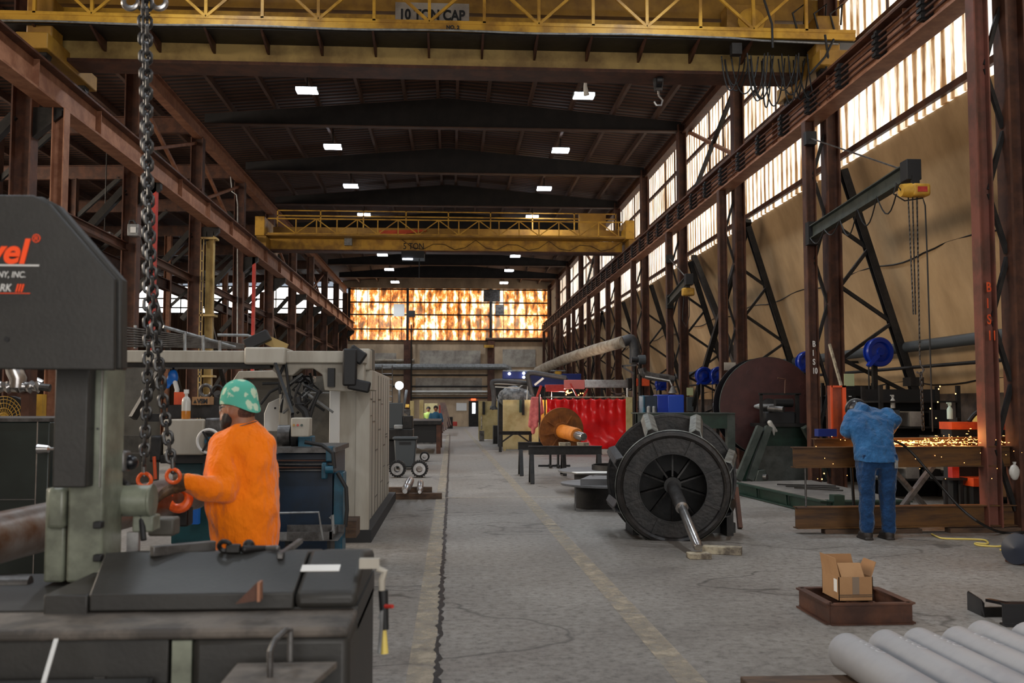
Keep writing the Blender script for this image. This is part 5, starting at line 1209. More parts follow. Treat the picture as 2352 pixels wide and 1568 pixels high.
a = P(1300, 1096, 15.6); tag(MB()._add([a, a + Vector((.15, -.1, .02)), P(1330, 1104, 15.2), P(1400, 1088, 15.8), P(1398, 1083, 16.2), P(1345, 1088, 16.2)], [(0, 1, 2, 3, 4, 5)]).build('drawing_sheet', 'white'), 'white paper sheet lying on the front round plate', 'paper') if 0 else None
xq = P(1352, 1050, 15.5).x
tag(MB().obox((xq, 15.55, .375), (.62, .45, .008), (0, 0, .3)).build('drawing_sheet', 'white'), 'white drawing sheet lying between the two round plates', 'paper') if 0 else tag(MB().obox((2.42, 17.15, .392), (.62, .34, .008), (0, 0, .15)).build('drawing_sheet', 'white'), 'white drawing sheet lying on the rear round plate', 'paper')

# rusty disc with orange shaft on stands
c0 = P(1290, 990, 21.5)
d = (P(1345, 1004, 20.2) - c0).normalized()
t = thing('flanged_rotor', 'rust orange disc with bright orange shaft lying on black stands', 'rotor', (c0.x, c0.y, .75))
MB().lathe([(0, 0), (.51, 0), (.51, .04), (0, .04)], c0 - d * .04, d, 56).build('disc', 'rustd', t)
MB().lathe([(0, 0), (.20, 0), (.19, .05), (0, .05)], c0, d, 36).build('boss', 'rustd', t)
e1 = d.orthogonal().normalized(); e2 = d.cross(e1)
for k in range(8):
    a_ = R(45 * k + 12); q_ = e1 * math.cos(a_) + e2 * math.sin(a_)
    MB().bar(c0 + q_ * .17 + d * .02, c0 + q_ * .40 + d * .01, .02, .06, up=d).build('rib', 'rustd', t)
MB().lathe([(0, 0), (.15, 0), (.15, .80), (.13, .84), (0, .84)], c0 + d * .03, d, 32).build('shaft', 'rustsh', t)
MB().lathe([(0, 0), (.085, 0), (.085, .36), (.07, .40), (0, .40)], c0 + d * .86, d, 28).build('shaft_end', 'steel', t)
MB().cyl(c0 - d * .5, c0 - d * .04, .09, n=24).build('shaft_back', 'steeld', t)
def stand(x0, x1, ytop, Y, h, label, n=1.0):
    a = P(x0, ytop, Y); c = P(x1, ytop, Y)
    t = thing('work_stand', label, 'stand', ((a.x + c.x) / 2, Y, 0))
    MB().ibeam((a.x, Y, a.z - h / 2), (c.x, Y, a.z - h / 2), .16, h, .016).build('top_beam', 'dark', t)
    for x in (a.x + .06, c.x - .06):
        for s_ in (-1, 1): MB().bar((x, Y + s_ * .05, a.z - h), (x, Y + s_ * .3 * n, 0), .08, .07).build('leg', 'dark', t)
    return t
stand(1214, 1382, 1024, 19.9, .17, 'front black steel stand under the orange shaft', .8)
stand(1190, 1300, 1015, 22.2, .17, 'rear black steel stand under the rusty disc')
for x, nm in ((1298, 'left'), (1340, 'right')):
    c = P(x, 1021, 19.95); tag(MB().box(c.x - .12, c.x + .10, 19.85, 20.05, c.z - .02, c.z + .045).build('chock', 'woodp'), 'pale wooden chock on the front stand, %s of the shaft end' % nm, 'block')
t = stand(1145, 1222, 990, 33.2, .12, 'black sawhorse with diagonal braces in front of the cream screen', .6)
a = P(1150, 1000, 33.1); c = P(1218, 1000, 33.1)
MB().bar((a.x, 33.1, .3), (a.x + .45, 33.1, .62), .05, .08, up=(0, 1, 0)).build('brace', 'dark', t); MB().bar((c.x, 33.1, .3), (c.x - .45, 33.1, .62), .05, .08, up=(0, 1, 0)).build('brace', 'dark', t)
for k, x in enumerate((1260, 1278)):
    c = PZ(x + 4, 1074)
    t = thing('casting_stand', 'low black cross-footed stand under the rusty disc, %s one' % ('left' if k == 0 else 'right'), 'stand', c)
    MB().cyl(c, c + Vector((0, 0, .5)), .03, n=8).build('stem', 'black', t); MB().bar(c + Vector((-.3, 0, .05)), c + Vector((.3, 0, .05)), .05, .05).build('foot', 'black', t); MB().bar(c + Vector((0, -.3, .05)), c + Vector((0, .3, .05)), .05, .05).build('foot', 'black', t)

# cream screens and red curtain
def screen(x0, x1, y0, Y, mm, label, nm='welding_screen', h2=None):
    a = P(x0, y0, Y); c = P(x1, y0, Y)
    return tag(MB().box(a.x, c.x, Y, Y + .06, .05, a.z).box(a.x + .02, a.x + .1, Y - .1, Y + .16, 0, .05).box(c.x - .1, c.x - .02, Y - .1, Y + .16, 0, .05).build(nm, mm), label, 'screen')
screen(1155, 1240, 918, 34, 'screen', 'wide cream welding screen standing right of the aisle')
screen(1099, 1156, 921, 44, 'screen', 'farther cream welding screen beside the aisle')
screen(1238, 1262, 918, 33.5, 'amber', 'amber screen panel between the pink cloth and the red curtain')
screen(1438, 1458, 912, 31, 'screen', 'narrow cream panel at the right end of the red curtain')
a = P(1256, 912, 31.5); c = P(1438, 912, 31.5); zt, zb_ = a.z - .03, .16
b = MB(); nx, nz = 90, 24; vs = []
for j in range(nz + 1):
    for i in range(nx + 1):
        u, v = i / nx, j / nz
        sc_ = .05 * abs(math.sin(u * math.pi * 9)) * (v if v < 1 else 1)
        y = 31.5 + .022 * math.sin(u * 56 + 2 * math.sin(v * 2)) * (.12 + .88 * v ** 3) + .035 * math.sin(u * 7 - v * 9) * (1 - v) + .02 * math.sin(u * 17 + v * 14)
        vs.append((a.x + (c.x - a.x) * u, y, zb_ + (zt - zb_ - .045 * abs(math.sin(u * math.pi * 9)) * v ** 6) * v))
b._add(vs, [(j * (nx + 1) + i, j * (nx + 1) + i + 1, (j + 1) * (nx + 1) + i + 1, (j + 1) * (nx + 1) + i) for j in range(nz) for i in range(nx)])
t = thing('red_curtain', 'glossy red welding curtain hanging on a frame behind the rusty disc', 'curtain', ((a.x + c.x) / 2, 31.5, 0))
cu = b.build('curtain_sheet', 'curtain', t, smooth=2); sm = cu.modifiers.new('thick', 'SOLIDIFY'); sm.thickness = .006
MB().cyl((a.x - .1, 31.5, a.z), (c.x + .1, 31.5, a.z), .022, n=8).build('top_rail', 'woodp', t)
for x in (a.x - .06, c.x + .04): MB().cyl((x, 31.5, 0), (x, 31.5, a.z + .3), .025, n=8).build('frame_post', 'dark' if x < a.x else 'whitem', t)
c = P(1437, 905, 31.5)
b = MB(); c = P(1228, 912, 32.6)
rr2 = random.Random(2)
for k in range(5): b.limb(c + Vector((-.08 + k * .07, 0, -.02)), .05, c + Vector((-.15 + k * .10 + (.0), rr2.uniform(-.03, .03), -1.15 + .22 * abs(k - 1))), .075, 10)
tag(b.build('pink_cloth', 'pink', remesh=.03), 'pink cloth hanging over the corner of the cream screen', 'cloth')
tag(MB().cyl(P(1239, 905, 32.4), (P(1239, 905, 32.4).x, 32.4, 0), .03, n=8).build('screen_post', 'dark'), 'dark post in front of the pink cloth', 'post')
for x, y0, y1, mm, nm in ((1111, 922, 952, 'black', 'thick black'), (1196, 918, 947, 'green', 'left olive'), (1202, 918, 953, 'dark', 'right olive')):
    Y = 33.9 if x > 1150 else 43.9
    tag(pbox(x - 3, x + 3, y0, y1, Y, .06).build('glove_pair', mm, bev=.01), nm + ' glove hanging over the top of a cream screen', 'glove')
c = P(1106, 1001, 43.4)
t = thing('shovel', 'pale shovel leaning on the far cream screen', 'shovel', PZ(1106, 1001)); MB().cyl(P(1106, 955, 43.6), P(1106, 985, 43.2), .03, n=8).build('shaft', 'woodp', t); MB().box(P(1101, 1050, 43).x, P(1112, 1050, 43).x, 43.0, 43.05, 0, .45).build('blade', 'steeld', t)
t = machine('black_trolley', 'small black trolley between the two cream screens', [(1133, 1152, 977, 1003, 0, .5, 'black', 'body'), (1144, 1151, 970, 980, 0, .1, 'dark', 'post')], 40, 'trolley')
# clear plastic covered machine and its white framed hood
t = thing('covered_machine', 'machine under crinkled clear plastic behind the cream screens', 'machine', (P(1185, 900, 37).x, 37, 0))
MB().ball(P(1178, 912, 37), .5, 24, (1.1, .9, .85)).ball(P(1205, 915, 37), .4, 20, (1, .9, .8)).build('plastic_cover', 'tarp', t, remesh=.05, disp=.12)
pbox(1145, 1215, 915, 1026, 37.2, .8).build('body', 'dark', t)
fr = [P(x, y, 36.3) for x, y in ((1140, 918), (1134, 880), (1212, 884), (1210, 918))]
MB().tube([fr[0], fr[1], fr[2], fr[3]], .025, 6).build('hood_frame', 'whitem', t); MB().bar(P(1137, 888, 36.3), P(1190, 891, 36.3), .04, .04).bar(P(1190, 891, 36.3), P(1200, 884, 36.3), .04, .04).build('hood_frame', 'whitem', t)
pbox(1136, 1212, 884, 915, 38.2, .05).build('back_panel', 'dark', t)
# fume arms
t = thing('fume_arm', 'black jointed fume extraction arm reaching over the cream screens', 'fume arm', (P(1215, 900, 36).x, 36, 0))
MB().tube(smooth([P(x, y, 36) for x, y in ((1128, 938), (1134, 930), (1134, 900), (1130, 882), (1136, 875), (1170, 876), (1212, 880))]), .085, 12).build('hose', 'ductd', t)
MB().lathe([(.07, 0), (.16, .16)], P(1134, 930, 36), (0, 0, -1), 18).build('hood', 'black', t)
MB().tube(smooth([P(x, y, 35.5) for x, y in ((1222, 905), (1216, 880), (1212, 862), (1222, 856), (1250, 860), (1300, 868))]), .09, 12).build('hose', 'ductd', t)
MB().cyl((P(1300, 868, 35.5).x, 35.6, 0), P(1300, 868, 35.5), .07, n=8).build('mast', 'dark', t)
MB().bar(P(1228, 884, 35.3), P(1248, 868, 35.3), .06, .07).build('lamp_bar', 'whitem', t)
t = thing('fume_arm', 'grey fume extraction arm with blower near the brown columns', 'fume arm', (P(1475, 840, 27).x, 27, 0))
MB().tube(smooth([P(x, y, 27) for x, y in ((1475, 845), (1480, 858), (1500, 865), (1530, 868), (1548, 872))]), .11, 12).build('hose', 'steeld', t)
MB().cyl(P(1466, 826, 27), P(1482, 826, 27), .13, n=20).build('blower', 'bin', t); MB().cyl(P(1450, 826, 27), P(1466, 826, 27), .08, n=16).build('blower_inlet', 'dark', t)
MB().bar(P(1428, 841, 27), P(1456, 858, 27), .05, .05).bar(P(1428, 840, 27), P(1462, 838, 27), .05, .05).build('bracket', 'steeld', t)
MB().cyl((P(1470, 1050, 27.1).x, 27.1, 0), P(1470, 830, 27.1), .05, n=8).build('mast', 'dark', t)
MB().tube([P(x, y, 26.9) for x, y in ((1482, 864), (1538, 874), (1543, 885))], .02, 6).build('support_rod', 'whitem', t)
MB().lathe([(.03, 0), (.12, .18), (.12, .2)], P(1545, 886, 27), (0, 0, -1), 16).build('nozzle', 'galv', t)
t = thing('insulated_duct', 'pale insulated duct rising across in front of the right columns', 'duct', (P(1340, 815, 36).x, 36, 0))
MB().tube(smooth([P(1235, 852, 42), P(1290, 828, 38), P(1350, 808, 35), P(1435, 784, 31)], 8), .17, 16, rf=lambda u: .19 + .006 * math.sin(u * 120)).build('duct_run', 'duct', t)
MB().tube(smooth([P(1432, 784, 31), P(1450, 780, 31), P(1458, 800, 31), P(1457, 835, 31)]), .17, 14).build('duct_elbow', 'ductd', t)
MB().cyl((P(1457, 1050, 31).x, 31, 0), P(1457, 830, 31), .06, n=8).build('stand_pipe', 'dark', t)
# blue machines and jib over the curtain
t = machine('blue_press', 'dark blue machine with lights behind the fume arms', [(1155, 1215, 852, 870, 0, .5, 'reeld', 'head'), (1215, 1335, 858, 888, .3, .5, 'reeld', 'body'), (1160, 1330, 888, 1000, .4, .4, 'black', 'base'), (1275, 1290, 850, 860, -.1, .2, 'yel2', 'cap'), (1155, 1300, 850, 853, -.1, .1, 'galv', 'top_rail')], 45)
for x, y in ((1170, 858), (1203, 857), (1203, 866)): MB().ball(P(x, y, 44.8), .06, 8).build('indicator', 'ledw', t)
t = thing('arm_manipulator', 'red and silver horizontal boom above the red curtain', 'boom', (P(1370, 882, 32.5).x, 32.5, 0))
pbox(1297, 1343, 872, 893, 32.5, .25).build('boom', mat('pinkish_red_boom', (.55, .16, .14), .4), t, bev=.01)
pbox(1343, 1442, 872, 890, 32.5, .25).build('boom', 'steel', t, bev=.01)
pbox(1442, 1457, 868, 897, 32.4, .4).build('boom_end', 'black', t, bev=.02)
pbox(1457, 1492, 869, 886, 32.3, .3).build('control_box', 'orange', t, bev=.01)
pbox(1253, 1300, 883, 899, 32.9, .3).build('boom_base', 'red', t, bev=.01)
MB().bar(P(1310, 880, 32.4), P(1326, 911, 32.4), .05, .05).bar(P(1350, 893, 32.8), P(1338, 915, 32.8), .05, .05).build('stay', 'red', t)
MB().bar(P(1243, 885, 33), P(1232, 915, 33), .08, .08).build('boom_leg', 'red', t)
MB().cyl((P(1475, 1050, 32.6).x, 32.6, 0), P(1475, 886, 32.6), .06, n=8).build('mast', 'dark', t)
MB().cyl((P(1262, 1050, 33.1).x, 33.1, 0), P(1262, 899, 33.1), .08, n=8).build('mast', 'dark', t)
MB().tube(smooth([P(x, y, 32.3) for x, y in ((1400, 892), (1420, 905), (1450, 893))]), .02, 6).tube(smooth([P(x, y, 32.3) for x, y in ((1395, 915), (1410, 908), (1440, 905))]), .02, 6).build('cable', 'steeld', t)
sp = MB(); rs = random.Random(8)
for k in range(16): sp.ball(P(rs.choice((1302, 1308, 1334)) + rs.uniform(-6, 6), rs.uniform(896, 908), 33), .018, 6)
tag(sp.build('welding_glow', 'hot'), 'orange glowing sparks behind the red curtain', 'sparks', kind='stuff')
l = bpy.data.lights.new('welding_arc', 'POINT'); l.energy = 60; l.color = (.9, .75, .6); l.shadow_soft_size = .05; lo = bpy.data.objects.new('welding_arc', l); COL.objects.link(lo); lo.location = P(1290, 911, 33.3)

# green frame table, blue cabinet
t = thing('green_table', 'dark green heavy steel frame table behind the spool wheel', 'frame', (P(1570, 950, 19).x, 19, 0))
a = P(1462, 950, 19); c = P(1684, 950, 19)
MB().box(a.x, c.x, 18.9, 19.1, a.z - .28, a.z).build('front_beam', 'green', t); MB().box(a.x, c.x, 18.85, 19.6, a.z, a.z + .02).build('top_edge', 'greeng', t)
for x in (a.x, c.x - .15): MB().box(x, x + .15, 18.88, 19.05, 0, a.z - .0).build('leg', 'greeng', t)
MB().box(a.x + .2, c.x - .4, 19.5, 19.6, .3, .9).build('back_panel', 'dark', t)
t = machine('blue_cabinet', 'blue cabinet with a glass side behind the green frame', [(1480, 1510, 908, 990, 0, .5, 'blued', 'glass_side'), (1510, 1571, 906, 990, 0, .5, 'reel', 'body'), (1477, 1482, 908, 990, -.02, .5, 'bluem', 'edge'), (1480, 1571, 990, 1079, .05, .4, 'black', 'base'), (1535, 1571, 908, 952, -.03, .02, mat('cabinet_blue', (.008, .05, .36), .4), 'door')], 24, 'cabinet')
for x in (1490, 1502): MB().lathe([(0, 0), (.05, 0), (.05, .15), (.02, .18), (0, .18)], P(x, 949, 23.9), (0, 0, 1), 12).build('jar', 'galv', t)

# big maroon spool and green pedestal
t = thing('maroon_spool', 'very large maroon steel disc spool on a green pedestal', 'spool', (P(1765, 932, 19.7).x, 19.9, .5))
c = P(1765, 933, 19.6); 
def big(c_, n_, m_): MB().lathe([(0, 0), (.985, 0), (.985, .03), (0, .03)], c_, (0, 1, 0), 80).build(n_, m_, t)
big(c, 'front_disc', 'maroon'); big(c + Vector((0, .5, 0)), 'rear_disc', 'blackg')
MB().cyl(c + Vector((0, .03, 0)), c + Vector((0, .5, 0)), .4, n=40).build('core', 'dark', t)
MB().cyl(c, c + Vector((-.02, -.12, 0)), .16, n=24).build('hub_plate', 'dark', t)
sx0 = P(1706, 937, 19.2); sx1 = P(1790, 941, 18.7)
MB().cyl(c + Vector((-.3, -.4, 0)), c + Vector((.15, -.55, 0)), .055, n=18).build('axle', 'steeld', t)
MB().lathe([(0, 0), (.06, .0), (.03, -.1), (.0, -.12)], c + Vector((-.3, -.4, 0)), (1, -.3, 0), 16).build('axle_tip', 'galv', t)
b = MB()
for j in range(24):
    a_ = j * math.pi / 12
    if j % 6 in (1, 2): b.ring(c + Vector((.78 * math.cos(a_), -.003, .78 * math.sin(a_))), (0, 1, 0), .04, .004, 14, 4)
b.build('rivet', 'maroon', t)
for r_ in (0,): MB().lathe([(.985, -.004), (.992, -.004), (.992, .034), (.985, .034)], c, (0, 1, 0), 80, closed=True).build('disc_edge', 'greeng', t)
t = thing('green_pedestal', 'green pedestal with sloping legs holding the maroon spool', 'pedestal', (P(1790, 1000, 18.9).x, 18.9, 0))
pbox(1741, 1852, 972, 980, 18.7, .5).build('top_plate', 'dark', t)
MB().prism([P(x, y, 18.95) for x, y in ((1752, 980), (1852, 980), (1905, 1105), (1700, 1105))], (0, .12, 0)).build('web', 'green', t)
MB().prism([P(x, y, 18.94) for x, y in ((1752, 1024), (1866, 1024), (1905, 1105), (1715, 1105))], (0, .01, 0)).build('lit_web_panel', mat('lit_grey_green', (.06, .064, .056), .6, 0, (.034, .038, .032), 5), t)  # paler panel, the light on the web put into its colour
for x0, x1 in ((1745, 1695), (1765, 1722), (1848, 1910)):
    MB().bar(P(x0, 980, 18.6), P(x1, 1102, 18.4 if x1 < 1800 else 18.8), .12, .13, up=(0, 1, 0)).build('sloping_leg', 'greeng', t)
pbox(1747, 1752, 905, 975, 18.75, .06).build('guard_post', 'dark', t); pbox(1829, 1836, 905, 975, 18.75, .06).build('guard_post', 'dark', t); pbox(1744, 1840, 902, 907, 18.75, .06).build('guard_bar', 'dark', t)
pbox(1758, 1828, 945, 975, 18.8, .3).build('bearing_block', 'black', t, bev=.03)
MB().cyl(P(1765, 938, 18.8), P(1800, 940, 18.6), .06, n=16).build('axle_stub', 'steeld', t); MB().cyl(P(1780, 925, 18.9), P(1820, 925, 18.9), .08, n=16).build('bearing_cap', 'black', t)
MB().tube([P(x, y, 18.75) for x, y in ((1786, 868), (1804, 871), (1803, 903))], .015, 6).build('crank_handle', 'rust', t)
tag(MB().limb(P(1768, 970, 18.6), .05, P(1776, 985, 18.6), .04).limb(P(1776, 985, 18.6), .04, P(1778, 1000, 18.6), .015).limb(P(1772, 975, 18.6), .04, P(1784, 990, 18.62), .025).build('rag', 'bottle', remesh=.015), 'pale rag hanging from the top of the green pedestal', 'rag')
MB().prism([P(x, y, 18.3) for x, y in ((1735, 1105), (1742, 1080), (1758, 1078), (1766, 1100), (1760, 1105))], (0, .25, 0)).build('roller_bracket', 'greeng', t, bev=.01)
MB().cyl(P(1754, 1095, 18.25), P(1762, 1095, 18.2), .05, n=14).build('roller', 'steeld', t)
# green floor base
t = thing('base_skid', 'low dark green steel base frame on the floor under the pedestal', 'frame', (5.3, 16.5, 0))
A = PZ(1697, 1108, .2); B_ = PZ(1900, 1152, .2); C = PZ(2090, 1152, .2)
A, B_, C = Vector((A.x, A.y, .0)), Vector((B_.x, B_.y, 0)), Vector((C.x, C.y, 0))
D = Vector((C.x, A.y + .3, 0))
MB().ibeam(A + Vector((0, 0, .11)), B_ + Vector((0, 0, .11)), .2, .2, .02).build('side_beam', 'green', t)
MB().ibeam(B_ + Vector((0, 0, .11)), C + Vector((0, 0, .11)), .2, .22, .02).build('side_beam', 'green', t)
MB().prism([A + Vector((0, 0, .2)), B_ + Vector((0, 0, .2)), C + Vector((0, 0, .2)), D + Vector((0, 0, .2))], (0, 0, .015)).build('deck', mat('dusty_deck', (.17, .155, .135), .8, 0, (.10, .09, .08), 2), t)
for u in (.25, .6): q_ = A.lerp(B_, u); MB().bar(q_ + Vector((-.04, -.12, .02)), q_ + Vector((-.04, -.08, .2)), .03, .03).build('stiffener', 'green', t)
MB().box(B_.x + .05, B_.x + .2, B_.y - .13, B_.y + .05, .05, .3).build('lug', 'green', t)
for k in range(3): tag(MB().bar(PZ(1785 + k * 20, 1112 + k * 4, .235), PZ(1920 + k * 8, 1116 + k * 5, .235), .03, .02).build('loose_rod', 'dark'), ['longest', 'middle', 'shortest'][k] + ' dark rod lying on the dusty green base deck', 'rod')
# orange upright channel
c0_ = P(1908, 885, 12.6); c1_ = P(1941, 885, 12.6); zb2 = a.z if 0 else P(1821, 1050, 11.9).z + .12 + .085
t = thing('orange_upright', 'orange rectangular upright standing on the rear beam behind the welder', 'upright', (c0_.x, 12.6, zb2))
MB().box(c0_.x, c1_.x - .05, 12.6, 12.72, zb2, c0_.z).build('channel', mat('dull_orange', (.24, .042, .009), .6, 0, (.16, .026, .006), 5), t)
MB().box(c1_.x - .05, c1_.x, 12.57, 12.72, zb2, c0_.z).box(c0_.x - .01, c0_.x + .012, 12.57, 12.6, zb2, c0_.z).box(c0_.x, c1_.x, 12.57, 12.6, c0_.z - .025, c0_.z).build('channel_lip', mat('upright_orange', (.5, .06, .008), .5), t)
tag(pbox(1880, 1922, 985, 1002, 12.55, .14).build('blue_clamp', 'reeld'), 'dark blue block behind the left end of the beams', 'block')
# hose reels
for (x, y, r, Y, nm) in ((2021, 808, 35, 17.0, 'largest, at the right beside the grey pipe'), (1855, 831, 26, 20.8, 'in the middle above the maroon disc'), (1652, 862, 21, 26.6, 'right of the overlapping pair'), (1618, 863, 21, 27.0, 'left of the overlapping pair'), (1520, 882, 15, 33, 'smallest and farthest')):
    c = P(x, y, Y); r *= Y / F_PX
    t = thing('hose_reel', 'glossy blue hose reel, %s' % nm, 'hose reel', c)
    axr = Vector((.12, -1, 0)).normalized()
    MB().lathe([(0, .05), (r * .25, .05), (r * .3, .02), (r * .62, 0), (r * .68, .035), (r * .93, .035), (r, .01), (r, -.02), (r * .72, -.04), (r * .72, -.09), (r * .9, -.11), (r * .95, -.11), (r * .95, -.13), (0, -.13)], c, axr, 40).build('reel_case', 'reel', t)
    MB().prism([c + Vector((-r * .55, -.06, -r * .35)), c + Vector((-r * .1, -.06, -r * .1)), c + Vector((-r * .1, -.06, -r * .35)), c + Vector((-r * .75, -.06, -r * 1.02)), c + Vector((-r * .9, -.06, -r * .9))], (0, .12, 0)).build('hose_guide', 'reel', t)
    MB().obox(c + Vector((.0, .2, 0)), (.06, .16, r * 1.2)).build('mount', 'dark', t)
    MB().box(c.x - .04, c.x + .04, c.y + .2, c.y + .28, 0, c.z + .1).build('mount_post', 'dark', t)
    MB().tube([c + Vector((-r * .8, 0, -r)), c + Vector((-r * .8, 0, -r - .4)), c + Vector((-r * .75, .1, -r - .9)), c + Vector((-r * .6, .2, -c.z + .4))], .013, 6).build('hose', 'black', t)
# grey air main along the wall
t = thing('air_main', 'grey pipe running along the tan wall above the work area', 'pipe', (8.4, 20, 2.5))
MB().cyl((8.42, 8, 2.62), (8.42, 40, 2.62), .10, n=16).build('pipe_run', 'bin', t)
for y in (9, 14.5, 21, 27, 33, 39): MB().box(8.3, 8.9, y, y + .05, 2.45, 2.5).build('pipe_hanger', 'dark', t)
tag(MB().cyl((8.2, 8, 2.22), (8.2, 40, 2.22), .03, n=8).build('thin_pipe', 'dark'), 'thin dark pipe running below the grey air main', 'pipe')
# racks along the right wall: dark shelves with tools and stock
def rack(label, x0, x1, Y, zs, seed, items):
    t = thing('storage_rack', label, 'rack', ((x0 + x1) / 2, Y, 0))
    for x in (x0, x1):
        for y in (Y, Y + .7): MB().box(x - .03, x + .03, y - .03, y + .03, 0, zs[-1] + .15).build('upright', 'dark', t)
    for z in zs: MB().box(x0, x1, Y - .05, Y + .75, z - .03, z).build('shelf', 'dark', t)
    rr = random.Random(seed)
    for z in zs[:-1] if len(zs) > 1 else zs:
        x = x0 + .06
        while x < x1 - .2:
            w_ = rr.uniform(.1, .34); h_ = rr.uniform(.08, .3); k = rr.random()
            nm = rr.choice(items)
            if k < .5:
                mm = rr.choice(['dark', 'black', 'rust', 'steeld', 'bin', 'card'])
                tag(MB().box(x, x + w_, Y + .05, Y + .5, z, z + h_).build('parts_box', mm, bev=.005), '', '')
                o = bpy.data.objects[-1] if 0 else None
            x += w_ + rr.uniform(.03, .12)
    return t
cnt = [0]
def rack2(label, x0, x1, Y, zs, seed, place):
    t = thing('storage_rack', label, 'rack', ((x0 + x1) / 2, Y, 0))
    for x in (x0, x1):
        for y in (Y, Y + .7): MB().box(x - .03, x + .03, y - .03, y + .03, 0, zs[-1] + .25).build('upright', 'dark', t)
    for z in zs: MB().box(x0, x1, Y - .05, Y + .75, z - .03, z).build('shelf', 'dark', t)
    MB().box(x0, x1, Y + .74, Y + .76, 0, zs[-1] + .2).build('back_panel', 'black', t)
    rr = random.Random(seed); cols = [('black', 'black'), ('dark', 'dark grey'), ('galv', 'pale metal'), ('steeld', 'dull metal'), ('concp', 'dusty'), ('bin', 'blue grey'), ('card', 'brown')]
    for si, z in enumerate(zs[:-1]):
        x = x0 + .06; i = 0
        while x < x1 - .2:
            w_ = rr.uniform(.12, .34); h_ = rr.uniform(.10, .3)
            mm, cn = rr.choice(cols); i += 1; lab = '%s box, %s on the %s shelf of the rack %s' % (cn, ['first', 'second', 'third', 'fourth', 'fifth', 'sixth'][i - 1], ['bottom', 'second', 'third', 'top'][si], place)
            t2 = tag(MB().box(x, x + w_, Y + .05, Y + .5, z, z + h_).build('parts_box', mm, bev=.005), lab, 'box', 'boxes on the racks ' + place)
            x += w_ + rr.uniform(.05, .2)
    return t
rack2('dark storage rack against the tan wall just right of the welder', 7.0, 8.3, 15.9, [.35, .8, 1.2, 1.62], 3, 'behind the welder')
rack2('dark storage rack beyond the sparks near the nearest laced column', 7.25, 8.2, 13.2, [.3, .72, 1.12], 5, 'by the nearest laced column')
rack2('dark rack between the orange upright and the brown column', 7.55, 8.6, 19.2, [.4, .9, 1.35, 1.75], 7, 'behind the orange upright')
for (x0, x1, y0, y1, Y, nm) in ((2186, 2289, 969, 986, 13.0, 'upper orange shelf edge behind the sparks'), (2236, 2300, 1098, 1117, 12.7, 'low orange shelf edge under the upper beam'), (2335, 2400, 973, 988, 12.9, 'orange shelf edge right of the laced column')):
    a = P(x0, y0, Y); c = P(x1, y1, Y)
    tag(MB().box(a.x, c.x, Y, Y + .35, c.z, a.z).build('orange_shelf', 'orange'), nm, 'shelf')
    tag(MB().box(a.x + .02, c.x - .02, Y + .05, Y + .3, 0, c.z - .002).build('floor_cabinet', 'black'), 'black cabinet under the ' + nm, 'cabinet')
def bottle(x, y, Y, h, m_, label):
    c = P(x, y, Y); t = thing('spray_bottle', label, 'bottle', c); r = h * .17
    MB().lathe([(0, 0), (r, 0), (r, h * .58), (r * .45, h * .74), (r * .35, h * .8), (0, h * .8)], c, (0, 0, 1), 18).build('bottle_body', m_, t)
    MB().bar(c + Vector((0, 0, h * .8)), c + Vector((0, 0, h * .98)), r * .9, r * .9).bar(c + Vector((-r, 0, h * .95)), c + Vector((r * .4, 0, h * .95)), r * .6, r * .5).build('spray_head', m_, t)
bottle(2182, 962, 13.3, .23, 'bottleg', 'pale green spray bottle on the rack behind the sparks')
bottle(2051, 937, 15.95, .22, 'bottle', 'frosted bottle on the rack above the shoulder of the welder')
t = thing('band_sander', 'yellow machine with a red valve on the orange shelf', 'machine', P(2275, 968, 13.2))
pbox(2255, 2290, 950, 970, 13.1, .25).build('body', 'tape2', t, bev=.01); pbox(2272, 2282, 940, 950, 13.1, .06).build('valve', 'red', t)
MB().tube(smooth([P(x, y, 13.1) for x, y in ((2225, 968), (2240, 950), (2262, 940), (2280, 946))]), .03, 8).build('hose', 'black', t)
tag(pbox(2188, 2203, 1068, 1097, 12.9, .12).build('red_tool_box', 'red'), 'dull red box under the upper beam', 'box'); c = P(2195, 1097, 12.9)
tag(MB().box(c.x - .2, c.x + .15, 12.85, 13.2, c.z - .03, c.z).box(c.x - .15, c.x - .11, 12.9, 12.95, 0, c.z - .03).box(c.x + .06, c.x + .1, 12.9, 12.95, 0, c.z - .03).build('small_table', 'black'), 'low black table carrying the dull red box', 'table')
tag(MB().ball(P(2330, 1085, 11.7), .07, 16, (1, .6, 1.5)).bar(P(2330, 1075, 11.75), P(2330, 1060, 11.9), .05, .03).build('rag', 'bottle', remesh=.02, disp=.03), 'pinkish rag draped on the upper beam at the right edge', 'rag')
t = thing('disconnect_box', 'grey green breaker box with paper list on the brown column', 'electrical box', P(1950, 900, 17.7)); pbox(1940, 1962, 858, 886, 17.82, .03).build('paper_list', mat('list_paper', (.42, .45, .25), .8), t); pbox(1940, 1966, 893, 930, 17.74, .12).build('box', 'dark', t, bev=.01); pbox(1950, 1956, 909, 911, 17.73, .01).build('latch', 'whitem', t)
t = thing('disconnect_box', 'grey breaker box with a small paper list on the column behind the maroon disc', 'electrical box', P(1582, 900, 29.8)); pbox(1578, 1592, 890, 908, 29.82, .04).build('paper_list', MATS['list_paper'], t); pbox(1578, 1593, 911, 945, 29.76, .1).build('box', 'bin', t, bev=.01)
t = thing('sign_plate', 'grey board fixed to a post above the maroon disc', 'board', P(1677, 838, 23.86)); pbox(1664, 1690, 832, 850, 23.86, .04).build('board', 'concp', t)
wa, wb = P(1905, 790, 17.4), P(1943, 925, 17.0); wc = wa + (wb - wa) * (wa.z / (wa.z - wb.z))
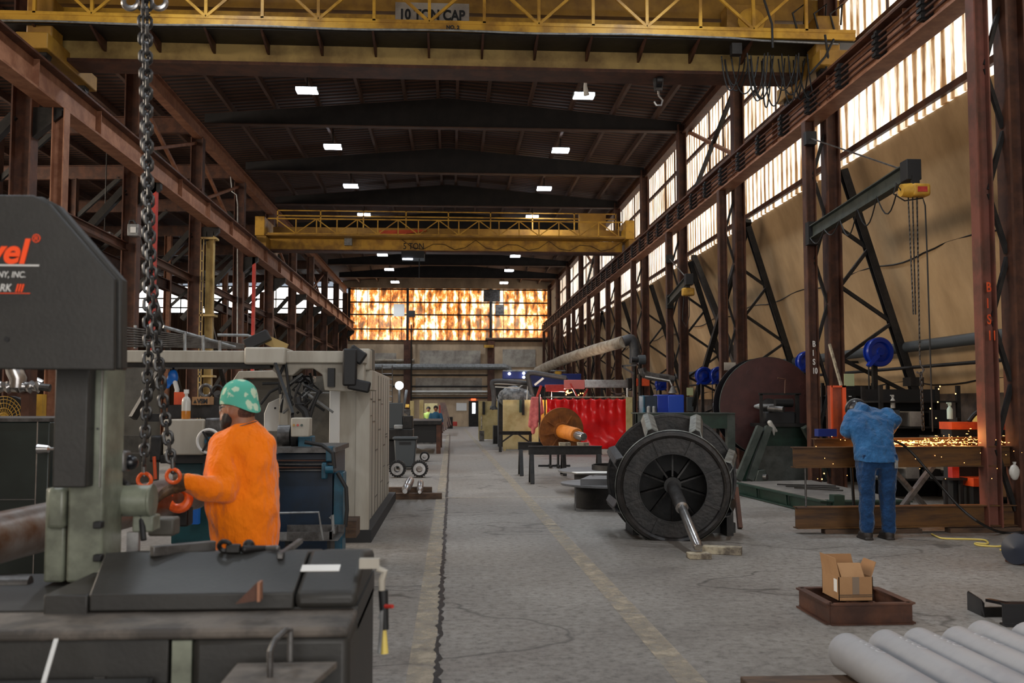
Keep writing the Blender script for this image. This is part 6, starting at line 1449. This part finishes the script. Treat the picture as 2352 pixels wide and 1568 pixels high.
tag(MB().bar(wa, wc, .04, .04).build('wood_pole', 'woodp'), 'pale wooden pole leaning against the brown column', 'pole')
tag(MB().box(P(2225, 1050, 16.5).x, P(2262, 1050, 16.5).x, 16.5, 16.9, 0, P(0, 865, 16.5).z).build('dark_cabinet', 'black') if 0 else pbox(2092, 2122, 866, 886, 16.6, .3).build('wall_bin', 'dark'), 'dark square box fixed to the wall above the rack', 'box')
# grinding sparks
sp = MB(); rs = random.Random(21); g0 = P(2048, 1020, 12.1)
for k in range(520):
    u = rs.random() ** 1.5; x = g0.x + .02 + u * 2.0
    z = g0.z + (.015 + .10 * u) * rs.gauss(.1, .8) + .05 * u - .06 * u * u
    y = 12.1 + rs.uniform(-.12, .35)
    if z < 1.085 and y > 11.95 and y < 12.2: z = 1.085
    d = Vector((1, rs.uniform(-.2, .2), rs.uniform(-.25, .15))).normalized(); L_ = rs.uniform(.006, .03) * (1.3 - .6 * u)
    sp.cyl(Vector((x, y, z)), Vector((x, y, z)) + d * L_, .0018 + .0022 * rs.random(), .001, 5)
for k in range(60):
    p = P(rs.uniform(1870, 2352), rs.uniform(1000, 1110), rs.uniform(11.6, 12.6)); sp.ball(p, .004, 4)
for x, y in ((2159, 887), (2156, 893), (2195, 904), (2154, 923), (2288, 1226), (2137, 938), (2150, 960), (1888, 1100), (1893, 1087)):
    sp.ball(P(x, y, 12), .008, 5)
tag(sp.build('grinding_sparks', 'hot', smooth=0), 'orange sparks flying right from the grinder along the beams', 'sparks', kind='stuff')
l = bpy.data.lights.new('spark_light', 'POINT'); l.energy = 6; l.color = (1, .45, .12); l.shadow_soft_size = .08; lo = bpy.data.objects.new('spark_light', l); COL.objects.link(lo); lo.location = (g0.x + .25, 12.2, g0.z + .08)
l = bpy.data.lights.new('spark_light', 'POINT'); l.energy = 3; l.color = (1, .45, .12); l.shadow_soft_size = .1; lo = bpy.data.objects.new('spark_light', l); COL.objects.link(lo); lo.location = (g0.x + 1.0, 12.25, g0.z + .1)
# =====================================================  PEOPLE  =====================================================
def V(*a): return Vector(a)
def hand(parent, wrist, dirv, palmn, name, m, curl=1.0, s=1.0, thumb=1):
    """five separate fingers curling round; dirv: wrist to knuckles, palmn: palm facing"""
    d = Vector(dirv).normalized(); n = Vector(palmn).normalized(); sd = d.cross(n).normalized(); w = Vector(wrist); b = MB()
    b.limb(w, .030 * s, w + d * .035 * s, .034 * s)
    for k in range(4): b.limb(w + d * .02 * s + sd * (.026 - k * .0175) * s, .016 * s, w + d * .092 * s + sd * (.033 - k * .022) * s, .0125 * s, 10)
    for k, ln in enumerate((.034, .039, .036, .028)):
        p = w + d * .095 * s + sd * (.033 - k * .022) * s; a = .35 * curl; dd = (d * math.cos(a) + n * math.sin(a)); r = .0105 * s
        for j in range(3):
            q = p + dd * ln * s * (1 - .22 * j); b.limb(p, r, q, r * .93, 10); p = q; a += .62 * curl; dd = d * math.cos(a) + n * math.sin(a); r *= .93
    p = w + d * .03 * s + sd * .034 * s * thumb; dd = (sd * thumb * .75 + d * .6 + n * .35).normalized(); r = .0125 * s
    for j in range(3):
        q = p + dd * .033 * s; b.limb(p, r, q, r * .92, 10); p = q; dd = (dd + n * .45 * curl + d * .25).normalized(); r *= .92
    return b.build(name, m, parent, remesh=.0045)

# ---- worker in orange, seen from behind, three quarters turned to the left
YM = 5.75
t = thing('person', 'person in bright orange long sleeved shirt and teal flowered cap guiding the chain hook', 'person', (-1.2, YM + .05, 0))
def q(px, py, dy=0): return P(px, py, YM + dy)
hd = q(546, 938, -.0)                     # head centre
neck = q(556, 985, .0)
# body: one continuous surface
b = MB()
b.ball(hd + V(0, 0, .015), .100, 20, (.86, .98, 1.12))
b.ball(hd + V(-.045, .03, -.06), .062, 16, (1, .95, .95))                     # jaw towards the left
b.limb(hd + V(.018, 0, -.05), .076, neck + V(.01, 0, -.05), .088)
b.ball(hd + V(-.098, .02, -.018), .016, 10, (1, .7, 1.3))                      # nose
b.ball(hd + V(-.085, .028, .014), .016, 10)                                      # brow
b.ball(hd + V(-.088, .03, -.052), .014, 10, (1, 1.6, .6))                      # lips
ear = hd + V(-.018, -.088, -.018)
b.ball(ear, .026, 12, (.75, .35, 1.2), (0, 0, .2))
b.limb(neck + V(0, 0, -.1), .10, q(560, 1180), .15); b.ball(q(560, 1240), .165, 16, (1.05, .8, 1))
b.limb(q(512, 1030, -.05), .06, q(515, 1118, -.18), .055); b.limb(q(515, 1122, -.19), .05, q(424, 1109, -.32), .035)   # left arm
b.limb(q(595, 1030, .05), .06, q(605, 1120, .16), .055); b.limb(q(605, 1120, .16), .05, q(570, 1130, .42), .035)
for s_, lx in ((-1, 540), (1, 583)):
    hip = q(lx, 1270); b.limb(hip, .09, V(hip.x, hip.y, .50), .08); b.limb(V(hip.x, hip.y, .50), .075, V(hip.x, hip.y, .1), .05); b.limb(V(hip.x, hip.y, .05), .05, V(hip.x - .12, hip.y + .06, .04), .04)
b.build('body', 'skin', t, remesh=.009)
# face features on the visible side
MB().ball(hd + V(-.082, -.004, .006), .0085, 10).build('eye', 'whitem', t)
MB().ball(hd + V(-.0885, -.008, .006), .0045, 8).build('pupil', 'black', t)
MB().tube([hd + V(-.022, -.093, .012), hd + V(-.075, -.058, .012), hd + V(-.1, -.01, .008)], .0028, 6).ring(hd + V(-.097, .0, .003), (1, .5, 0), .017, .002, 16, 5).build('safety_glasses', 'galv', t)
# beard and hair under the cap
b = MB(); b.ball(hd + V(-.058, .015, -.085), .050, 16, (.8, 1.05, 1.0)).ball(hd + V(-.045, -.055, -.062), .034, 14, (1, .6, 1.35)).ball(hd + V(-.080, .02, -.075), .028, 12, (.8, 1.3, 1)).limb(hd + V(-.03, -.075, -.03), .014, hd + V(-.038, -.066, -.07), .022)
b.build('beard', 'hair', t, remesh=.006)
b = MB().ball(hd + V(.030, -.008, -.010), .090, 18, (.82, .93, .72)); b.build('hair', mat('cropped_hair', (.05, .022, .014), .9, 0, (.12, .05, .03), 40), t)
# cap: skull cap with a turned down rear brim
cp = MB(); cc_ = hd + V(.008, -.0, .035)
prof = []
NS = 28; vs = []
rows = [(1.12, -.012), (1.10, .015), (1.06, .045), (.97, .075), (.80, .102), (.55, .120), (.28, .130), (0.01, .133)]
for rr_i, (rs_, zz_) in enumerate(rows):
    for k in range(NS):
        a_ = 2 * math.pi * k / NS; back = max(0, math.cos(a_ - R(-30)))     # rear right is lower
        vs.append(cc_ + V(math.cos(a_) * .098 * rs_, math.sin(a_) * .100 * rs_, zz_ - (.050 * back ** 2 * (1 if rr_i == 0 else .35 if rr_i == 1 else 0))) + (V(.018, -.01, 0) * back if rr_i == 0 else V(0, 0, 0)))
cp._add(vs, [(i * NS + k, i * NS + (k + 1) % NS, (i + 1) * NS + (k + 1) % NS, (i + 1) * NS + k) for i in range(len(rows) - 1) for k in range(NS)])
m, nt, bb, N, L = nodes('flowered_teal_cap')
tc = N('TexCoord'); nz = N('TexNoise'); nz.inputs['Scale'].default_value = 26; vo = N('TexVoronoi'); vo.inputs['Scale'].default_value = 19
mxv = N('MixRGB', blend_type='ADD'); mxv.inputs[0].default_value = .045
L(tc.outputs['Object'], nz.inputs[0]); L(tc.outputs['Object'], mxv.inputs[1]); L(nz.outputs[1], mxv.inputs[2]); L(mxv.outputs[0], vo.inputs[0])
r_ = ramp(N, [(.36, (.50, .62, .45)), (.50, (.085, .40, .29))]); r_.color_ramp.interpolation = 'EASE'; L(vo.outputs[0], r_.inputs[0]); L(r_.outputs[0], bb.inputs['Base Color']); bb.inputs['Roughness'].default_value = .9
cap = cp.build('cap', m, t, smooth=2); md = cap.modifiers.new('thick', 'SOLIDIFY'); md.thickness = .004; md = cap.modifiers.new('sub', 'SUBSURF'); md.levels = 2; md.render_levels = 2
# necklace
MB().tube([neck + V(-.075, -.06, -.006), neck + V(-.02, -.096, .010), neck + V(.04, -.094, .028), neck + V(.09, -.04, .045)], .0028, 6).build('necklace', 'steel', t)
# shirt: loft of elliptical rings following the outline in the photo + sleeves, joined into one cloth surface
rows = [(962, 556, 588, .05), (972, 538, 600, .085), (984, 514, 611, .115), (1002, 493, 622, .14), (1022, 482, 630, .155), (1050, 474, 634, .165), (1085, 468, 636, .175), (1120, 470, 638, .18), (1160, 474, 640, .185), (1205, 482, 640, .185), (1240, 489, 638, .18), (1278, 491, 636, .175)]
b = MB(); NS = 28; vs = []
for y, xl, xr, dp in rows:
    l_, r_2 = q(xl, y), q(xr, y); c = (l_ + r_2) / 2; hw = (r_2 - l_).length / 2
    for k in range(NS):
        a_ = 2 * math.pi * k / NS; ca, sa = math.cos(a_), math.sin(a_); ex = .82
        vs.append(c + V(hw * math.copysign(abs(ca) ** ex, ca), dp * math.copysign(abs(sa) ** ex, sa), 0))
n_ = len(rows)
b._add(vs, [(i * NS + k, i * NS + (k + 1) % NS, (i + 1) * NS + (k + 1) % NS, (i + 1) * NS + k) for i in range(n_ - 1) for k in range(NS)] + [tuple(range(NS)), tuple(range((n_ - 1) * NS, n_ * NS))])
b.limb(q(512, 1022, -.05), .088, q(508, 1075, -.15), .088); b.limb(q(508, 1075, -.15), .088, q(515, 1118, -.20), .080)
b.limb(q(515, 1122, -.20), .080, q(468, 1122, -.28), .064); b.limb(q(468, 1122, -.28), .064, q(427, 1108, -.33), .046)
b.limb(q(600, 1025, .0), .085, q(612, 1110, .14), .08); b.limb(q(612, 1115, .15), .075, q(580, 1130, .36), .05)
b.limb(neck + V(.01, 0, -.035), .088, neck + V(.01, 0, -.09), .11)
b.ball(q(520, 1215, -.08), .07, 14, (1, .8, 1.6))
b.build('shirt', 'shirt', t, remesh=.010, disp=.045)
b = MB(); 
for s_, lx in ((-1, 538), (1, 585)):
    hip = q(lx, 1275); b.limb(hip + V(0, 0, -.01), .115, V(hip.x, hip.y, .50), .10); b.limb(V(hip.x, hip.y, .50), .10, V(hip.x, hip.y, .10), .082)
b.build('trousers', 'denim', t, remesh=.014, disp=.015)
for s_, lx in ((-1, 538), (1, 585)):
    h_ = q(lx, 1275); MB().limb(V(h_.x, h_.y, .06), .058, V(h_.x - .1, h_.y + .09, .05), .05).box(h_.x - .14, h_.x + .05, h_.y - .05, h_.y + .13, 0, .02).build('boot', 'boot', t, remesh=.008)
# gloved left hand closing on the orange hook, right hand hidden beyond
w = q(419, 1108, -.34)
hand(t, w + V(.0, 0, 0), (-.75, -.05, -.42), (-.25, .25, -.9), 'glove', 'glove', 1.15, 1.15, thumb=-1)
b = MB().lathe([(.046, 0), (.050, .03), (.047, .055), (.042, .055), (.044, 0)], w + V(.018, .0, .004), (-1, -.05, -.15), 20, closed=True); b.build('glove_cuff', 'glove', t)
hand(t, q(568, 1130, .42), (-.9, .2, -.2), (0, 0, -1), 'glove', 'glove', 1.0, 1.05)

# ---- welder in blue, bent over the beam
YW = 11.35
t = thing('person', 'person in blue denim jacket and jeans bent over the beams grinding metal', 'person', (P(2016, 1240, YW).x, YW, 0))
def q(px, py, dy=0): return P(px, py, YW + dy)
b = MB()
hl, hr = q(1995, 1085), q(2040, 1085)
b.limb(q(2012, 1052), .10, q(2000, 975, .28), .09); b.limb(q(2000, 975, .28), .08, q(1972, 942, .5), .055)
b.ball(q(1968, 938, .55), .10, 18, (.95, 1.1, 1)); b.ball(q(1962, 940, .64), .03, 10); b.ball(q(1972, 938, .5) + V(.09, 0, 0), .02, 8)
for sh, el, ha, hp_, ft in ((q(1950, 965, .33), q(1945, 1000, .25), q(1985, 1012, .45), hl, q(1992, 1232)), (q(2045, 950, .33), q(2062, 968, .25), q(2040, 1005, .42), hr, q(2042, 1234))):
    b.limb(sh, .055, el, .045); b.limb(el, .042, ha, .032)
    kn = V((hp_.x + ft.x) / 2, YW + .03, .50); b.limb(hp_, .07, kn, .058); b.limb(kn, .058, V(ft.x, YW + .0, .1), .04); b.limb(V(ft.x, YW, .05), .04, V(ft.x, YW + .14, .04), .032)
b.build('body', 'skin', t, remesh=.014)
# helmet
MB().ball(q(1966, 938, .56), .128, 22, (.95, 1.1, .95)).build('helmet', mat('dark_helmet', (.02, .017, .02), .35), t)
MB().ring(q(1966, 938, .50), (.2, 1, .3), .12, .012, 28).build('helmet_band', 'steeld', t)
# jacket lofted from the outline
rows = [(933, 1975, 2000, .07, .42), (942, 1950, 2040, .12, .34), (958, 1938, 2056, .15, .26), (980, 1944, 2052, .16, .20), (1005, 1958, 2048, .16, .12), (1030, 1963, 2052, .16, .05), (1048, 1965, 2058, .165, .02), (1058, 1967, 2060, .165, .0)]
b = MB(); vs = []
for y, xl, xr, dp, dy in rows:
    l_, r_2 = q(xl, y, dy), q(xr, y, dy); c = (l_ + r_2) / 2; hw = (r_2 - l_).length / 2
    for k in range(NS):
        a_ = 2 * math.pi * k / NS; ca, sa = math.cos(a_), math.sin(a_); ex = .8
        vs.append(c + V(hw * math.copysign(abs(ca) ** ex, ca), dp * math.copysign(abs(sa) ** ex, sa), (.02 * sa)))
n_ = len(rows)
b._add(vs, [(i * NS + k, i * NS + (k + 1) % NS, (i + 1) * NS + (k + 1) % NS, (i + 1) * NS + k) for i in range(n_ - 1) for k in range(NS)] + [tuple(range(NS)), tuple(range((n_ - 1) * NS, n_ * NS))])
b.limb(q(1957, 958, .25), .078, q(1944, 985, .18), .068); b.limb(q(1943, 990, .18), .064, q(1968, 1008, .36), .048)
b.limb(q(2036, 950, .28), .080, q(2060, 963, .18), .062); b.limb(q(2060, 964, .18), .060, q(2046, 988, .36), .044)
b.limb(q(1985, 940, .32), .08, q(1975, 936, .42), .075)
b.build('jacket', 'jacket', t, remesh=.011, disp=.05)
b = MB()
for hp_, ft in ((q(1990, 1075), q(1992, 1232)), (q(2036, 1075), q(2041, 1234))):
    kn = V((hp_.x + ft.x) / 2, YW + .0, .5); b.limb(hp_, .118, kn, .090); b.limb(kn, .090, V(ft.x, YW, .12), .078)
b.box(q(1974, 1066).x, q(2054, 1066).x, YW - .1, YW + .11, .82, .98)
b.build('jeans', 'denim', t, remesh=.011, disp=.045)
for x in (1992, 2041): c = q(x, 1232); MB().limb(V(c.x, YW - .02, .055), .058, V(c.x, YW + .16, .045), .045).limb(V(c.x, YW, .05), .055, V(c.x, YW, .16), .062).box(c.x - .05, c.x + .05, YW - .08, YW + .2, 0, .02).build('boot', 'boot', t, remesh=.009)
hand(t, q(1982, 1011, .42), (.7, .6, -.25), (0, 0, -1), 'glove', 'glove', 1.0, 1.1)
hand(t, q(2042, 1000, .42), (-.4, .7, -.35), (0, 0, -1), 'glove', 'glove', 1.0, 1.1, thumb=-1)
MB().obox(q(2058, 1066, -.12), (.04, .02, .09)).build('pocket_tool', 'galv', t)
gr = thing('hand_grinder', 'dark hand grinder held by the welder on the beam', 'grinder', q(2012, 1016, .6))
MB().limb(q(1990, 1016, .58), .03, q(2030, 1016, .62), .028).build('grinder_body', 'dark', gr); MB().cyl(q(2036, 1020, .62), q(2038, 1022, .63), .06, n=20).build('wheel', 'steeld', gr)

# ---- two people far down the left side
def small_person(px, py, Y, top, leg, hair, label, lean):
    c = P(px, py, Y); t = thing('person', label, 'person', (c.x, Y, 0)); s = c.z / 1.62
    b = MB(); H = c.z
    b.ball((c.x, Y, H - .11), .095, 12, (.9, 1, 1.2)); b.limb((c.x, Y, H - .25), .055, (c.x, Y, H - .3), .06); b.limb((c.x, Y, H - .4), .13, (c.x, Y, .95), .14)
    b.ball((c.x, Y - .09, H - .12), .02, 6)
    for s_ in (-1, 1):
        b.limb((c.x + s_ * .19, Y, H - .34), .05, (c.x + s_ * .25, Y - .05, H - .62), .045); b.limb((c.x + s_ * .25, Y - .05, H - .62), .04, (c.x + s_ * .17, Y - .22, H - .72), .035)
        b.limb((c.x + s_ * .09, Y, .9), .08, (c.x + s_ * .1, Y, .1), .05); b.limb((c.x + s_ * .1, Y, .05), .045, (c.x + s_ * .1, Y - .14, .04), .04)
    b.build('body', 'skin', t, remesh=.02)
    MB().ball((c.x, Y + .015, H - .075), .105, 12, (.95, 1, .95)).build('hair', hair, t)
    b = MB().limb((c.x, Y, H - .40), .17, (c.x, Y, .95), .165)
    for s_ in (-1, 1): b.limb((c.x + s_ * .2, Y, H - .36), .075, (c.x + s_ * .27, Y - .05, H - .62), .065); b.limb((c.x + s_ * .27, Y - .05, H - .62), .06, (c.x + s_ * .2, Y - .2, H - .70), .05)
    b.build('jacket', top, t, remesh=.02)
    b = MB()
    for s_ in (-1, 1): b.limb((c.x + s_ * .09, Y, .92), .11, (c.x + s_ * .1, Y, .12), .085)
    b.build('trousers', leg, t, remesh=.02)
small_person(1001, 932, 42, mat('far_blue_jacket', (.02, .10, .19), .8), 'denim', 'hair', 'person in dark blue jacket standing behind the black workbench', 0)
small_person(984, 934, 47, 'vest', 'denim', 'hair', 'person in lime green shirt facing the blue jacketed one far down the aisle', 0)
